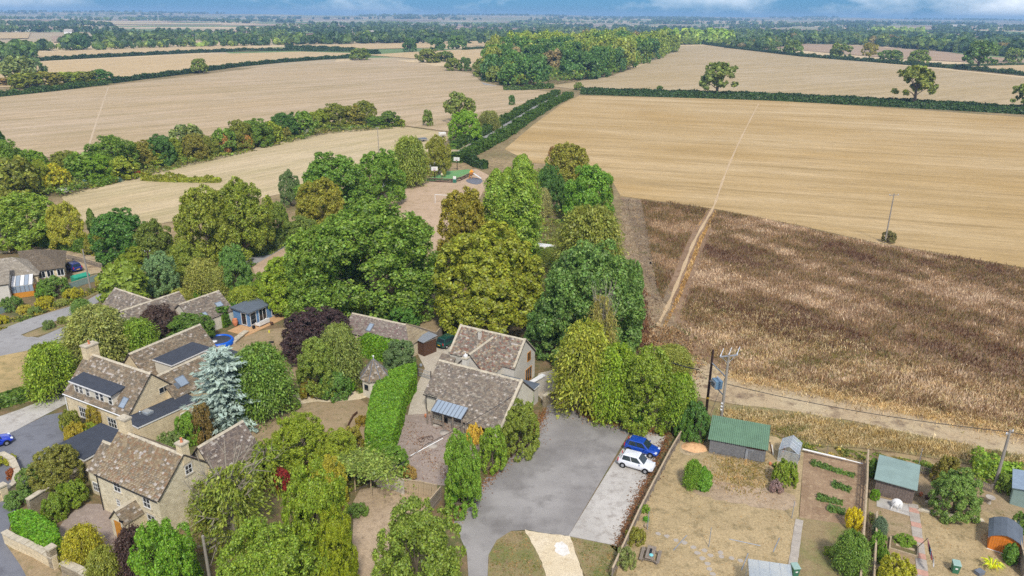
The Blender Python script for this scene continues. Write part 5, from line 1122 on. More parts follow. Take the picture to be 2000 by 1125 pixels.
        for i in range(1, ny): c = z0 + h * i / ny; q(m, x0 + b, x1 - b, -.01, .04, c - b * .3, c + b * .3)
        o = m.build(name, M[mat], parent or s.root)
        g = MB(); q(g, x0 + .01, x1 - .01, -.03, .014, z0 + .01, z1 - .01); g.build('pane', M[glass], o)
        if surround:
            g = MB(); q(g, x0 - .12, x1 + .12, -.02, .055, z1 + .004, z1 + .16); g.build('lintel', M[surround], o); g = MB(); q(g, x0 - .14, x1 + .14, -.02, .09, z0 - .12, z0 - .004); g.build('sill', M[surround], o)
        return o
    def skylight(s, p0, p1, p2, p3, u, v, w, h):
        "roof window on the slope p0-p1 (eave), p3-p2 (ridge) at u along and v up, both in metres"
        p0, p1, p2, p3 = map(Vector, (p0, p1, p2, p3)); ex = (p1 - p0).normalized(); ey = (p3 - p0); ey = (ey - ex * ey.dot(ex)).normalized(); n = ex.cross(ey); n = -n if n.z < 0 else n; c = p0 + ex * u + ey * v
        def slab(mb, a0, a1, b0, b1, t0, t1): mb.add([c + ex * a + ey * b + n * t for t in (t0, t1) for a, b in ((a0, b0), (a1, b0), (a1, b1), (a0, b1))], [(0, 3, 2, 1), (4, 5, 6, 7), (0, 1, 5, 4), (1, 2, 6, 5), (2, 3, 7, 6), (3, 0, 4, 7)])
        m = MB(); slab(m, -w / 2, w / 2, -h / 2, -h / 2 + .08, -.05, .13); slab(m, -w / 2, w / 2, h / 2 - .08, h / 2, -.05, .13); slab(m, -w / 2, -w / 2 + .08, -h / 2 + .08, h / 2 - .08, -.05, .128); slab(m, w / 2 - .08, w / 2, -h / 2 + .08, h / 2 - .08, -.05, .128)
        o = m.build('roof_window', M['lead'], s.root); g = MB(); slab(g, -w / 2 + .06, w / 2 - .06, -h / 2 + .06, h / 2 - .06, .0, .10); g.build('pane', M['skyglass'], o); return o
    def chimney(s, x, y, z0, z1, wx, wy, mat='ashlar', pots=1, potmat='terracotta'):
        c = s.box('chimney', M[mat], x - wx / 2, x + wx / 2, y - wy / 2, y + wy / 2, z0, z1)
        MB().box(x - wx / 2 - .08, x + wx / 2 + .08, y - wy / 2 - .08, y + wy / 2 + .08, z1, z1 + .14).build('cap', M['coping'], c)
        for i in range(pots): MB().lathe([(.13, 0), (.11, .1), (.10, .35), (.13, .42), (.09, .43)], 12, (x + (i - (pots - 1) / 2) * .4, y, z1 + .14)).build('chimney_pot', M[potmat], c)
        return c
    def pipe(s, x, y, z0, z1, mat='white', r=.05): return MB().tube((x, y, z0), (x, y, z1), r, None, 8).build('downpipe', M[mat], s.root)
    def gutter(s, a, b, mat='white', r=.07): return MB().tube(a, b, r, None, 8).build('gutter', M[mat], s.root)
    def flat(s, poly, z0, z1, mat='felt', wall='ashlar', trim='white', base=0.):
        "flat-roofed block over a footprint"
        MB().prism(poly, base, z0).build('wall', M[wall], s.root); n = len(poly); c = (sum(p[0] for p in poly) / n, sum(p[1] for p in poly) / n)
        ex = lambda k: [(p[0] + (p[0] - c[0]) / max(.1, math.hypot(p[0] - c[0], p[1] - c[1])) * k, p[1] + (p[1] - c[1]) / max(.1, math.hypot(p[0] - c[0], p[1] - c[1])) * k) for p in poly]
        r = MB().prism(ex(.22), z0 + .004, z0 + .16).build('fascia', M[trim], s.root); return MB().prism(ex(.20), z0 + .164, z1).build('roof', M[mat], s.root)

D28 = math.radians(-28)
# ------------------------------------------------------------------ the stone cottage at the lower left
h = House('stone_cottage', 'old rubble-stone cottage with lichen-spotted slate roof and orange porch door, lower left', 'house', G2(243, 843, 7.0), D28)
x0, x1, yf, yb = -.55, 8.0, -3.05, 3.05
h.gable(x0, x1, yf, yb, 4.2, 7.05, mat='stone', single=300, course=.21, wid=.30, lich=.08, seed=2, tile=[S(156, 138, 110), S(146, 126, 100), S(166, 148, 118), S(152, 124, 96), S(138, 126, 106)])
h.chimney(.1, .15, 6.0, 8.35, 1.0, .7, 'ashlar', 0); h.chimney(7.7, .3, 6.0, 7.9, .75, .75, 'ashlar', 1)
lw = [h.hit(px, py, 'y', yf) for px, py in ((229, 951), (287, 982), (297, 1016), (232, 982))]
for (u, z), (w, hh) in zip(lw, ((.95, 1.05), (.95, 1.05), (1.05, 1.15), (.5, .7))): h.window('y', yf, u, z, w, hh, 2, 2, surround='coping')
u, z = h.hit(368, 916, 'x', x1); h.window('x', x1, u, z, .75, .95, 2, 2, face=1, surround='coping')
h.gutter((x0, yf - .22, 4.02), (x1, yf - .22, 4.02), 'gutter', .06); h.pipe(x0 + .1, yf - .1, 0, 4.0, 'gutter', .045)
# left lower wing
h.gable(-3.9, x0, -1.9, 2.2, 2.7, 4.75, mat='stone', seed=3, lich=.1, course=.22, wid=.3)
u, z = h.hit(189, 951, 'y', -1.9); h.window('y', -1.9, u, z, 1.0, 1.0, 3, 2)
# rear wing running back to the right
h.gable(4.9, 9.1, 2.4, 7.6, 3.6, 6.2, axis='y', mat='stone', seed=4, lich=.08, course=.2, wid=.3, tile=[S(134, 120, 108), S(120, 108, 100), S(148, 132, 118)])
# porch
pu, _z = h.hit(243, 1008, 'y', yf - 1.2); px0, px1 = pu - .95, pu + .95
h.gable(px0, px1, yf - 1.9, yf, 2.0, 3.1, axis='y', mat='stone', seed=5, lich=.15, course=.2, wid=.28, verge=.1)
dr = h.box('door', M['orange_door'], pu - .45, pu + .45, yf - 1.95, yf - 1.88, .05, 1.92); MB().box(pu + .3, pu + .36, yf - 1.99, yf - 1.94, .95, 1.1).build('handle', M['black'], dr)
h.box('door_frame', M['cream'], pu - .6, pu + .6, yf - 1.93, yf - 1.89, 0, 2.02)
MB().box(pu + .45, pu + .9, yf - 2.02, yf - 1.93, 2.1, 2.3).build('lantern', M['black'], h.root)

# ------------------------------------------------------------------ the large house with the flat dormer
h = House('large_house', 'large buff stone house with long flat-roofed dormer and several dark flat roofs', 'house', G2(181, 690, 6.4), D28)
L = 10.3; yf, yb = -3.6, 3.2
h.gable(-.8, L, yf, yb, 2.75, 6.4, mat='ashlar', seed=6, lich=.10, ze2=2.9)
h.chimney(-.35, .0, 3.5, 7.4, 1.0, 1.5, 'ashlar', 1)
h.gutter((-.9, yf - .25, 2.6), (L + .1, yf - .25, 2.6)); h.pipe(-.7, yf - .15, 0, 2.6); h.pipe(L - .1, yf - .15, 0, 2.6)
# flat dormer along the front slope
dx0, dx1 = .6, 7.6; dz = 4.35
MB().box(dx0, dx1, yf + .35, -.9, 2.9, dz).build('dormer_cheek', M['cream'], h.root)
r = MB().add([(dx0 - .25, yf + .05, dz + .0), (dx1 + .25, yf + .05, dz + .0), (dx1 + .25, -1.0, dz + .45), (dx0 - .25, -1.0, dz + .45), (dx0 - .25, yf + .05, dz + .14), (dx1 + .25, yf + .05, dz + .14), (dx1 + .25, -1.0, dz + .6), (dx0 - .25, -1.0, dz + .6)], [(0, 3, 2, 1), (4, 5, 6, 7), (0, 1, 5, 4), (1, 2, 6, 5), (2, 3, 7, 6), (3, 0, 4, 7)]).build('dormer_roof', M['felt'], h.root)
MB().box(dx0 - .27, dx1 + .27, yf + .0, yf + .046, dz - .02, dz + .13).build('fascia', M['white'], r)
for u in (1.15, 1.95, 3.15, 4.85, 5.65, 7.15): h.window('y', yf + .35, u, 3.62, .68, 1.1, 1, 2)
u, z = h.hit(167, 807, 'y', yf); h.window('y', yf, u, z, 2.1, 1.35, 5, 2, surround='coping')
u, z = h.hit(220, 826, 'y', yf); h.window('y', yf, u, z, 1.5, 1.2, 3, 2, surround='coping')
h.skylight((-.8, yf, 2.75), (L, yf, 2.75), (L, 0, 6.4), (-.8, 0, 6.4), 9.65, 1.15, .95, 1.25)
u, z = h.hit(320, 760, 'x', L); h.window('x', L, u, z, 1.3, .75, 2, 1, face=1, mat='cream')
# rear wings
h.gable(.2, 5.3, yb - .5, 12.8, 3.2, 5.9, axis='y', mat='ashlar', seed=7, lich=.05)
h.gable(6.6, 11.6, 1.5, 10.5, 2.8, 5.1, axis='y', mat='ashlar', seed=8, lich=.06)
h.flat([(5.0, 4.2), (8.2, 4.2), (8.2, 9.6), (5.0, 9.6)], 4.9, 5.1, wall='cream')
h.flat([(4.9, 10.6), (9.2, 10.6), (9.2, 13.6), (4.9, 13.6)], 2.7, 2.9, wall='ashlar', trim='coping')
h.skylight((11.6, 1.5, 2.8), (11.6, 10.5, 2.8), (9.1, 10.5, 5.1), (9.1, 1.5, 5.1), 1.9, 1.5, 1.25, 1.3)
# flat-roofed side extension
p = [h.at(px, py, 2.6) for px, py in ((243, 820), (272, 835), (386, 783))]
ex0, ex1 = L + .1, max(q[0] for q in p); ey0, ey1 = min(q[1] for q in p), p[2][1]
ext = [p[0], p[1], p[2], (p[2][0] - (p[1][0] - p[0][0]), p[2][1] - (p[1][1] - p[0][1]))]
h.flat(ext, 2.55, 2.76)
a, b = Vector(p[1]), Vector(p[2]); d = (b - a).normalized()
for k_, (px, py) in enumerate(((347, 815),)):
    sv = a.lerp(b, .72); n_ = Vector((d.y, -d.x)); c_ = sv + n_ * .03
    wn_ = MB().box(c_.x - .35, c_.x + .35, c_.y - .05, c_.y + .05, .9, 2.0, rot=math.atan2(d.y, d.x)).build('window', M['white'], h.root); c_ = sv + n_ * .09; MB().box(c_.x - .27, c_.x + .27, c_.y - .04, c_.y + .04, .98, 1.92, rot=math.atan2(d.y, d.x)).build('pane', M['glass'], wn_)
q = h.at(288, 806, 2.8); MB().box(q[0] - .55, q[0] + .55, q[1] - .4, q[1] + .4, 2.7, 3.0).box(q[0] - .45, q[0] + .45, q[1] - .3, q[1] + .3, 3.0, 3.06).build('rooflight', M['alu'], h.root)
q = h.at(274, 808, 2.8); MB().lathe([(.12, 0), (.12, .3), (.16, .32), (.02, .4)], 10, (q[0], q[1], 2.75)).build('vent', M['alu'], h.root)
MB().lathe([(.02, 0), (.3, .1), (.42, .22)], 16).build('satellite_dish', M['grey_felt'], h.root, (L + .35, 2.6, 3.6), (1.1, 0, .6))

# garage with dark sloping roof in front of it
h = House('garage', 'low garage with broad dark flat roof between the two stone houses', 'garage', G2(110, 872, 2.5), D28)
gp = [h.at(*q, 2.5) for q in ((110, 872), (197, 829), (250, 850), (165, 897))]
h.flat(gp, 2.35, 2.6, wall='ashlar'); MB().box(gp[0][0] + .4, gp[0][0] + 2.8, gp[0][1] - 1.2, gp[0][1] - 1.1, 0, 2.1).build('garage_door', M['white'], h.root)

# ------------------------------------------------------------------ the slate-roofed cottage in the middle
CT = [S(148, 136, 120), S(138, 126, 114), S(158, 144, 126), S(140, 126, 112), S(128, 120, 110), S(164, 154, 138)]; CT2 = CT + [S(144, 108, 94), S(158, 124, 104), S(186, 168, 138)]
h = House('slate_cottage', 'low stone cottage with three slate roofs and glazed porch beside the car park', 'house', G2(860, 703.5, 5.2), D28)
L = 11.2
# front range, long front slope coming down over the porch
for (a, b, c, d, sd) in (((-.15, -3.4, 2.35), (1.9, -3.4, 2.35), (1.9, 0, 5.2), (-.15, 0, 5.2), 9), ((1.9, -5.2, .95 + .25), (L, -5.2, .95 + .25), (L, 0, 5.2), (1.9, 0, 5.2), 10)):
    h.slope(a, b, c, d, seed=sd, tile=CT, lich=.07, course=.2, wid=.3)
h.slope((-.15, 3.0, 2.6), (L, 3.0, 2.6), (L, 0, 5.2), (-.15, 0, 5.2), seed=11, tile=CT, lich=.07, course=.22, wid=.32)
MB().add([(0, -3.3, 0), (0, 2.9, 0), (0, 2.9, 2.5), (0, 0, 5.05), (0, -3.3, 2.25), (L - .1, -3.3, 0), (L - .1, 2.9, 0), (L - .1, 2.9, 2.5), (L - .1, 0, 5.05), (L - .1, -3.3, 2.25)], [(0, 4, 3, 2, 1), (5, 6, 7, 8, 9), (0, 5, 9, 4), (1, 2, 7, 6), (4, 9, 8, 3), (3, 8, 7, 2)]).build('wall', M['cream'], h.root)
MB().add([(L - .35, -5.2, 1.25), (L - .05, -5.2, 1.25), (L - .05, 0, 5.25), (L - .35, 0, 5.25), (L - .35, -5.2, 1.42), (L - .05, -5.2, 1.42), (L - .05, 0, 5.42), (L - .35, 0, 5.42)], [(0, 3, 2, 1), (4, 5, 6, 7), (0, 1, 5, 4), (1, 2, 6, 5), (2, 3, 7, 6), (3, 0, 4, 7)]).build('coping', M['coping'], h.root)
mb = MB()
for i in range(26): u0 = -.15 + (L + .15) * i / 26; u1 = u0 + (L + .15) / 26 - .01; mb.add([(u0, -.17, 5.12), (u0, 0, 5.32), (u0, .17, 5.12), (u1, -.17, 5.12), (u1, 0, 5.32), (u1, .17, 5.12)], [(0, 3, 4, 1), (1, 4, 5, 2), (0, 1, 2), (3, 5, 4)])
mb.build('ridge_tiles', M['coping'], h.root, kind='stuff')
h.gutter((-.15, -3.55, 2.2), (1.9, -3.55, 2.2), 'gutter'); h.pipe(.15, -3.42, 0, 2.2, 'gutter'); h.box('wall', M['cream'], L - .9, L - .12, -5.0, -3.3, 0, 1.5)
c = h.chimney(3.35, .35, 4.2, 6.1, .6, .6, 'render', 0); MB().lathe([(.2, 0), (.26, .12), (.26, .3), (.06, .42), (.05, .55)], 12, (3.35, .35, 6.24)).build('cowl', M['white'], c)
# glazed porch with its timber posts
gx0, gx1, gy0, gy1, gz0, gz1 = 2.6, 6.6, -5.9, -4.5, 2.05, 2.75
po = MB().box(gx0, gx1, gy0, gy0 + .1, gz0 - .12, gz0).box(gx0, gx1, gy1 - .1, gy1, gz1 - .16, gz1 - .04).build('porch_canopy', M['lead'], h.root)
for i in range(8):
    a_, b_ = gx0 + (gx1 - gx0) * i / 8 + .02, gx0 + (gx1 - gx0) * (i + 1) / 8 - .04
    MB().add([(a_, gy0 - .1, gz0), (b_, gy0 - .1, gz0), (b_, gy1, gz1), (a_, gy1, gz1), (a_, gy0 - .1, gz0 + .02), (b_, gy0 - .1, gz0 + .02), (b_, gy1, gz1 + .02), (a_, gy1, gz1 + .02)], [(0, 3, 2, 1), (4, 5, 6, 7), (0, 1, 5, 4), (1, 2, 6, 5), (2, 3, 7, 6), (3, 0, 4, 7)]).build('pane', M['skyglass'], po)
for i in range(9):
    a_ = gx0 + (gx1 - gx0) * i / 8; MB().add([(a_ - .03, gy0 - .12, gz0 - .02), (a_ + .03, gy0 - .12, gz0 - .02), (a_ + .03, gy1, gz1 - .02), (a_ - .03, gy1, gz1 - .02), (a_ - .03, gy0 - .12, gz0 + .06), (a_ + .03, gy0 - .12, gz0 + .06), (a_ + .03, gy1, gz1 + .06), (a_ - .03, gy1, gz1 + .06)], [(0, 3, 2, 1), (4, 5, 6, 7), (0, 1, 5, 4), (1, 2, 6, 5), (2, 3, 7, 6), (3, 0, 4, 7)]).build('glazing_bar', M['lead'], po)
for xx in (1.95, 2.6, 4.1, 5.4, 6.6, 7.1): MB().box(xx - .07, xx + .07, gy0 + .0, gy0 + .14, 0, gz0 - .12).build('post', M['wood_grey'], h.root)
h.box('wall', M['cream'], 2.0, 7.4, -4.6, -4.45, 0, 1.7); h.window('y', -4.6, 5.6, 1.1, 1.6, 1.0, 3, 1, mat='wood_grey'); h.box('door', M['glass'], 3.1, 3.9, -4.66, -4.59, .05, 1.68); h.box('bench', M['wood_grey'], 2.4, 3.9, -5.75, -5.3, .38, .46)
# rear range, one and a half storeys
o2 = h.at(902, 634, 6.4); bx0, bx1, by0, by1 = o2[0], o2[0] + 9.3, o2[1] - 3.0, o2[1] + 2.7
h.gable(bx0, bx1, by0, by1, 3.7, 6.4, mat='render', seed=12, tile=CT2, lich=.06, cope=('start', 'end'), course=.2, wid=.3)
u, z = h.hit(1033, 696, 'x', bx1); h.window('x', bx1, u, z, .95, 1.25, 2, 1, face=1, mat='orange_door')
u, z = h.hit(1032, 732, 'x', bx1); h.window('x', bx1, u, max(z, 1.1), 1.7, 1.9, 3, 1, face=1, mat='orange_door')
h.chimney(bx0 + 3.3, by0 + 2.0, 5.0, 6.6, .4, .4, 'render', 0)
# link range
q0 = h.at(962, 657, 6.0); lx = q0[0]
h.gable(lx - 2.4, lx + 2.6, 1.8, by0 + 2.4, 3.5, 6.0, axis='y', mat='render', seed=13, tile=CT2, lich=.05, course=.2, wid=.3)
h.flat([(lx + 2.9, 3.1), (L - .5, 3.1), (L - .5, by0 - .1), (lx + 2.9, by0 - .1)], 2.3, 2.5, 'grey_felt', 'render', 'white')
h.slope((bx0 - 1.3, by0 - 1.4, 2.1), (bx0 + .9, by0 - 1.4, 2.1), (bx0 + .9, by0 + .2, 3.2), (bx0 - 1.3, by0 + .2, 3.2), seed=14, tile=CT, lich=.1); h.box('wall', M['render'], bx0 - 1.2, bx0 + .8, by0 - 1.3, by0 + .1, 0, 2.1)
HC = h
# garden walls right of the cottage
def wallrun(pts, w, ht, label, mat='drystone', cope='coping', name='garden_wall', world=False, capw=.08):
    p = [q if world else G2(*q) for q in pts]; t = thing(name, label, 'wall', (p[0][0], p[0][1], 0)); mb, cb_ = MB(), MB()
    q = [(a - p[0][0], b - p[0][1]) for a, b in p]; Lf, Rt, Lc, Rc = [], [], [], []
    for i in range(len(q)):
        a, b = Vector(q[max(0, i - 1)]), Vector(q[min(len(q) - 1, i + 1)]); d = (b - a).normalized(); n = Vector((-d.y, d.x)); c = Vector(q[i]); Lf.append(tuple(c + n * w / 2)); Rt.append(tuple(c - n * w / 2)); Lc.append(tuple(c + n * (w / 2 + capw))); Rc.append(tuple(c - n * (w / 2 + capw)))
    for i in range(len(q) - 1):
        mb.prism([Lf[i], Rt[i], Rt[i + 1], Lf[i + 1]], -.1, ht); n = max(1, int((Vector(q[i + 1]) - Vector(q[i])).length / .6))
        for k in range(n):
            l = lambda A, t_: (A[i][0] + (A[i + 1][0] - A[i][0]) * t_, A[i][1] + (A[i + 1][1] - A[i][1]) * t_); t0, t1 = k / n + .01, (k + 1) / n - .01
            cb_.prism([l(Lc, t0), l(Rc, t0), l(Rc, t1), l(Lc, t1)], ht + .003, ht + .09 + .02 * ((k * 7) % 3))
    mb.build('masonry', M[mat], t); cb_.build('coping', M[cope], t); return t
wallrun([(1012, 790), (1040, 775), (1062, 762)], .35, 2.1, 'tall pale rendered wall with white coping at the cottage corner', 'render', 'white', capw=.15)
wallrun([(1062, 796), (1072, 789), (1083, 782), (1090, 770), (1092, 758)], .35, 1.5, 'curved stone wall at the top of the car park')
sheet('courtyard', [(1040, 760), (1052, 730), (1085, 722), (1092, 750), (1084, 775), (1062, 786)], 15, M['gravel'])
wallrun([(60, 1003), (88, 985), (125, 962), (165, 937)], .4, 1.5, 'lichened stone wall on the left of the cottage garden')
wallrun([(14, 1060), (30, 1070), (70, 1088), (112, 1112)], .4, 1.2, 'buff stone wall along the road below the clipped hedge', 'ashlar')
wallrun([(128, 1122), (165, 1140), (190, 1160)], .5, 1.3, 'broken rubble wall beyond the gate pillar')
wallrun([(-10, 905), (8, 900), (28, 912), (38, 935), (32, 958), (14, 972), (-10, 985)], .4, .9, 'curved low stone wall round the shrub bed', 'ashlar')
b = G(108, 1108); t = thing('gate_pillar', 'square stone gate pillar with flat cap beside the bright hedge', 'pillar', (b[0], b[1], 0), D28); MB().box(-.28, .28, -.28, .28, 0, 2.0).build('shaft', M['drystone'], t); MB().box(-.36, .36, -.36, .36, 2.003, 2.15).build('cap', M['coping'], t)
b = G(10, 975); t = thing('gate_pillar', 'pale stone pillar at the end of the curved bed wall', 'pillar', (b[0], b[1], 0), D28); MB().box(-.3, .3, -.3, .3, 0, 1.5).build('shaft', M['ashlar'], t); MB().box(-.38, .38, -.38, .38, 1.503, 1.66).build('cap', M['coping'], t)

# ------------------------------------------------------------------ outbuilding behind the little tower
h = House('outbuilding', 'long single-storey outbuilding with mottled slate roof and one roof window', 'building', G2(690, 612, 3.9), math.radians(-26))
L = 9.0; T4 = [S(152, 140, 128), S(140, 128, 118), S(164, 152, 140), S(146, 124, 118)]
h.slope((-.2, -2.7, 2.1), (L + 2.2, -2.7, 2.1), (L, 0, 3.9), (-.2, 0, 3.9), seed=15, tile=T4, lich=.04, course=.2, wid=.3); h.slope((-.2, 2.7, 2.1), (L + 2.2, 2.7, 2.1), (L, 0, 3.9), (-.2, 0, 3.9), seed=16, tile=T4, lich=.04)
h.slope((L + 2.2, -2.7, 2.1), (L + 2.2, 2.7, 2.1), (L, .02, 3.9), (L, -.02, 3.9), seed=17, tile=[S(178, 162, 132), S(168, 152, 124)], lich=.0, course=.2, wid=1.2)
MB().box(0, L + 2.0, -2.5, 2.5, 0, 2.0).build('wall', M['stone'], h.root); h.skylight((-.2, -2.7, 2.1), (L, -2.7, 2.1), (L, 0, 3.9), (-.2, 0, 3.9), 4.1, 1.6, .8, 1.3)
mb = MB()
for i in range(20): u0 = -.2 + (L + .2) * i / 20; u1 = u0 + (L + .2) / 20 - .01; mb.add([(u0, -.16, 3.84), (u0, 0, 4.02), (u0, .16, 3.84), (u1, -.16, 3.84), (u1, 0, 4.02), (u1, .16, 3.84)], [(0, 3, 4, 1), (1, 4, 5, 2), (0, 1, 2), (3, 5, 4)])
mb.build('ridge_tiles', M['coping'], h.root, kind='stuff')

# ------------------------------------------------------------------ octagonal stone tower
b = G(731, 774); h = House('garden_tower', 'little octagonal stone tower with conical slate roof and ball finial', 'tower', (b[0], b[1] + .9), .2)
R8, ze, zr = 1.6, 2.45, 4.7; oc = [(R8 * math.cos(math.pi / 8 + i * math.pi / 4), R8 * math.sin(math.pi / 8 + i * math.pi / 4)) for i in range(8)]
MB().prism(oc, 0, ze).build('wall', M['cream'], h.root)
for i in range(8):
    a, c = oc[i], oc[(i + 1) % 8]; k = 1.16; h.slope((a[0] * k, a[1] * k, ze - .1), (c[0] * k, c[1] * k, ze - .1), (c[0] * .02, c[1] * .02, zr), (a[0] * .02, a[1] * .02, zr), seed=20 + i, course=.2, wid=.26, lich=.12, th=.05)
    MB().tube((a[0] * k, a[1] * k, ze), (0, 0, zr + .03), .05, .05, 6).build('hip', M['lead'], h.root)
MB().lathe([(.05, 0), (.05, .2), (.12, .28), (.12, .36), (.02, .44)], 10, (0, 0, zr)).build('finial', M['white'], h.root)
for i, nm in ((5, 'door'), (4, 'window')):
    a, c = oc[i], oc[(i + 1) % 8]; m = ((a[0] + c[0]) / 2, (a[1] + c[1]) / 2); r = math.atan2(c[1] - a[1], c[0] - a[0])
    MB().box(m[0] - .32, m[0] + .32, m[1] - .03, m[1] + .03, .1 if nm == 'door' else 1.0, 1.75, rot=r).build(nm, M['glass'], h.root)

# ------------------------------------------------------------------ blue summerhouse
h = House('summerhouse', 'blue timber summerhouse with white glazed doors under a grey roof', 'summerhouse', G2(488, 640), ang((488, 640), (539, 617)))
h.box('wall', plain('blue_boards', S(104, 142, 182), .7, var=.08, scale=4), 0, 7.0, 0, 3.2, .12, 2.35)
MB().add([(-.3, -.35, 2.30), (7.3, -.35, 2.30), (7.3, 3.4, 2.55), (-.3, 3.4, 2.55), (-.3, -.35, 2.46), (7.3, -.35, 2.46), (7.3, 3.4, 2.75), (-.3, 3.4, 2.75)], [(0, 3, 2, 1), (4, 5, 6, 7), (0, 1, 5, 4), (1, 2, 6, 5), (2, 3, 7, 6), (3, 0, 4, 7)]).build('roof', M['grey_felt'], h.root)
for u, w in ((.85, 1.2), (2.7, 1.5), (5.2, 1.5)): h.window('y', 0, u, 1.2, w, 1.95, 2 if w > 1.3 else 1, 1, t=.09)
h.window('x', 0, 1.0, 1.2, 1.1, 1.95, 1, 1, face=-1, t=.09)
# deck of single boards
dk = thing('deck', 'pale timber deck around the blue summerhouse', 'deck', (h.o[0], h.o[1], 0), h.rot)
for i in range(14): MB().box(-2.6, 8.6, -2.05 + i * .148, -2.05 + i * .148 + .138, .02, .12).build('board', M['deck'], dk)
for i in range(12): MB().box(-2.6, -.02, .03 + i * .148, .168 + i * .148, .02, .12).build('board', M['deck'], dk)
mb = thing('garden_sofa', 'white garden sofa standing in front of the summerhouse doors', 'sofa', tuple(h.root.matrix_basis @ Vector((1.6, -1.0, .12))), h.rot)
MB().box(-1, 1, -.4, .4, .2, .42).build('seat', M['white'], mb); MB().box(-1, 1, -.48, -.34, .2, .85).build('backrest', M['white'], mb)
for sx in (-1, 1): MB().box(sx * 1.0 - .06, sx * 1.0 + .06, -.4, .4, .2, .62).build('armrest', M['white'], mb)
for sx in (-.9, .9):
    for sy in (-.35, .35): MB().box(sx - .04, sx + .04, sy - .04, sy + .04, 0, .2).build('leg', M['white'], mb)
def pot(px, py, r, ht, mat, label, z=.0):
    b = G(px, py, z); t = thing('plant_pot', label, 'pot', (b[0], b[1], z)); MB().lathe([(r * .55, 0), (r * .95, ht * .45), (r, ht * .75), (r * .7, ht * .9), (r * .85, ht), (r * .7, ht), (r * .6, ht * .9)], 16).build('vessel', M[mat], t); return t
pot(460, 636, .42, 1.1, 'terracotta', 'tall terracotta urn at the corner of the summerhouse', .1)
pot(496, 642, .25, .45, 'black', 'small dark pot at the end of the white sofa', .12); pot(531, 634, .25, .4, 'wood_dark', 'small brown pot on the right half of the deck', .12)
# round pool
b = G(429, 671); t = thing('paddling_pool', 'round blue inflatable pool with grey cover behind the large house', 'pool', (b[0], b[1], 0))
MB().lathe([(2.0, 0), (2.05, .3), (1.9, .62), (1.75, .72), (1.6, .66), (1.55, .4)], 28).build('wall', M['blueplastic'], t); MB().lathe([(1.6, .5), (1.55, .55), (.02, .55)], 28).build('cover', M['felt'], t); MB().lathe([(.0, .56), (.5, .57), (.5, .60), (.02, .61)], 18, (-.6, -.5, 0)).build('lid', M['white'], t)
wallrun([(455, 672), (475, 655), (482, 650)], .7, .3, 'low pale stone kerb beside the round pool', 'coping')

# ------------------------------------------------------------------ three slate roofs behind the pale tree
h = House('long_house', 'slate-roofed house with two crossing ridges, half hidden behind the pale feathery tree', 'house', G2(235, 607, 5.2), math.radians(58))
h.gable(0, 9.0, -3.2, 3.2, 2.5, 5.2, mat='render', seed=30, lich=.05, tile=CT)
h.gable(2.0, 8.0, 0, 9.5, 2.6, 5.1, axis='y', mat='render', seed=31, lich=.05, tile=CT)
h = House('barn_annexe', 'small slate-roofed annexe with pale gable and two roof windows', 'building', G2(350, 594, 4.6), math.radians(58))
h.gable(0, 6.6, -3.0, 3.0, 2.2, 4.6, mat='cream', seed=32, lich=.05, tile=CT)
h.skylight((0, -3, 2.2), (6.6, -3, 2.2), (6.6, 0, 4.6), (0, 0, 4.6), 5.2, 1.6, 1.1, .9); h.skylight((0, -3, 2.2), (6.6, -3, 2.2), (6.6, 0, 4.6), (0, 0, 4.6), 2.2, .9, .8, .7)

# ------------------------------------------------------------------ bungalow at the left edge
h = House('bungalow', 'buff stone bungalow with hipped grey tile roofs and a glazed conservatory, left edge', 'house', G2(76, 552), math.radians(28))
BT = [S(170, 160, 142), S(162, 152, 136), S(178, 168, 150)]; BT2 = [S(128, 114, 96), S(120, 108, 92), S(136, 122, 102)]
e = [h.at(*q, 2.6) for q in ((77, 529), (127, 514))]; r1 = h.at(68, 487, 4.6); r0 = h.at(46, 492, 4.6); bk = e[1][1] + 2 * (r1[1] - e[1][1])
h.slope((e[0][0] - 2, e[0][1], 2.6), (e[1][0], e[0][1], 2.6), (r1[0], r1[1], 4.6), (r0[0] - 1, r1[1], 4.6), seed=33, tile=BT2, lich=.0, course=.24, wid=.28); h.slope((e[1][0], e[0][1], 2.6), (e[1][0], bk, 2.6), (r1[0], r1[1] + .02, 4.6), (r1[0], r1[1] - .02, 4.6), seed=34, tile=BT2, lich=.0, course=.24, wid=.28)
h.slope((e[0][0] - 2, bk, 2.6), (e[1][0], bk, 2.6), (r1[0], r1[1], 4.6), (r0[0] - 1, r1[1], 4.6), seed=35, tile=BT2, lich=.0)
MB().box(e[0][0] - 2, e[1][0] - .3, e[0][1] + .3, bk - .3, 0, 2.55).build('wall', M['ashlar'], h.root); kf = e[0][1] + .3
for px, py in ((81, 533), (97, 528), (116, 521)): u, z = h.hit(px, py, 'y', kf); h.window('y', kf, u, min(z, 1.8), 1.1, 1.25, 2, 1, t=.1)
e2 = [h.at(*q, 2.5) for q in ((18, 552), (76, 537))]; ys = e2[1][1]; xs = e2[1][0]
h.slope((xs - 12, ys, 2.5), (xs, ys, 2.5), (xs - 3.6, ys + 4, 5.0), (xs - 12, ys + 4, 5.0), seed=36, tile=BT, lich=.02, course=.24, wid=.3); h.slope((xs, ys, 2.5), (xs, ys + 8, 2.5), (xs - 3.6, ys + 4.02, 5.0), (xs - 3.6, ys + 3.98, 5.0), seed=37, tile=BT, lich=.02, course=.24, wid=.3); h.slope((xs - 12, ys + 8, 2.5), (xs, ys + 8, 2.5), (xs - 3.6, ys + 4, 5.0), (xs - 12, ys + 4, 5.0), seed=38, tile=BT, lich=.02)
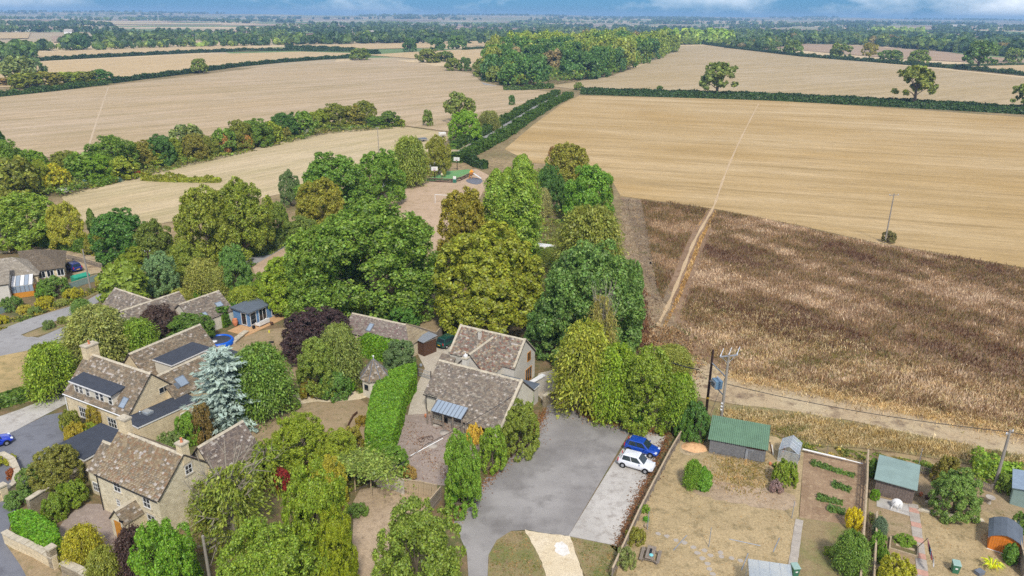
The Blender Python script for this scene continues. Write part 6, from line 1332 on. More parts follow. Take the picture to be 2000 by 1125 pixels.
MB().box(xs - 12, xs - .3, ys + .3, ys + 7.7, 0, 2.45).build('wall', M['ashlar'], h.root); u, z = h.hit(51, 549, 'y', ys + .3); h.window('y', ys + .3, u, min(z, 1.7), 1.3, 1.2, 2, 1, t=.1)
wx = h.at(20, 600)[0]; MB().box(wx - 9, wx, ys - 4.5, ys + .25, 0, 3.0).build('wall', M['render'], h.root); h.slope((wx - 9.2, ys - 4.7, 3.0), (wx + .2, ys - 4.7, 3.0), (wx + .2, ys + .5, 4.6), (wx - 9.2, ys + .5, 4.6), seed=39, tile=BT, lich=.02)
cx = wx + .15
MB().box(cx, cx + 3.0, ys - 3.3, ys + .2, 0, .9).build('conservatory_base', M['orange_door'], h.root); cr = MB().box(cx, cx + 3.0, ys - 3.3, ys - 3.22, 2.0, 2.1).box(cx, cx + .1, ys - 3.3, ys + .2, 2.0, 2.1).box(cx + 2.9, cx + 3.0, ys - 3.3, ys + .2, 2.0, 2.1).build('conservatory_frame', M['white'], h.root)
for i in range(5):
    a_, b_ = cx + 3.0 * i / 5 + .03, cx + 3.0 * (i + 1) / 5 - .03; MB().add([(a_, ys - 3.35, 2.1), (b_, ys - 3.35, 2.1), (b_, ys + .2, 2.75), (a_, ys + .2, 2.75), (a_, ys - 3.35, 2.13), (b_, ys - 3.35, 2.13), (b_, ys + .2, 2.78), (a_, ys + .2, 2.78)], [(0, 3, 2, 1), (4, 5, 6, 7), (0, 1, 5, 4), (1, 2, 6, 5), (2, 3, 7, 6), (3, 0, 4, 7)]).build('pane', M['white'] if i % 2 == 0 else M['skyglass'], cr)
    MB().box(a_, b_, ys - 3.28, ys - 3.24, .92, 1.98).build('pane', M['skyglass'], cr)
h = House('stone_house', 'stone house with arched gable just showing at the left edge behind the bungalow', 'house', G2(8, 488), math.radians(28))
h.gable(-8, 1.5, 0, 6, 2.6, 4.6, axis='x', mat='ashlar', seed=40, tile=BT, lich=.02); h.gable(-3.2, 1.2, -2.5, .2, 2.6, 4.2, axis='y', mat='ashlar', seed=41, tile=BT, lich=.02)
MB().lathe([(.55, 0), (.55, .06), (.02, .06)], 20).build('round_window', M['glass'], h.root, (-1.0, -2.5, 2.6), (math.pi / 2, 0, 0))
# ------------------------------------------------------------------ far farms
for i, (px, py, w, d, z, c, lb) in enumerate(((27, 63, 30, 12, 8, 'white', 'far white farmhouse left of the distant copse'), (58, 62, 16, 12, 9, 'white', 'second far white farmhouse among the trees'), (136, 70, 14, 12, 12, 'white', 'far white house above the brown field'), (172, 38, 40, 20, 9, 'white', 'white barn on the far plain'), (420, 66, 26, 12, 7, 'coping', 'far grey farm among the trees'),
                                                  (1868, 57, 90, 18, 8, 'cream', 'long pale barn in the far right distance'), (1918, 60, 60, 18, 8, 'cream', 'second long pale barn in the far right distance'), (1958, 61, 70, 16, 7, 'cream', 'third long pale barn in the far right distance'), (724, 68, 14, 10, 9, 'cream', 'pale house peeping from the far wood'))):
    b = G2(px, py); h = House('farmhouse', lb, 'building', b, .1 * (i % 3)); h.root.location.z = hill(*b)
    MB().box(-w / 2, w / 2, -d / 2, d / 2, -2, z * .7).build('wall', M[c], h.root)
    MB().add([(-w / 2 - .5, -d / 2 - .5, z * .7), (w / 2 + .5, -d / 2 - .5, z * .7), (w / 2 + .5, d / 2 + .5, z * .7), (-w / 2 - .5, d / 2 + .5, z * .7), (-w / 2 - .5, 0, z * 1.05), (w / 2 + .5, 0, z * 1.05)], [(0, 3, 2, 1), (0, 1, 5, 4), (2, 3, 4, 5), (0, 4, 3), (1, 2, 5)]).build('roof', M['cream'] if z > 7.5 and w > 50 else M['slab'], h.root)
# ------------------------------------------------------------------ cars
def car(label, px, py, heading, col, L=3.7, W=1.66, Hh=1.5, bonnet=.28, tail=.06, name='parked_car', cat='car', z=.0, plate_rear='yellow'):
    b = G(px, py, z); t = thing(name, label, cat, (b[0], b[1], z), heading); hw = W / 2; xr, xf = -L / 2, L / 2; belt = Hh * .6; xw = xf - L * bonnet
    st = [(xr, .80, .34, belt * .86), (xr + .12, .93, .25, belt * .99), (xr + .5, 1.0, .2, belt * 1.02), (-.2, 1.0, .19, belt), (xw - .1, 1.0, .19, belt * .97), (xw + .15, .985, .2, belt * .92), (xf - .35, .95, .22, belt * .80), (xf - .1, .86, .25, belt * .66), (xf, .70, .3, belt * .52)]
    mb = MB(); ring = []
    for x, k, zb, zt in st:
        y = hw * k; ring.append([(x, -y * .9, zb), (x, -y, zb + .14), (x, -y, zb + (zt - zb) * .62), (x, -y * .95, zt - .04), (x, -y * .84, zt), (x, 0, zt + .035), (x, y * .84, zt), (x, y * .95, zt - .04), (x, y, zb + (zt - zb) * .62), (x, y, zb + .14), (x, y * .9, zb)])
    n = len(ring[0]); mb.add([p for r in ring for p in r], [(i * n + j, (i + 1) * n + j, (i + 1) * n + (j + 1) % n, i * n + (j + 1) % n)[::-1] for i in range(len(ring) - 1) for j in range(n)] , None, True)
    mb.add(ring[0], [tuple(range(n))]); mb.add(ring[-1], [tuple(range(n))[::-1]])
    body = mb.build('body', M['paint'], t); body.color = col
    s = body.modifiers.new('sub', 'SUBSURF'); s.levels = 1; s.render_levels = 1
    bw, tw = hw * .90, hw * .74; xb0, xb1 = xr + L * tail + .06, xw + .12; xt0, xt1 = xr + L * tail + .28, xw - L * .17; zt = Hh; z0 = belt - .05
    B = [(xb0, -bw, z0), (xb1, -bw * .96, z0 - .03), (xb1, bw * .96, z0 - .03), (xb0, bw, z0)]; Tp = [(xt0, -tw, zt - .05), (xt1, -tw, zt - .03), (xt1, tw, zt - .03), (xt0, tw, zt - .05)]; md = ((xt0 + xt1) / 2, 0, zt + .02)
    cab = MB().add(B + Tp + [md], [(0, 1, 5, 4), (1, 2, 6, 5), (2, 3, 7, 6), (3, 0, 4, 7), (4, 5, 8), (5, 6, 8), (6, 7, 8), (7, 4, 8)]).build('cabin', M['paint'], t, bevel=.07); cab.color = col
    V = Vector
    def pane(nm, q, inset, out=.028, split=None):
        q = [V(p) for p in q]; c = sum(q, V()) / 4; nn = (q[1] - q[0]).cross(q[3] - q[0]).normalized()
        if nn.dot(c - V((0, 0, Hh * .8))) < 0: nn = -nn
        def ip(u, v): return (q[0].lerp(q[1], u)).lerp(q[3].lerp(q[2], u), v) + nn * out
        for a, b_ in (split or ((inset, 1 - inset),)):
            w = MB().add([ip(a, inset * 1.3), ip(b_, inset * 1.3), ip(b_, 1 - inset * 1.4), ip(a, 1 - inset * 1.4)] + [ip(a, inset * 1.3) - nn * .02, ip(b_, inset * 1.3) - nn * .02, ip(b_, 1 - inset * 1.4) - nn * .02, ip(a, 1 - inset * 1.4) - nn * .02], [(0, 1, 2, 3), (7, 6, 5, 4), (0, 4, 5, 1), (1, 5, 6, 2), (2, 6, 7, 3), (3, 7, 4, 0)]); w.build(nm, M['carglass'], t)
    pane('windscreen', (B[1], B[2], Tp[2], Tp[1]), .07); pane('rear_window', (B[3], B[0], Tp[0], Tp[3]), .10)
    for sd in ((B[0], B[1], Tp[1], Tp[0]), (B[3], B[2], Tp[2], Tp[3])): pane('side_window', sd, .09, split=((.07, .46), (.50, .90)))
    r = .29; wb = (xr + L * .165, xf - L * .19)
    for x in wb:
        for sy in (-1, 1):
            w = MB().tube((x, sy * (hw - .17), r), (x, sy * (hw + .012), r), r, None, 20).build('wheel', M['tyre'], t); MB().tube((x, sy * (hw - .02), r), (x, sy * (hw + .03), r), r * .64, r * .55, 12).build('rim', M['rim'], w)
            MB().tube((x, sy * (hw - .12), r + .02), (x, sy * (hw + .004), r + .02), r * 1.16, None, 20).build('wheel_arch', M['black'], t)
    for sy in (-1, 1):
        MB().box(xf - .30, xf - .08, sy * hw * .66 - .16, sy * hw * .66 + .16, belt * .60, belt * .76).build('headlight', M['lampglass'], t, bevel=.03)
        MB().box(xr + .02, xr + .10, sy * hw * .80 - .09, sy * hw * .80 + .09, belt * .70, belt * 1.12).build('tail_light', M['redlamp'], t, bevel=.02)
        m = MB().box(xb1 - .45, xb1 - .30, sy * (hw + .10) - .08, sy * (hw + .10) + .08, belt + .02, belt + .15).build('mirror', M['paint'], t, bevel=.03); m.color = col
    MB().box(xf - .07, xf + .012, -.34, .34, .30, .42).build('grille', M['black'], t); MB().box(xr - .012, xr + .05, -.26, .26, .52, .63).build('number_plate', M[plate_rear], t)
    return t
hd = ang((1217, 911), (1260, 923))
car('white hatchback parked on the concrete bays nearest the viewer', 1243, 912, hd, S(236, 237, 240), 3.75, 1.68, 1.55, .27, z=.09)
car('blue three-door hatchback parked beside the white one', 1254, 882, hd - .02, S(14, 70, 172), 3.7, 1.66, 1.46, .29, z=.09)
car('dark green estate car behind the brown shed', 877, 672, ang((853, 676), (895, 655)) + math.pi * 0, S(26, 76, 68), 4.3, 1.75, 1.5, .28, z=.06)
car('dark blue car with yellow plate beside the bungalow', 143, 527, ang((152, 530), (128, 520)), S(22, 40, 120), 4.3, 1.8, 1.6, .26, z=.06)
car('bright blue car nosing in at the left edge of the drive', -16, 873, ang((-20, 876), (10, 866)), S(20, 60, 190), 4.0, 1.75, 1.48, .28, z=.075)

# ------------------------------------------------------------------ poles and wires
def pole(px, py, top, label, mat='pole', r=.13, lean=(0, 0), arm=None, name='telegraph_pole', cat='pole', cap=True, Hm=None):
    b = G(px, py); H = Hm or ztop(b, top); t = thing(name, label, cat, (b[0], b[1], 0)); MB().tube((0, 0, -.3), (lean[0], lean[1], H), r * 1.15, r * .75, 10).build('shaft', M[mat], t)
    if arm is not None:
        a, w = arm; d = Vector((math.cos(a), math.sin(a), 0)) * w / 2; c = Vector((lean[0], lean[1], H - .35)); s = MB().box(-w / 2, w / 2, -.06, .06, -.06, .06).build('crossarm', M[mat], t, tuple(c), (0, 0, a))
        for k in (-.9, 0, .9): MB().lathe([(.05, 0), (.07, .05), (.05, .1), (.07, .15), (.02, .2)], 8, (w / 2 * k, 0, .06)).build('insulator', M['lampglass'], s)
    return t, Vector((b[0] + lean[0], b[1] + lean[1], H))
_, tp_field = pole(1728, 475, 378, 'grey pole standing in the edge of the golden stubble', arm=(.1, 2.0))
_, tp_right = pole(1943, 949, 840, 'grey leaning pole at the right behind the picket fence', r=.15, arm=(.5, 1.2))
_, tp_left = pole(178, 570, 487, 'grey wooden pole by the lane before the bungalow', r=.14)
_, tp_lane = pole(297, 545, 488, 'brown wooden pole in the trees beside the apple tree', 'pole_dark', .12, arm=(.3, .9))
_, tp_mid = pole(683, 612, 548, 'grey pole standing against the largest wood tree', r=.15, Hm=6.5)
_, tp_pad = pole(740, 300, 248, 'thin grey pole in the paddock', r=.12, arm=(.4, 1.0))
_, tp_row = pole(452, 285, 237, 'thin grey pole among the overgrown row', r=.12, arm=(.4, 1.0))
_, tp_front = pole(418, 1180, 1082, 'pale wooden pole at the bottom edge among the trees', 'pole', .14, Hm=6.6)
b1, b2 = G(1379, 806), G(1406, 838); t = thing('transformer_pole', 'twin-pole electricity transformer with blue-grey tank above the green-roofed shed', 'transformer', (b1[0], b1[1], 0))
H1 = ztop(b1, 683); q2 = Vector((b2[0] - b1[0], b2[1] - b1[1], 0)); H2 = ztop(b2, 692)
MB().tube((0, 0, -.2), (0, 0, H1), .17, .13, 10).build('dark_post', M['pole_dark'], t); MB().tube(q2 + Vector((0, 0, -.2)), q2 + Vector((0, 0, H2)), .17, .13, 10).build('grey_post', M['pole'], t)
MB().tube((0, 0, 1.9), (0, 0, 2.15), .175, .175, 10).build('warning_sign', M['yellow'], t)
for zz, nm in ((H1 * .52, 'tank_beam'), (H1 * .80, 'upper_beam')): MB().tube(Vector((0, 0, zz)), q2 + Vector((0, 0, zz)), .07, None, 6).build(nm, M['galv'], t)
c = q2 * .5; tk = MB().box(-.55, .55, -.42, .42, 0, 1.0).build('tank', plain('tank_paint', S(110, 140, 162), .5, var=.1, dirt=.15), t, tuple(c + Vector((0, 0, H1 * .52 + .08))), (0, 0, math.atan2(q2.y, q2.x)), bevel=.04)
for k in range(5): MB().box(-.5 + k * .23, -.44 + k * .23, -.52, -.42, .1, .9).build('cooling_fin', M['galv'], tk)
for k in (-.3, 0, .3): MB().lathe([(.05, 0), (.08, .06), (.05, .12), (.08, .18), (.03, .3)], 8, (k, .1, 1.0)).build('bushing', M['lampglass'], tk)
ca = q2 + Vector((0, 0, H2 - .2)); s = MB().box(-1.1, 1.1, -.06, .06, -.06, .06).build('crossarm', M['galv'], t, tuple(ca), (0, 0, .25)); MB().tube((-.9, 0, 0), (0, 0, -.9), .03).tube((.9, 0, 0), (0, 0, -.9), .03).build('brace', M['galv'], s)
for k in (-1, 0, 1): MB().path([(k, 0, .06), (k + .45, .5, .35), (k + .9, 1.0, .45)], .035, 6).lathe([(.06, 0), (.09, .08), (.05, .2)], 8, (k, 0, .06)).build('insulator', M['lampglass'], s)
for zz in (2.5, 2.9, 3.3): MB().lathe([(.1, 0), (.14, .08), (.1, .16)], 8, tuple(q2 + Vector((-.16, -.1, zz)))).build('cutout', M['white'], t)
MB().tube(Vector((.3, -.6, 0)), q2 + Vector((0, 0, H2 * .75)), .025).build('stay_wire', M['galv'], t)
tp_tr = Vector((b2[0], b2[1], H2 - .2)); tp_tank = Vector((b1[0], b1[1], H1 * .6))
def wire(a, b_, sag, label, r=.035, name='overhead_cable'):
    a, b_ = Vector(a), Vector(b_); pts = [a.lerp(b_, k / 14) - Vector((0, 0, sag * 4 * (k / 14) * (1 - k / 14))) for k in range(15)]; o = MB().path([p - a for p in pts], r, 5).build(name, M['cable'], None, a); return tag(o, label, 'cable')
wire(tp_right + Vector((0, 0, -.2)), tp_tr + Vector((0, 0, -3.4)), .6, 'black cable from the transformer to the leaning pole at the right')
wire(tp_right + Vector((0, 0, -.2)), tp_right + Vector((14, -4, -.6)), .3, 'cable leaving the leaning pole towards the right edge')
wire(tp_mid + Vector((0, 0, -.1)), Vector(G(1010, 640, 4.5)), .7, 'thin cable from the wood pole across the brown rear garden', .025)
wire(Vector(G(1018, 762, 4.2)), Vector(G(832, 868, 3.0)), .3, 'cable crossing the front slope of the slate cottage', .03)
wire(Vector(G(832, 868, 3.0)), Vector(G(690, 960, 5.5)), .4, 'cable continuing over the great hedge to the pergola', .025)
wire(tp_front + Vector((0, 0, -.2)), Vector(G(480, 1040, 5.0)), .2, 'cable rising from the pale pole at the bottom edge', .025)
wire(Vector(G(1312, 708, 3.2)), Vector(G(1366, 722, 3.2)), .1, 'thick bundled cable between car park trees and dark pole', .07)
wire(tp_tank, Vector(G(1366, 722, 3.2)), .3, 'thin cable from the dark pole to the bundled cable', .025)
wire(tp_row, tp_pad, 1.2, 'wire between the thin poles of the paddock', .03)
wire(tp_left, tp_lane, .5, 'wire between the lane pole and the brown pole', .025)

# ------------------------------------------------------------------ sheds
def boards(parent, x0, x1, y, z0, z1, mat, n, vertical=False, face=-1, axis='y', th=.03):
    for i in range(n):
        if vertical: a, b_, c, d = x0 + (x1 - x0) * i / n + .006, x0 + (x1 - x0) * (i + 1) / n - .006, z0, z1
        else: a, b_, c, d = x0, x1, z0 + (z1 - z0) * i / n + .006, z0 + (z1 - z0) * (i + 1) / n - .006
        t2 = th * (1 + .3 * (i % 2)); y0, y1 = sorted((y, y + face * t2))
        (MB().box(a, b_, y0, y1, c, d) if axis == 'y' else MB().box(y0, y1, a, b_, c, d)).build('board', mat, parent)
# green tin-roofed shed
f0, f1 = (1384, 884), (1492, 905); h = House('garden_shed', 'dark boarded shed with green corrugated tin roof', 'shed', G2(*f0), ang(f0, f1)); LW = Vector(G2(*f1)) - Vector(G2(*f0)); W = LW.length
D_ = 2.9; zf = 1.75; zb = 2.75
MB().add([(0, 0, .05), (W, 0, .05), (W, D_, .05), (0, D_, .05), (0, 0, zf), (W, 0, zf), (W, D_, zb), (0, D_, zb)], [(0, 3, 2, 1), (0, 1, 5, 4), (1, 2, 6, 5), (2, 3, 7, 6), (3, 0, 4, 7), (4, 5, 6, 7)]).build('wall', M['shed_grey'], h.root)
boards(h.root, 0, W * .64, -.003, .12, zf - .05, M['shed_grey'], 9); boards(h.root, .05, D_ - .05, W + .003, .12, zf, M['shed_grey'], 9, axis='x', face=1)
dd = h.box('door', M['shed_grey'], W * .66, W * .985, -.06, -.004, .12, zf - .35)
for k in range(7): MB().box(W * .66 + (W * .325) * k / 7 + .006, W * .66 + (W * .325) * (k + 1) / 7 - .006, -.085, -.062, .14, zf - .37).build('plank', M['shed_grey'], dd)
MB().box(W * .655, W * .80, -.11, -.087, zf - .5, zf - .42).box(W * .655, W * .70, -.11, -.087, .1, zf - .35).build('door_frame', M['galv'], dd); h.box('vent', M['wood_dark'], W * .66, W * .98, -.03, -.004, zf - .30, zf - .06)
h.box('sill', M['wood_grey'], -.05, W + .05, -.22, -.12, .0, .1)
mb = MB(); nn = 60; y0, y1 = -.25, D_ + .2
for i in range(nn):
    xa, xb = -.2 + (W + .4) * i / nn, -.2 + (W + .4) * (i + 1) / nn; za, zb_ = .035 * math.cos(math.pi * i), .035 * math.cos(math.pi * (i + 1)); ze_, zr_ = zf - .05, zb + .09
    mb.add([(xa, y0, ze_ + za + .08), (xb, y0, ze_ + zb_ + .08), (xb, y1, zr_ + zb_ + .08), (xa, y1, zr_ + za + .08)], [(0, 1, 2, 3)])
ro = mb.build('roof', M['green_tin'], h.root); sm = ro.modifiers.new('s', 'SOLIDIFY'); sm.thickness = .02
# bits round it
def barrel(px, py, r, ht, mat, label):
    b = G(px, py); t = thing('barrel', label, 'barrel', (b[0], b[1], 0)); MB().lathe([(r * .92, 0), (r, .06), (r * .98, ht * .3), (r * 1.03, ht * .33), (r * .98, ht * .36), (r * .98, ht * .66), (r * 1.03, ht * .69), (r * .98, ht * .72), (r, ht * .95), (r * .9, ht), (r * .84, ht), (r * .82, ht * .85)], 20).build('drum', M[mat], t); MB().lathe([(.05, 0), (r * .8, .0), (r * .8, .02), (.02, .02)], 18, (0, 0, ht * .86)).build('water', M['glass'], t); return t
barrel(1378, 840, .36, .85, 'blueplastic', 'bright blue plastic water barrel beside the twin poles')
barrel(1556, 898, .28, .6, 'lead', 'grey-blue water tub at the corner of the greenhouse')
b = G(1397, 848); t = thing('water_container', 'pale blue container with yellow lid at the back of the green-roofed shed', 'container', (b[0], b[1], 0)); MB().box(-.3, .3, -.3, .3, 0, .7).build('tub', plain('pale_blue', S(120, 180, 200), .4), t, bevel=.06); MB().box(-.33, .33, -.33, .33, .703, .78).build('lid', M['yellow'], t)
b, c_ = Vector(G(1369, 878)), Vector(G(1380, 845)); tag(MB().tube((0, 0, .05), tuple(c_ - b + Vector((0, 0, .6))), .04).build('yellow_bar', M['yellow'], None, b), 'yellow pole leaning beside the blue barrel', 'pole')
def heap(px, py, r, ht, mat, label):
    b = G(px, py); rr = random.Random(px); mb = MB(); n, m = 22, 7; vs_ = []
    for j in range(m + 1):
        for i in range(n): k = j / m; vs_.append((r * k * math.cos(6.283 * i / n) * rr.uniform(.88, 1.12), r * .8 * k * math.sin(6.283 * i / n) * rr.uniform(.88, 1.12), ht * (1 - k ** 1.6) * rr.uniform(.85, 1.1) + .015))
    o = MB().add(vs_, [(j * n + i, j * n + (i + 1) % n, (j + 1) * n + (i + 1) % n, (j + 1) * n + i)[::-1] for j in range(m) for i in range(n)], None, True).build('wood_chip_heap', M[mat], None, (b[0], b[1], 0)); tag(o, label, 'heap')
M['chips'] = ground('wood_chips', (S(226, 180, 132), S(214, 164, 116), S(196, 150, 108)), .5, 2, 14, .6); heap(1357, 874, 1.5, .45, 'chips', 'pale heap of wood chips left of the green-roofed shed')
for k, (px, py) in enumerate(((1388, 878), (1392, 882))):
    b = G(px, py); tag(MB().tube((0, 0, .1), (.35, 1.9, .12), .07).tube((.2, 0, .1), (.55, 1.9, .12), .05).build('pipe_stack', M['galv' if k else 'shed_grey'], None, (b[0], b[1], .08 * k)), ('dark' if k == 0 else 'pale') + ' pipes stacked along the left side of the green-roofed shed', 'pipes')
# second shed with grey-green felt
f0, f1 = (1706, 965), (1780, 986); h = House('garden_shed', 'weathered boarded shed with grey-green felt roof', 'shed', G2(*f0), ang(f0, f1)); W = (Vector(G2(*f1)) - Vector(G2(*f0))).length; D_ = 3.6; zf = 1.85; zb = 2.3
h.box('wall', M['wood_grey'], 0, W, 0, D_, .05, zf - .05); boards(h.root, 0, W, -.003, .1, zf - .1, plain('brown_boards', S(120, 106, 96), .9, var=.25, scale=4, dirt=.3), 14, True); boards(h.root, 0, D_, W + .003, .1, zf - .1, M['wood_grey'], 16, True, 1, 'x')
MB().add([(-.2, -.35, zf), (W + .2, -.35, zf), (W + .2, D_ + .2, zb), (-.2, D_ + .2, zb), (-.2, -.35, zf + .08), (W + .2, -.35, zf + .08), (W + .2, D_ + .2, zb + .08), (-.2, D_ + .2, zb + .08)], [(0, 3, 2, 1), (4, 5, 6, 7), (0, 1, 5, 4), (1, 2, 6, 5), (2, 3, 7, 6), (3, 0, 4, 7)]).build('roof', M['green_felt'], h.root)
# orange shed with curved dark roof
f0, f1 = (1928, 1072), (1972, 1086); h = House('garden_shed', 'small orange boarded shed with dark felt roof at the right edge', 'shed', G2(*f0), ang(f0, f1)); W = 2.2; D_ = 2.6; zf, zr = 1.45, 1.95
h.box('wall', M['shed_orange'], 0, W, 0, D_, .08, zf); MB().add([(0, 0, zf), (W, 0, zf), (W / 2, 0, zr), (0, D_, zf), (W, D_, zf), (W / 2, D_, zr)], [(0, 1, 2), (3, 5, 4)]).build('gable', M['shed_orange'], h.root); boards(h.root, 0, W, -.003, .12, zf - .02, M['shed_orange'], 12, True); boards(h.root, 0, D_, -.003, .12, zf - .02, M['shed_orange'], 13, True, -1, 'x')
h.window('x', -.035, .9, 1.05, .9, .45, 2, 1, face=-1)
pts = [(-.2, zf - .12), (.15, zf + .18), (W * .3, zr - .08), (W / 2, zr + .02), (W * .7, zr - .08), (W - .15, zf + .18), (W + .2, zf - .12)]; mb = MB()
for (a_, za), (b_, zb_) in zip(pts, pts[1:]): mb.add([(a_, -.2, za), (b_, -.2, zb_), (b_, D_ + .2, zb_), (a_, D_ + .2, za), (a_, -.2, za + .06), (b_, -.2, zb_ + .06), (b_, D_ + .2, zb_ + .06), (a_, D_ + .2, za + .06)], [(0, 3, 2, 1), (4, 5, 6, 7), (0, 1, 5, 4), (2, 3, 7, 6)])
mb.build('roof', M['grey_felt'], h.root); h.box('sill', M['white'], -.05, W + .05, -.06, -.036, .04, .12)
# grey shed cut off by the right edge
f0, f1 = (1972, 985), (2040, 1005); h = House('garden_shed', 'pale grey shed with blue-grey roof cut off by the right edge', 'shed', G2(*f0), ang(f0, f1)); h.gable(0, 4.0, 0, 3.4, 1.9, 2.5, axis='y', mat='cream', slates=False, over=.15) if False else None
h.box('wall', M['green_felt'], 0, 4, 0, 3.4, 0, 1.85); boards(h.root, 0, 3.4, -.003, .05, 1.8, M['green_felt'], 10, True, -1, 'x')
for i in range(3): MB().add([(-.2 + 1.45 * i, -.2, 1.9 + .2 * i), (1.22 + 1.45 * i, -.2, 2.1 + .2 * i), (1.22 + 1.45 * i, 3.6, 2.1 + .2 * i), (-.2 + 1.45 * i, 3.6, 1.9 + .2 * i), (-.2 + 1.45 * i, -.2, 1.97 + .2 * i), (1.22 + 1.45 * i, -.2, 2.17 + .2 * i), (1.22 + 1.45 * i, 3.6, 2.17 + .2 * i), (-.2 + 1.45 * i, 3.6, 1.97 + .2 * i)], [(0, 3, 2, 1), (4, 5, 6, 7), (0, 1, 5, 4), (1, 2, 6, 5), (2, 3, 7, 6), (3, 0, 4, 7)]).build('roof_panel', plain('blue_grey_%d' % i, S(140, 156, 170), .6), h.root)
# brown shed behind the tower and the cabin under the trees
f0, f1 = (814, 690), (830, 697); h = House('garden_shed', 'dark brown timber shed with ribbed grey roof behind the slate cottage', 'shed', G2(*f0), ang((814, 690), (829, 697))); h.box('wall', M['wood_dark'], 0, 1.6, 0, 2.2, 0, 2.1); boards(h.root, 0, 1.6, -.003, .05, 2.0, M['wood_dark'], 9); boards(h.root, 0, 2.2, 1.603, .05, 2.0, M['wood_dark'], 10, False, 1, 'x')
for i in range(7): MB().add([(-.15 + 1.9 * i / 7, -.2, 2.15), (-.15 + 1.9 * (i + .85) / 7, -.2, 2.15), (-.15 + 1.9 * (i + .85) / 7, 2.4, 2.45), (-.15 + 1.9 * i / 7, 2.4, 2.45), (-.15 + 1.9 * i / 7, -.2, 2.21), (-.15 + 1.9 * (i + .85) / 7, -.2, 2.21), (-.15 + 1.9 * (i + .85) / 7, 2.4, 2.51), (-.15 + 1.9 * i / 7, 2.4, 2.51)], [(0, 3, 2, 1), (4, 5, 6, 7), (0, 1, 5, 4), (1, 2, 6, 5), (2, 3, 7, 6), (3, 0, 4, 7)]).build('roof_sheet', M['galv'], h.root)
h.box('roof_deck', M['wood_grey'], -.1, 1.7, -.15, 2.3, 2.101, 2.14)
h = House('log_cabin', 'old brown cabin half hidden under the largest trees', 'shed', G2(775, 606), math.radians(40)); h.gable(0, 4.6, -1.6, 1.6, 1.7, 2.5, mat='wood_dark', slates=False, over=.25)
b = G(826, 606); t = thing('branch_pile', 'bleached branches lying beside the old cabin', 'branches', (b[0], b[1], 0)); rr = random.Random(3)
for k in range(7): a = rr.uniform(0, 3.1); MB().path([(rr.uniform(-.6, .6), rr.uniform(-.4, .4), .05), (math.cos(a) * .9, math.sin(a) * .6, .5), (math.cos(a) * 1.5, math.sin(a) * .9, rr.uniform(.6, 1.1))], [.06, .05, .03], 5).build('branch', M['bark_pale'], t)

# ------------------------------------------------------------------ greenhouse
f0, f1 = (1518, 900), (1548, 908); h = House('greenhouse', 'small aluminium greenhouse with pitched glass roof beside the green-roofed shed', 'greenhouse', G2(*f0), ang(f0, f1)); W, D_, ze, zr = 1.95, 2.5, 1.4, 2.05
def gl(name='greenhouse_glass'):
    t = NT(name); a = t.n('ShaderNodeBsdfTransparent', {'Color': (.9, .94, .94, 1)}); g = t.n('ShaderNodeBsdfGlossy', {'Color': (1, 1, 1, 1), 'Roughness': .1}); d = t.n('ShaderNodeBsdfDiffuse', {'Color': (.7, .76, .78, 1)}); m = t.n('ShaderNodeMixShader', {0: .35, 1: a.outputs[0], 2: d.outputs[0]}); m2 = t.n('ShaderNodeMixShader', {0: .15, 1: m.outputs[0], 2: g.outputs[0]}); t.t.links.new(m2.outputs[0], t.out.inputs[0]); return t.m
M['pane'] = gl()
bar = lambda a, b_, r=.035: MB().tube(a, b_, r, None, 6).build('frame_bar', M['alu'], h.root)
for y in [D_ * k / 4 for k in range(5)]:
    for x in (0, W): bar((x, y, 0), (x, y, ze), .03); bar((x, y, ze), (W / 2, y, zr), .03)
for x, z in ((0, ze), (W, ze), (W / 2, zr), (0, .05), (W, .05)): bar((x, 0, z), (x, D_, z), .045)
for y in (0, D_): bar((0, y, ze), (W, y, ze)); bar((0, y, .05), (W, y, .05)); bar((W * .33, y, 0), (W * .33, y, ze + .4), .03); bar((W * .67, y, 0), (W * .67, y, ze + .4), .03)
for k in range(4):
    y0, y1 = D_ * k / 4 + .03, D_ * (k + 1) / 4 - .03
    for x, xm in ((0, W / 2), (W, W / 2)):
        MB().quad((x, y0, ze), (x, y1, ze), (xm, y1, zr), (xm, y0, zr)).build('pane', M['pane'], h.root); MB().quad((x, y0, .08), (x, y1, .08), (x, y1, ze), (x, y0, ze)).build('pane', M['pane'], h.root)
for y in (0, D_):
    for k in range(3): xa, xb = W * k / 3 + .03, W * (k + 1) / 3 - .03; MB().quad((xa, y, .08), (xb, y, .08), (xb, y, ze), (xa, y, ze)).build('pane', M['pane'], h.root)
h.box('staging', M['wood_grey'], .1, .6, .2, D_ - .2, .7, .75); h.box('staging', M['wood_grey'], W - .6, W - .1, .2, D_ - .2, .7, .75)
for k in range(5): MB().lathe([(.08, 0), (.11, .18), (.1, .18)], 10, (.35 if k % 2 else W - .35, .4 + .4 * k, .76)).build('pot', M['terracotta' if k % 2 else 'green_felt'], h.root)
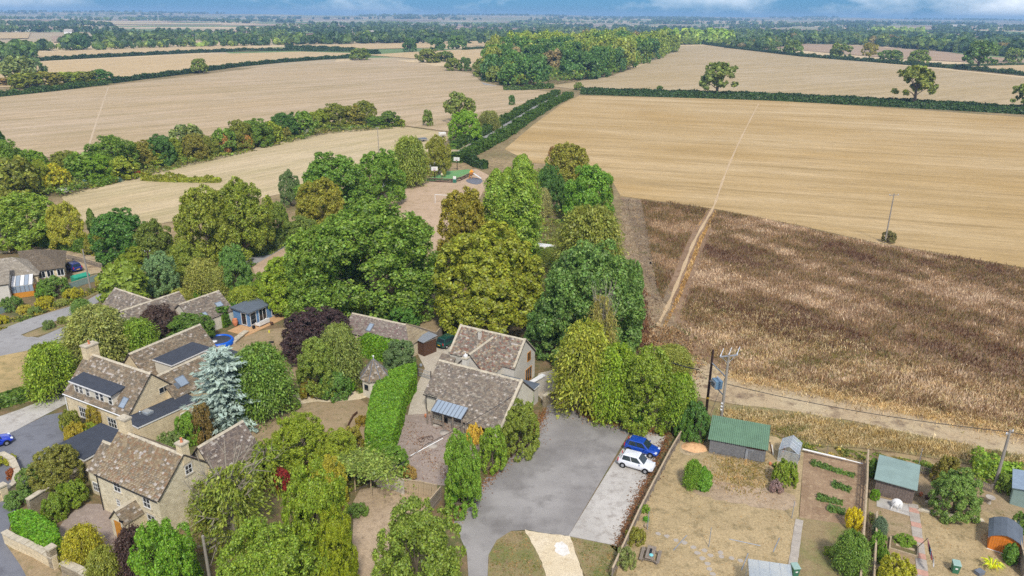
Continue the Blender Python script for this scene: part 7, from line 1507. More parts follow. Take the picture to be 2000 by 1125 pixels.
# glass roof showing at the bottom edge
h = House('greenhouse', 'pale polycarbonate roof of a lean-to at the bottom edge of the parched garden', 'greenhouse', G2(1460, 1180), ang((1460, 1180), (1524, 1190)))
W = 3.3
for i in range(4): MB().add([(W * i / 4 + .02, 0, 1.9), (W * (i + 1) / 4 - .02, 0, 1.9), (W * (i + 1) / 4 - .02, 2.6, 2.3), (W * i / 4 + .02, 2.6, 2.3), (W * i / 4 + .02, 0, 1.93), (W * (i + 1) / 4 - .02, 0, 1.93), (W * (i + 1) / 4 - .02, 2.6, 2.33), (W * i / 4 + .02, 2.6, 2.33)], [(0, 3, 2, 1), (4, 5, 6, 7), (0, 1, 5, 4), (1, 2, 6, 5), (2, 3, 7, 6), (3, 0, 4, 7)]).build('roof_panel', M['pane'], h.root)
for i in range(5): MB().tube((W * i / 4, 0, 1.92), (W * i / 4, 2.6, 2.32), .035, None, 6).build('glazing_bar', M['alu'], h.root)
for x in (0, W):
    for y in (0, 2.6): MB().tube((x, y, 0), (x, y, 1.9 + .15 * y), .04, None, 6).build('post', M['alu'], h.root)

# ------------------------------------------------------------------ fences
def fence(pts, ht, label, kind, mat='wood_grey', bay=1.8, name='wooden_fence', world=False, seed=0, paint=None):
    p = [Vector(q if world else G2(*q)) for q in pts]; t = thing(name, label, 'fence', (p[0].x, p[0].y, 0)); rr = random.Random(seed + len(pts)); o = p[0]
    pal = {}
    for a, b_ in zip(p, p[1:]):
        L = (b_ - a).length; n = max(1, round(L / bay)); an = math.atan2(b_.y - a.y, b_.x - a.x); d = (b_ - a) / L
        for i in range(n + 1):
            c = a + d * L * i / n - o; MB().box(-.05, .05, -.05, .05, 0, ht + .08).build('post', M[mat], t, (c.x, c.y, 0), (0, rr.uniform(-.02, .02), an))
            if i == n: break
            bw = L / n
            if kind == 'rail':
                for k, z in enumerate((.25, .62, .98)):
                    key = ('r', round(bw, 2))
                    if key not in pal: pal[key] = MB().box(.0, bw, -.075, -.052, -.13, .13).mesh('board')
                    link('board', pal[key], M[mat], t, (c.x, c.y, z * ht), (0, rr.uniform(-.02, .02), an))
                link('top_rail', MB().box(0, bw, -.09, .06, ht + .083, ht + .12).mesh('top_rail'), M['wood_pale'], t, (c.x, c.y, 0), (0, 0, an))
            elif kind in ('pale', 'close'):
                w = .15 if kind == 'close' else .085; gap = .012 if kind == 'close' else .07; m = int(bw / (w + gap)); key = (kind, round(ht, 2))
                if key not in pal:
                    e = MB().box(0, w, -.075, -.055, .05, ht); pal[key] = (e if kind == 'close' else e.add([(0, -.075, ht), (w, -.075, ht), (w / 2, -.075, ht + .08), (0, -.055, ht), (w, -.055, ht), (w / 2, -.055, ht + .08)], [(0, 1, 2), (3, 5, 4), (0, 2, 5, 3), (1, 4, 5, 2)])).mesh('pale')
                for k in range(m): q = c + d * (k * bw / m); link('pale', pal[key], M[mat], t, (q.x, q.y, rr.uniform(-.02, .02)), (0, rr.uniform(-.012, .012), an))
                for z in (.3, .85): link('rail', MB().box(0, bw, -.05, .0, z * ht - .04, z * ht + .04).mesh('rail'), M[mat], t, (c.x, c.y, 0), (0, 0, an))
                if kind == 'close': link('top_rail', MB().box(0, bw, -.09, .03, ht + .003, ht + .04).mesh('top_rail'), M['wood_pale'], t, (c.x, c.y, 0), (0, 0, an))
    return t
fence([(1335, 852), (1308, 898), (1276, 960), (1247, 1018), (1226, 1065), (1195, 1135)], 1.25, 'grey weathered board fence between the car park and the allotments', 'rail', seed=1)
fence([(1692, 900), (1690, 960), (1686, 1020), (1681, 1090), (1675, 1170)], 1.3, 'pale weathered board fence between vegetable plot and terrace garden', 'rail', 'wood_pale', seed=2)
fence([(1709, 1020), (1707, 1080), (1703, 1150)], 1.1, 'second low board fence beside the terrace flower bed', 'rail', 'wood_grey', seed=3)
fence([(1786, 922), (1818, 930)], .9, 'short run of grey picket fence right of the felt-roofed shed', 'pale', seed=4); fence([(1890, 945), (1935, 962)], .9, 'short run of grey picket fence in front of the leaning pole', 'pale', seed=5)
fence([(735, 948), (790, 962)], .1, 'dummy', 'rail') if False else None
wallrun([(737, 950), (768, 957), (790, 966)], .18, 1.6, 'low grey concrete wall between pale track and front yard', 'render', 'coping', 'concrete_wall', capw=.03)
fence([(792, 966), (822, 970), (854, 977)], 1.75, 'tall pale board gate and fence at the end of the concrete wall', 'close', 'wood_pale', seed=6)
fence([(862, 978), (836, 1010)], 1.6, 'dark close-boarded fence beside the car park border shrub', 'close', 'wood_grey', seed=7)
fence([(792, 650), (818, 656), (852, 668)], 1.5, 'grey close-boarded fence behind the brown shed', 'close', 'wood_grey', seed=8); fence([(852, 668), (862, 656), (869, 645)], 1.5, 'grey close-boarded fence running back towards the cypress', 'close', 'wood_grey', seed=9)
fence([(138, 565), (165, 556), (200, 545)], 1.1, 'pale green close-boarded fence below the green tank', 'close', 'green_felt', seed=10); fence([(-20, 622), (22, 606)], 1.1, 'pale green close-boarded fence at the left end of the bungalow bank', 'close', 'green_felt', seed=11)
fence([(1975, 1040), (1985, 1080), (1998, 1130)], 1.5, 'grey close-boarded fence at the right edge behind the orange shed', 'close', 'wood_grey', seed=12)
fence([(128, 505), (160, 513), (200, 525)], .9, 'low post and rail fence along the cream track', 'rail', 'wood_grey', seed=13)
# field gate in the yard
g0, g1 = Vector(G2(817, 735)), Vector(G2(842, 743)); t = thing('iron_gate', 'dark metal gate closing the gravel drive beside the great hedge', 'gate', (g0.x, g0.y, 0), math.atan2(g1.y - g0.y, g1.x - g0.x)); L = (g1 - g0).length
for x in (0, L): MB().tube((x, 0, 0), (x, 0, 1.7 if x == 0 else 1.3), .06).build('gate_post', M['pole_dark'], t)
for z in (.2, .6, 1.15): MB().tube((0, 0, z), (L, 0, z), .03).build('rail', M['galv'], t)
for k in range(9): x = L * (k + .5) / 9; MB().tube((x, 0, .2), (x, 0, 1.15), .018, None, 6).build('bar', M['galv'], t)

# ------------------------------------------------------------------ small things in the gardens
def bin_(px, py, label, rot):
    b = G(px, py); t = thing('wheelie_bin', label, 'bin', (b[0], b[1], 0), rot); gr = plain('bin_green', S(66, 118, 90), .5, var=.06); lt = plain('bin_lid', S(150, 176, 164), .45, var=.05)
    MB().add([(-.24, -.24, .06), (.24, -.24, .06), (.24, .26, .06), (-.24, .26, .06), (-.3, -.33, .95), (.3, -.33, .95), (.3, .34, .95), (-.3, .34, .95)], [(0, 3, 2, 1), (4, 5, 6, 7), (0, 1, 5, 4), (1, 2, 6, 5), (2, 3, 7, 6), (3, 0, 4, 7)]).build('body', gr, t, bevel=.03)
    MB().add([(-.33, -.38, .953), (.33, -.38, .953), (.33, .36, .953), (-.33, .36, .953), (-.3, -.34, 1.02), (.3, -.34, 1.02), (.3, .36, 1.08), (-.3, .36, 1.08)], [(0, 3, 2, 1), (4, 5, 6, 7), (0, 1, 5, 4), (1, 2, 6, 5), (2, 3, 7, 6), (3, 0, 4, 7)]).build('lid', lt, t, bevel=.02)
    for sx in (-1, 1): MB().tube((sx * .25, .30, .1), (sx * .31, .30, .1), .1, None, 14).build('wheel', M['tyre'], t)
    MB().tube((-.22, .42, .92), (.22, .42, .92), .02).build('handle', gr, t); MB().box(-.1, .1, -.318, -.300, .55, .68).build('sticker', M['white'], t); return t
bin_(1864, 1118, 'green wheelie bin standing on the lawn with the washing line', -.3); bin_(1551, 1124, 'green wheelie bin at the end of the slab path beside the vegetable plot', .1)
# picnic table
b = G(1270, 1092); t = thing('picnic_table', 'weathered timber picnic table on the parched lawn', 'picnic table', (b[0], b[1], 0), ang((1258, 1100), (1266, 1070)))
for k in range(5): MB().box(-.85, .85, -.36 + k * .148, -.36 + k * .148 + .135, .70, .745).build('top_plank', M['wood_grey'], t)
for sy in (-1, 1):
    for k in range(2): MB().box(-.85, .85, sy * .72 - .13 + k * .135, sy * .72 - .005 + k * .135, .42, .46).build('seat_plank', M['wood_grey'], t)
for sx in (-.6, .6):
    MB().box(sx - .04, sx + .04, -.85, .85, .34, .415).build('brace', M['wood_grey'], t)
    for sy in (-1, 1): MB().tube((sx, sy * .68, 0), (sx, sy * .25, .70), .05, None, 4).build('leg', M['wood_grey'], t)
tag(MB().lathe([(.02, 0), (.16, .02), (.18, .1), (.16, .1)], 14).build('bowl', plain('turquoise', S(130, 206, 206), .4), None, (b[0] - .05, b[1] - .45, .745)), 'turquoise bowl on the picnic table', 'bowl')
tag(MB().box(-.1, .1, -.35, .35, 0, .03).build('tray', M['black'], None, (b[0], b[1] + .1, .747), (0, 0, -.3)), 'dark tray lying on the picnic table', 'tray')
# poles lying and standing on the lawn
for i, (p, q, lb) in enumerate((((1315, 1076), (1341, 1047), 'grey pole lying on the lawn near the picnic table'), ((1424, 1054), (1485, 1067), 'longest grey pole lying across the lawn'), ((1510, 1079), (1522, 1052), 'grey pole lying near the slab path'), ((1448, 1115), (1461, 1082), 'grey pole lying beside the polycarbonate roof'))):
    a, c_ = Vector(G(*p)), Vector(G(*q)); tag(MB().tube((0, 0, .06), tuple(c_ - a + Vector((0, 0, .06))), .045, None, 8).build('loose_pole', M['galv'], None, a), lb, 'pole')
for p, hh, lb in (((1384, 1069), 2.1, 'upright washing-line post in the middle of the parched lawn'), ((1546, 1013), 1.9, 'upright washing-line post at the edge of the vegetable plot'), ((1264, 1035), 2.0, 'thin upright post by the board fence'), ((1614, 888), 1.0, 'short grey post behind the vegetable plot'), ((1790, 925), 3.0, 'tall thin post with an aerial beside the felt-roofed shed')):
    b = G(*p); tag(MB().tube((0, 0, 0), (.03, 0, hh), .04, .035, 8).build('clothes_post', M['galv' if hh > 1.5 else 'wood_grey'], None, b), lb, 'post')
# slab path and stepping stones
def slabs(name, label, px0, px1, w, n, alt=True, seed=0):
    a, c_ = Vector(G2(*px0)), Vector(G2(*px1)); L = (c_ - a).length; an = math.atan2(c_.y - a.y, c_.x - a.x); t = thing(name, label, 'path', (a.x, a.y, 0), an); del t['category']; t['kind'] = 'structure'; rr = random.Random(seed)
    for i in range(n): MB().box(L * i / n + .012, L * (i + 1) / n - .012, -w / 2 + rr.uniform(-.02, .02), w / 2 + rr.uniform(-.02, .02), .02, .085 + rr.uniform(0, .015), rot=rr.uniform(-.02, .02)).build('slab', M['slab_pink'] if alt and i % 3 == 1 else M['slab'], t)
slabs('slab_path', 'path of grey and pink concrete slabs down the terrace garden', (1783, 985), (1806, 1150), .85, 16); slabs('slab_path', 'narrow path of grey slabs between lawn and vegetable plot', (1561, 1016), (1546, 1120), .7, 7, False)
st = thing('stepping_stones', 'pale stepping stones set in the parched lawn', None); del st['category']; st['kind'] = 'structure'
for px, py in ((1285, 1043), (1302, 1048), (1320, 1056), (1337, 1061), (1354, 1070), (1376, 1076), (1362, 1081), (1372, 1092), (1388, 1086), (1407, 1080), (1409, 1088), (1429, 1091), (1446, 1096), (1381, 1102), (1385, 1112), (1392, 1122)):
    b = G(px, py); rr = random.Random(px); MB().prism([(.26 * rr.uniform(.8, 1.2) * math.cos(6.28 * k / 9), .24 * rr.uniform(.8, 1.2) * math.sin(6.28 * k / 9)) for k in range(9)], 0, .075).build('stone', M['slab'], st, (b[0], b[1], 0))
# upturned white table on the patio
b = G(1750, 992); t = thing('garden_table', 'white plastic table lying on its side on the patio', 'table', (b[0], b[1], .07), -.5); MB().lathe([(.5, 0), (.52, .03), (.02, .05)], 18).build('table_top', M['white'], t, (0, 0, .40), (1.25, 0, 0))
for k in range(4): a = k * math.pi / 2 + .4; MB().tube((.32 * math.cos(a), -.05, .4 + .28 * math.sin(a)), (.45 * math.cos(a), -.72, .30 + .32 * math.sin(a)), .03).build('leg', M['white'], t)
# washing on a line
pa, pb = Vector(G(1812, 1052, 1.9)), Vector(G(1823, 1098, 1.5)); t = thing('washing_line', 'washing line with pink, navy and white clothes above the slab path', 'washing line', (pa.x, pa.y, 0)); d = pb - pa; d.z = 0
MB().tube((-.12, 1.0, 0), (0, 0, 1.95), .035).build('prop', M['wood_grey'], t); MB().tube((0, .5, 1.95), tuple(Vector((d.x, d.y, 1.75))), .012).build('line', M['cable'], t); rr = random.Random(5)
for k, c in enumerate((S(222, 140, 160), S(214, 120, 144), S(30, 34, 60), S(26, 30, 54), S(120, 180, 226), S(214, 110, 120), S(238, 236, 236), S(40, 46, 76), S(236, 236, 240))):
    u = (k + .2) / 9; wd = .17; e = d.normalized(); c0 = Vector((0, 0, 1.93)).lerp(Vector((d.x, d.y, 1.75)), u); ht = rr.uniform(.45, .8); s_ = Vector((-e.y, e.x, 0)); mb = MB(); g = []
    for iz in range(5):
        for ix in range(5): g.append(c0 + e * (wd * 1.1 * ix / 4 * d.length / 1.9) + Vector((0, 0, -ht * iz / 4)) + s_ * (.05 * math.sin(ix * 2.2 + k) * iz / 4 + .03 * iz))
    mb.add(g, [(iz * 5 + ix, iz * 5 + ix + 1, iz * 5 + ix + 6, iz * 5 + ix + 5) for iz in range(4) for ix in range(4)], None, True); o = mb.build('garment', M['obj'], t); o.color = c; o.modifiers.new('s', 'SOLIDIFY').thickness = .012
# raised bed, rockery edging and garden odds
h = House('raised_bed', 'timber-edged raised bed full of dark soil in the terrace garden', 'raised bed', G2(1735, 1075), ang((1735, 1075), (1784, 1090)))
for a in ((0, 2.3, 0, .12), (0, 2.3, 1.7, 1.82), (0, .12, .123, 1.697), (2.18, 2.3, .123, 1.697)): h.box('edge_board', M['wood_pale'], a[0], a[1], a[2], a[3], 0, .3)
h.box('soil', M['darksoil'], .13, 2.17, .13, 1.69, 0, .22); h.box('plank', M['wood_pale'], .5, 2.0, .7, 1.0, .23, .27)
for i, (p, lb) in enumerate((((1806, 1000), 'left end of the rockery edge below the round laurel'), ((1830, 1005), 'middle of the rockery edge below the round laurel'), ((1858, 1010), 'mossy piece of the rockery edge below the round laurel'), ((1905, 1016), 'right piece of the rockery edge near the orange shed'), ((1822, 985), 'loose rock left of the round laurel'))):
    b = G(*p); rr = random.Random(i + 9); bm = bmesh.new(); bmesh.ops.create_icosphere(bm, subdivisions=2, radius=.4)
    for v in bm.verts: v.co = Vector((v.co.x * 1.8, v.co.y * .7, v.co.z * .7)) * rr.uniform(.8, 1.15)
    me = bpy.data.meshes.new('rock'); bm.to_mesh(me); bm.free(); tag(link('rock', me, M['coping'], None, (b[0], b[1], .1), (0, 0, -.35)), 'pale rock, ' + lb, 'rock')
b = G(1931, 984); t = thing('bird_bath', 'pale stone bird bath on the small brown lawn', 'bird bath', (b[0], b[1], 0)); MB().lathe([(.22, 0), (.16, .15), (.13, .5), (.2, .6)], 14).build('pedestal', M['slab'], t); MB().lathe([(.18, .6), (.42, .72), (.42, .8), (.36, .78), (.1, .7)], 18).build('basin', M['slab'], t)
tag(MB().box(-.5, .5, -.35, .35, .0, .55).box(-.55, .55, -.4, .4, .553, .62).build('storage_box', M['green_felt'], None, G(1990, 1030), (0, 0, -.3), bevel=.03), 'dark green storage box behind the orange shed', 'box')
# plants of the gardens on the right
tree(1860, 1005, 918, 96, 'round', S(108, 132, 74), 'big round laurel with dense dark leaves in the terrace garden', 'laurel', 'bush'); tree(1842, 945, 890, 50, 'bush2', S(124, 116, 58), 'olive-brown bush behind the round laurel', 'bush'); tree(1350, 950, 898, 36, 'feather2', S(122, 156, 60), 'light green sapling on the left of the pair on the parched lawn', 'sapling', 'shrub'); tree(1373, 956, 908, 34, 'yew', S(98, 140, 54), 'small dark green conifer beside the light sapling', 'conifer', 'shrub')
tree(1530, 948, 900, 48, 'bush', S(128, 146, 56), 'rounded green and yellow shrub before the greenhouse', 'shrub'); tree(1664, 1032, 990, 34, 'bush3', S(190, 178, 48), 'bright yellow flowering shrub at the board fence', 'shrub'); tree(1655, 1115, 1040, 62, 'feather2', S(112, 138, 70), 'grey-green bushy shrub against the board fence', 'shrub'); tree(1622, 1085, 1070, 26, 'bush3', S(150, 168, 80), 'pale green low shrub left of the bushy fence shrub', 'shrub')
tree(1716, 1048, 1010, 26, 'feather2', S(98, 116, 110), 'blue-grey upright shrub beside the patio', 'shrub'); tree(1712, 1075, 1040, 30, 'bush2', S(116, 150, 60), 'green shrub below the blue-grey shrub', 'shrub'); tree(1722, 1098, 1072, 26, 'bush3', S(110, 142, 58), 'leafy green clump beside the raised bed', 'shrub'); tree(1765, 1062, 1048, 40, 'bush3', S(120, 150, 52), 'low green edging clump above the raised bed', 'shrub'); tree(1708, 975, 955, 18, 'bush', S(118, 158, 44), 'small round box bush at the shed corner', 'bush')
tree(1702, 930, 890, 24, 'yew', S(90, 118, 54), 'climber on the fence left of the felt-roofed shed', 'climber', 'shrub'); tree(1970, 1098, 1058, 30, 'yew', S(80, 112, 46), 'dark upright conifer in front of the orange shed', 'conifer', 'shrub'); tree(1990, 1040, 1000, 40, 'bush2', S(104, 130, 66), 'green bush behind the fence at the right edge', 'bush'); tree(1960, 960, 925, 36, 'bush2', S(140, 162, 80), 'light green bush below the leaning pole', 'bush')
for px, py, w_, c_, lb in ((1240, 1060, 36, S(130, 130, 62), 'straggly flowering shrub at the foot of the board fence'), (1222, 1105, 44, S(128, 138, 96), 'grey-green daisy clump below the straggly fence shrub'), (1258, 1000, 20, S(128, 158, 60), 'small leafy plant against the board fence'), (1745, 1140, 70, S(176, 176, 62), 'yellow-green hedge plant at the bottom of the terrace garden'), (1516, 960, 30, S(148, 126, 150), 'faded lavender patch below the greenhouse shrub'), (1262, 1018, 12, S(120, 190, 60), 'bright green little plant beside the fence planter')):
    tree(px, py, py - w_ * .75, w_, 'bush3', c_, lb, 'shrub')
for i, (a, c_, k) in enumerate((((1584, 906), (1668, 932), 6), ((1626, 948), (1660, 960), 4), ((1596, 974), (1645, 985), 4), ((1618, 995), (1648, 1004), 3))):
    hedge([a, c_], .5, .28, 'row of green vegetables, ' + ('longest at the top of the plot', 'short one below the top row', 'third one down the plot', 'lowest short one in the plot')[i], S(104, 136, 70), .09, 130, name='vegetable_row', cat='vegetables', rough=.4)
b = G(1936, 1112); t = thing('phormium', 'spiky yellow-green phormium at the bottom right', 'plant', (b[0], b[1], 0)); rr = random.Random(8)
for k in range(60): a = rr.uniform(0, 6.28); r = rr.uniform(.5, 1.0); o = MB().add([(0, -.03, .05), (0, .03, .05), (r * .6, .035, .8 * rr.uniform(.7, 1.1)), (r * .6, -.035, .8), (r * 1.1, 0, .55 * rr.uniform(.6, 1.3))], [(0, 1, 2, 3), (3, 2, 4)]).build('leaf', M['leaf'], t, (0, 0, 0), (0, 0, a)); o.color = S(196, 204, 70) if k % 3 else S(150, 176, 60)
tag(MB().box(-.35, .35, -.25, .25, 0, .35).box(-.37, .37, -.27, .27, .353, .40).build('storage_box', M['lead'], None, G(1912, 1122), (0, 0, .4), bevel=.02), 'grey lidded crate in front of the phormium', 'crate')
# white downpipe lengths on the ground behind the greenhouse
a, c_ = Vector(G(1566, 885)), Vector(G(1684, 912)); tag(MB().tube((0, 0, .5), tuple((c_ - a) * .72 + Vector((0, 0, .45))), .10, None, 8).tube(tuple((c_ - a) * .7 + Vector((0, 0, .45))), tuple(c_ - a + Vector((0, 0, .4))), .06, None, 8).build('white_pipe', M['white'], None, a), 'long white plastic pipe resting behind the vegetable plot', 'pipe')
a, c_ = Vector(G(802, 892)), Vector(G(865, 858)); tag(MB().tube((0, 0, .12), tuple(c_ - a + Vector((0, 0, .12))), .06, None, 8).build('white_pole', M['white'], None, a), 'long white pole lying across the front yard', 'pole')
for i, (px, py) in enumerate(((853, 829), (868, 846), (845, 872))):
    b = G(px, py); tag(MB().lathe([(.55, 0), (.55, .10), (.02, .11)], 20).build('millstone', M['slab'], None, (b[0], b[1], .03)), ('round stone slab in the yard below the glazed porch', 'second round stone slab nearer the golden shrub', 'pale round slab half across the front yard')[i], 'stone')
b = G(832, 860); t = thing('bicycle_frame', 'rusty wheels and frame lying in the front yard', 'bicycle', (b[0], b[1], .08), .4)
for x in (-.5, .5): mb = MB(); mb.path([(x + .32 * math.cos(6.2832 * k / 16), .32 * math.sin(6.2832 * k / 16), .12 + .08 * math.sin(6.2832 * k / 16)) for k in range(17)], .03, 5); mb.build('wheel', M['wood_dark'], t)
MB().path([(-.5, 0, .14), (-.1, .3, .2), (.4, .25, .2), (.5, 0, .14)], .03).build('frame', M['wood_dark'], t)
# pergola with its vine
b0 = G(700, 960); t = thing('pergola', 'timber pergola roofed with tangled green vine above the pale track', 'pergola', (b0[0], b0[1], 0), D28)
for x in (-2.2, -.2, 1.8):
    for y in (-.2, 2.4): MB().tube((x, y, 0), (x, y, 2.2), .07).build('post', M['wood_pale'], t)
for y in (-.2, 2.4): MB().box(-3, 2.8, y - .05, y + .05, 2.2, 2.32).build('beam', M['wood_grey'], t)
for k in range(9): MB().box(-2.9 + k * .68, -2.83 + k * .68, -.6, 2.8, 2.323, 2.40).build('rafter', M['wood_grey'], t)
rng = np.random.default_rng(9); n = 7000; Pv = np.stack([rng.normal(size=n) * 1.7, 1.1 + rng.normal(size=n) * .9, 2.45 + np.abs(rng.normal(size=n)) * .25], 1); Pv[:, 2] -= .5 * np.maximum(0, np.abs(Pv[:, 0]) - 2.6); vn = link('vine', quadmesh('vine', Pv, np.array([0, 0, 1.]) + rng.normal(size=(n, 3)) * .5, .09 * rng.uniform(.6, 1.4, n), 1.6, rng=rng), M['leaf'], t); vn.color = S(130, 146, 84)
b = G(719, 886); t = thing('garden_chair', 'green plastic chair under the great hedge', 'chair', (b[0], b[1], 0), .3); gp_ = plain('green_plastic', S(50, 140, 116), .4); MB().box(-.25, .25, -.25, .25, .4, .45).build('seat', gp_, t); MB().box(-.25, .25, .22, .27, .45, .9).build('backrest', M['terracotta'], t)
for sx in (-.2, .2):
    for sy in (-.2, .2): MB().tube((sx, sy, 0), (sx, sy, .4), .02).build('leg', gp_, t)
# edging of the raised bed beside the hedge, lawn odds
wallrun([(678, 838), (690, 815), (698, 808)], .12, .25, 'thin dark timber edging of the corner bed on the brown lawn', 'wood_dark', 'wood_dark', 'bed_edging', capw=.0)
b = G(606, 760); tag(MB().tube((0, 0, 0), (-.05, 0, 1.5), .05, .05, 8).build('white_post', M['white'], None, b), 'slim white post by the garden path', 'post')
for p, lb, c in (((526, 650), 'small yellow toy on the summerhouse lawn', S(226, 220, 60)),):
    o = MB().lathe([(.1, 0), (.12, .2), (.05, .45), (.02, .5)], 10).build('garden_toy', M['obj'], None, G(*p)); o.color = c; tag(o, lb, 'toy')
b = G(530, 670); tag(MB().box(-.35, .35, -.22, .22, .05, .25).build('robot_mower', M['black'], None, (b[0], b[1], 0), (0, 0, .2), bevel=.08), 'small dark robot mower on the summerhouse lawn', 'mower')
b = G(73, 710); t = thing('bird_table', 'small grey bird table on the yellowing lawn', 'bird table', (b[0], b[1], 0)); MB().tube((0, 0, 0), (0, 0, .9), .08).build('post', M['wood_grey'], t); MB().box(-.3, .3, -.3, .3, .9, .96).build('tray', M['wood_grey'], t)
b = G(152, 1045); t = thing('garden_statue', 'dark little statue on a stone in the cottage yard', 'statue', (b[0], b[1], 0)); MB().box(-.3, .3, -.2, .2, 0, .25).build('base', M['slab'], t, bevel=.03); MB().lathe([(.15, .25), (.12, .5), (.16, .7), (.08, .85), (.11, .98), (.02, 1.08)], 12).build('figure', M['black'], t)
b = G(138, 1108); tag(MB().lathe([(.4, 0), (.45, .2), (.4, .45), (.02, .5)], 16).build('staddle_stone', M['slab'], None, b), 'round pale staddle stone beside the gate pillar', 'stone')
# green tank and blue skip below the bungalow
h = House('oil_tank', 'green plastic oil tank with ridged lid behind the pale green fence', 'tank', G2(148, 556), ang((148, 556), (190, 545))); tg = plain('tank_green', S(46, 150, 118), .45, var=.08); MB().box(0, 2.6, 0, 1.6, .1, 1.1).build('body', tg, h.root, bevel=.1); MB().add([(-.05, -.05, 1.1), (2.65, -.05, 1.1), (2.65, 1.65, 1.1), (-.05, 1.65, 1.1), (.0, .8, 1.5), (2.6, .8, 1.5)], [(0, 3, 2, 1), (0, 1, 5, 4), (2, 3, 4, 5), (0, 4, 3), (1, 2, 5)]).build('lid', tg, h.root)
b = G(146, 557); tag(MB().box(-.7, .5, -.5, .3, .1, .5).build('cold_frame', M['lead'], None, b, (0, 0, .5)), 'low blue-grey cold frame beside the green tank', 'cold frame')

# ------------------------------------------------------------------ pitch, court and paddock
def goal(px0, px1, ht, label):
    a, c_ = Vector(G(*px0)), Vector(G(*px1)); t = thing('goal', label, 'goal', a); d = c_ - a; mb = MB
    for p in (Vector(), d): MB().tube(tuple(p), tuple(p + Vector((0, 0, ht))), .07).build('upright', M['white'], t)
    MB().tube((0, 0, ht), tuple(d + Vector((0, 0, ht))), .07).build('crossbar', M['white'], t)
goal((850, 397), (900, 400), 2.2, 'white football goal on the parched pitch')
def hoop(px, py, rot, label):
    b = G(px, py); t = thing('basketball_hoop', label, 'hoop', (b[0], b[1], 0), rot); MB().tube((0, 0, 0), (0, 0, 3.2), .11).tube((0, 0, 3.0), (0, -.7, 3.3), .08).build('post', M['black'], t); bd = MB().box(-.9, .9, -.75, -.70, 2.9, 4.0).build('backboard', M['white'], t)
    MB().box(-.3, .3, -.765, -.752, 3.1, 3.16).box(-.3, .3, -.765, -.752, 3.5, 3.56).box(-.3, -.24, -.765, -.752, 3.16, 3.5).box(.24, .3, -.765, -.752, 3.16, 3.5).build('target', M['obj'], bd).color = S(150, 120, 160); mb = MB(); mb.path([(.23 * math.cos(6.2832 * k / 14), -1.0 + .23 * math.sin(6.2832 * k / 14), 3.05) for k in range(15)], .03, 5); r = mb.build('ring', M['redlamp'], t)
    MB().lathe([(.22, .42), (.13, 0), (.12, 0), (.21, .42)], 10, (0, -1.0, 2.62)).build('net', M['white'], t)
hoop(849, 352, .15, 'basketball hoop at the near side of the green court'); hoop(893, 332, -.1, 'basketball hoop at the far side of the green court')
ft = fence([(835, 355), (860, 356), (882, 357), (900, 353), (925, 341)], 1.0, 'low dark post fence in front of the green court', 'rail', 'pole_dark', 3.0, seed=15)
b = G(888, 357); t = thing('notice_board', 'green litter bin with white notice at the corner of the court', 'bin', (b[0], b[1], 0)); MB().box(-.5, .5, -.4, .4, 0, 1.0).build('body', plain('bin_dark_green', S(50, 110, 90), .5), t, bevel=.05); MB().box(-.4, .4, -.05, .05, 1.0, 1.85).build('notice', M['white'], t)
b = G(922, 350); t = thing('slide', 'orange and white playground slide beside the court', 'slide', (b[0], b[1], 0), -.2); orr = plain('orange_plastic', S(230, 150, 40), .4)
MB().path([(-1.0, 0, 0), (-.4, 0, 1.9)], .08).path([(-.4, .6, 0), (-.2, .6, 1.9)], .08).build('ladder', orr, t); MB().box(-.7, .3, -.2, .8, 1.5, 1.62).build('platform', orr, t); MB().add([(-.8, -.3, 2.0), (.4, -.3, 2.0), (.4, .9, 2.0), (-.8, .9, 2.0), (-.2, .3, 2.8)], [(0, 3, 2, 1), (0, 1, 4), (1, 2, 4), (2, 3, 4), (3, 0, 4)]).build('roof', orr, t); MB().add([(.3, .1, 1.6), (.3, .7, 1.6), (2.6, .7, .2), (2.6, .1, .2), (.3, .1, 1.75), (.3, .7, 1.75), (2.6, .7, .35), (2.6, .1, .35)], [(0, 1, 2, 3), (7, 6, 5, 4), (0, 4, 5, 1), (2, 6, 7, 3), (0, 3, 7, 4), (1, 5, 6, 2)]).build('chute', M['white'], t)
sheet('play_surface', [(908, 352), (925, 346), (946, 352), (935, 362), (915, 358)], 14, M['asphalt_new'], 1)
# the person on the court
b = G(863, 349); t = thing('person', 'person in a cream top and dark shorts standing on the green court', 'person', (b[0], b[1], .07), .4)
J = [(0, 0, .95), (0, 0, 1.2), (0, 0, 1.42), (0, 0, 1.53), (0, .02, 1.68), (.12, 0, .9), (.14, -.04, .5), (.15, .0, .06), (.16, -.14, .03), (-.12, 0, .9), (-.15, .05, .5), (-.17, .10, .06), (-.18, -.03, .03), (.19, 0, 1.40), (.27, -.05, 1.14), (.24, -.22, .96), (.24, -.30, .92), (-.19, 0, 1.40), (-.3, .02, 1.16), (-.32, -.12, .95), (-.32, -.19, .90), (0, .0, 1.78)]
E_ = [(0, 1), (1, 2), (2, 3), (3, 4), (0, 5), (5, 6), (6, 7), (7, 8), (0, 9), (9, 10), (10, 11), (11, 12), (2, 13), (13, 14), (14, 15), (15, 16), (2, 17), (17, 18), (18, 19), (19, 20), (4, 21)]
RD = [.14, .14, .15, .06, .10, .10, .07, .05, .04, .10, .07, .05, .04, .065, .05, .04, .035, .065, .05, .04, .035, .07]
me = bpy.data.meshes.new('body'); me.from_pydata(J, E_, []); me.update(); o = link('body', me, None, t); md = o.modifiers.new('skin', 'SKIN'); o.data.skin_vertices[0].data[0].use_root = True
for sv, r in zip(o.data.skin_vertices[0].data, RD): sv.radius = (r, r * .85)
md = o.modifiers.new('sub', 'SUBSURF'); md.levels = md.render_levels = 1
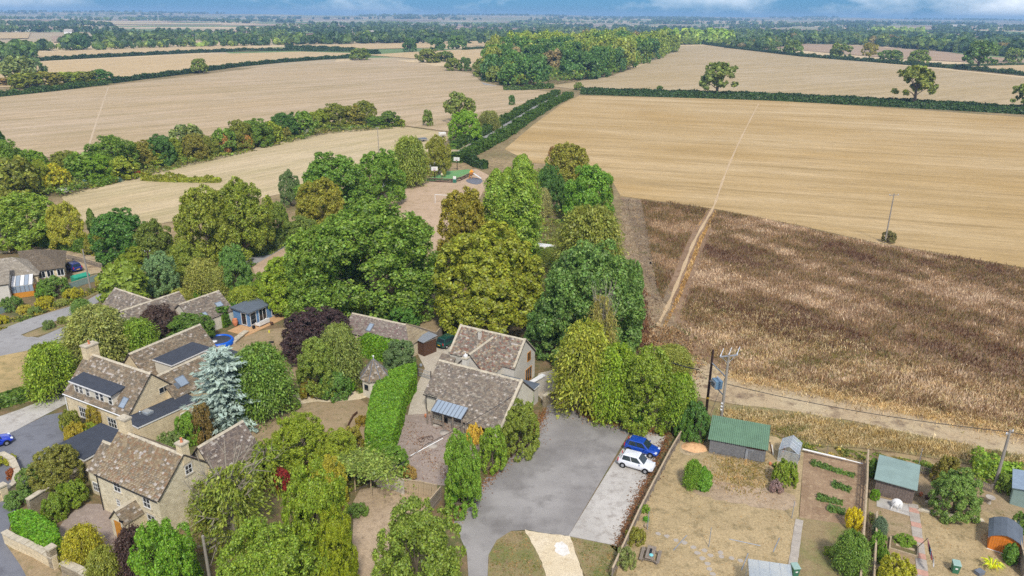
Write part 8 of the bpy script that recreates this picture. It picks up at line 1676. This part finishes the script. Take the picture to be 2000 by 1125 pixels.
def pmat():
    t_ = NT('person'); z = t_.n('ShaderNodeSeparateXYZ', {0: t_.pos('object')}).outputs[2]; nd = t_.n('ShaderNodeValToRGB', {0: t_.n('ShaderNodeMath', {0: z, 1: .5}, operation='MULTIPLY').outputs[0]}); r = nd.color_ramp; r.interpolation = 'CONSTANT'
    r.elements[0].position = 0; r.elements[0].color = S(60, 50, 46); r.elements[1].position = .05; r.elements[1].color = S(200, 150, 124)
    for p_, c in ((.27, S(40, 40, 48)), (.47, S(236, 222, 190)), (.735, S(206, 156, 128)), (.85, S(70, 50, 38))): e = r.elements.new(p_); e.color = c
    return t_.finish(nd.outputs[0], .8)
o.data.materials.append(pmat())
# tractor, trailers and boat in the paddock
b = G(263, 345); t = thing('tractor', 'small red tractor with yellow front loader at the paddock edge', 'tractor', (b[0], b[1], 0), ang((255, 345), (275, 341)))
red = plain('tractor_red', S(200, 40, 34), .4); MB().box(.2, 1.9, -.42, .42, .75, 1.35).build('bonnet', red, t, bevel=.08); MB().box(-.9, .25, -.5, .5, .6, 1.2).build('chassis', M['black'], t); cb_ = MB().box(-.85, .3, -.62, .62, 1.2, 2.2).build('cab_glass', M['carglass'], t); MB().box(-.95, .4, -.7, .7, 2.203, 2.35).build('cab_roof', red, t, bevel=.05)
for sy in (-1, 1):
    MB().box(-.9, -.1, sy * .85 - .18, sy * .85 + .18, 1.25, 1.33).build('mudguard', red, t); w = MB().tube((-.5, sy * .68, .72), (-.5, sy * 1.02, .72), .72, None, 20).build('wheel', M['tyre'], t); MB().tube((-.5, sy * .85, .72), (-.5, sy * 1.04, .72), .38, None, 14).build('rim', M['yellow'], w); w = MB().tube((1.4, sy * .6, .45), (1.4, sy * .85, .45), .45, None, 16).build('wheel', M['tyre'], t); MB().tube((1.4, sy * .7, .45), (1.4, sy * .87, .45), .22, None, 12).build('rim', M['yellow'], w)
    MB().path([(.4, sy * .55, 1.3), (1.8, sy * .55, 1.1), (2.6, sy * .5, .5)], .06).build('loader_arm', M['yellow'], t)
MB().box(2.5, 3.0, -.8, .8, .2, .7).build('bucket', M['yellow'], t); MB().tube((.9, 0, 1.35), (.9, 0, 2.1), .04).build('exhaust', M['black'], t)
def trailer(px, py, rot, w, l, ht, mat, label, name='trailer', cat='trailer', topf=0.):
    b = G(px, py); t = thing(name, label, cat, (b[0], b[1], 0), rot); MB().box(-l / 2, l / 2, -w / 2, w / 2, .45, .45 + ht).build('body', M[mat], t, bevel=.06)
    for sy in (-1, 1): MB().tube((0, sy * w / 2, .32), (0, sy * (w / 2 + .18), .32), .32, None, 16).build('wheel', M['tyre'], t)
    MB().tube((l / 2, -.4, .5), (l / 2 + 1.1, 0, .5), .04).tube((l / 2, .4, .5), (l / 2 + 1.1, 0, .5), .04).build('drawbar', M['galv'], t); MB().box(-l / 2 + .1, l / 2 - .1, -w / 2 - .02, -w / 2 - .005, .6, .45 + ht * .5).build('panel', M['slab'], t); return t
trailer(124, 378, .3, 1.5, 2.4, .9, 'white', 'pale box trailer at the left corner of the paddock'); trailer(599, 264, 1.2, 1.6, 2.2, 1.7, 'white', 'white rounded horse trailer by the overgrown row'); trailer(864, 268, .4, 1.6, 2.6, 1.4, 'white', 'small white trailer at the lane end of the paddock'); trailer(825, 276, .6, 1.8, 3.0, .8, 'lead', 'low trailer with frame near the lane end of the paddock')
trailer(658, 256, .15, 2.0, 6.0, .5, 'black', 'long dark flatbed trailer on the far side of the paddock'); trailer(892, 268, .6, 2.0, 4.0, 1.9, 'cream', 'pale caravan half hidden under the bright round tree', 'caravan', 'caravan')
for i, (px, py, c) in enumerate(((685, 251, 'white'), (700, 250, 'slab'), (722, 249, 'white'))):
    b = G(px, py); tag(MB().box(-.8, .8, -.5, .5, 0, .6).box(-.4, .9, -.3, .6, .6, .9).build('rubble_pile', M[c], None, b, (0, 0, i)), ('white rubbish heap left along the far paddock edge', 'grey rubbish heap in the middle of the far paddock edge', 'white rubbish heap right along the far paddock edge')[i], 'rubbish')
# white roof of a caravan among the trees
b = G(1057, 478, 2.5); t = thing('caravan', 'white caravan roof glimpsed between the wood trees', 'caravan', (b[0], b[1], 0), -.35); MB().box(-2.6, 2.6, -1.1, 1.1, .4, 2.4).build('body', M['cream'], t, bevel=.15); MB().box(-2.5, 2.5, -1.0, 1.0, 2.4, 2.5).build('roof', M['white'], t, bevel=.05)
for sy in (-1, 1): MB().tube((0, sy * 1.0, .3), (0, sy * 1.15, .3), .3, None, 16).build('wheel', M['tyre'], t)
MB().box(-1.8, -.6, -1.12, -1.09, 1.3, 1.9).box(.5, 1.7, -1.12, -1.09, 1.3, 1.9).build('window', M['glass'], t)
# bush at the foot of the field pole, odd litter
tree(1735, 474, 450, 26, 'bush2', S(88, 84, 58), 'dark rounded bush at the foot of the stubble-field pole', 'bush')
b = G(1010, 757, 0)

for i, (px, py, r, hh, mt, lb) in enumerate(((1504, 908, .16, .3, 'terracotta', 'small terracotta pot beside the greenhouse door'), (1512, 912, .2, .32, 'black', 'black pot in front of the greenhouse'), (1798, 968, .2, .35, 'terracotta', 'terracotta pot among the stones right of the felt-roofed shed'), (1810, 974, .24, .3, 'wood_dark', 'brown tub near the bird bath lawn'), (1262, 1030, .22, .28, 'wood_pale', 'wooden planter against the board fence'), (832, 815, .2, .4, 'terracotta', 'terracotta pot by the glazed porch'), (926, 850, .22, .36, 'lead', 'grey pot beside the golden shrub'), (822, 716, .22, .35, 'galv', 'galvanised tub in front of the brown shed'))): pot(px, py, r, hh, mt, lb, .05)
for i, (px, py, mt, lb) in enumerate(((1508, 886, 'wood_dark', 'plank leaning on the right side of the green-roofed shed'), (1511, 890, 'white', 'pale plank leaning on the right side of the green-roofed shed'))):
    b = G(px, py); tag(MB().box(-.06, .06, -.015, .015, 0, 1.5).build('plank', M[mt], None, b, (.0, -.3, .3 * i)), lb, 'plank')
# ------------------------------------------------------------------ air
hz = MB().box(-14000, 14000, -13500, 13500, -32, 96).build('haze', None); hz['kind'] = 'stuff'; hz['label'] = 'pale blue haze over the distant countryside'
t = NT('air'); pv = t.n('ShaderNodeVolumePrincipled', {'Color': (.40, .68, 1.0, 1), 'Density': .00016, 'Anisotropy': 0.})
t.t.links.new(pv.outputs[0], t.out.inputs['Volume']); hz.data.materials.append(t.m)
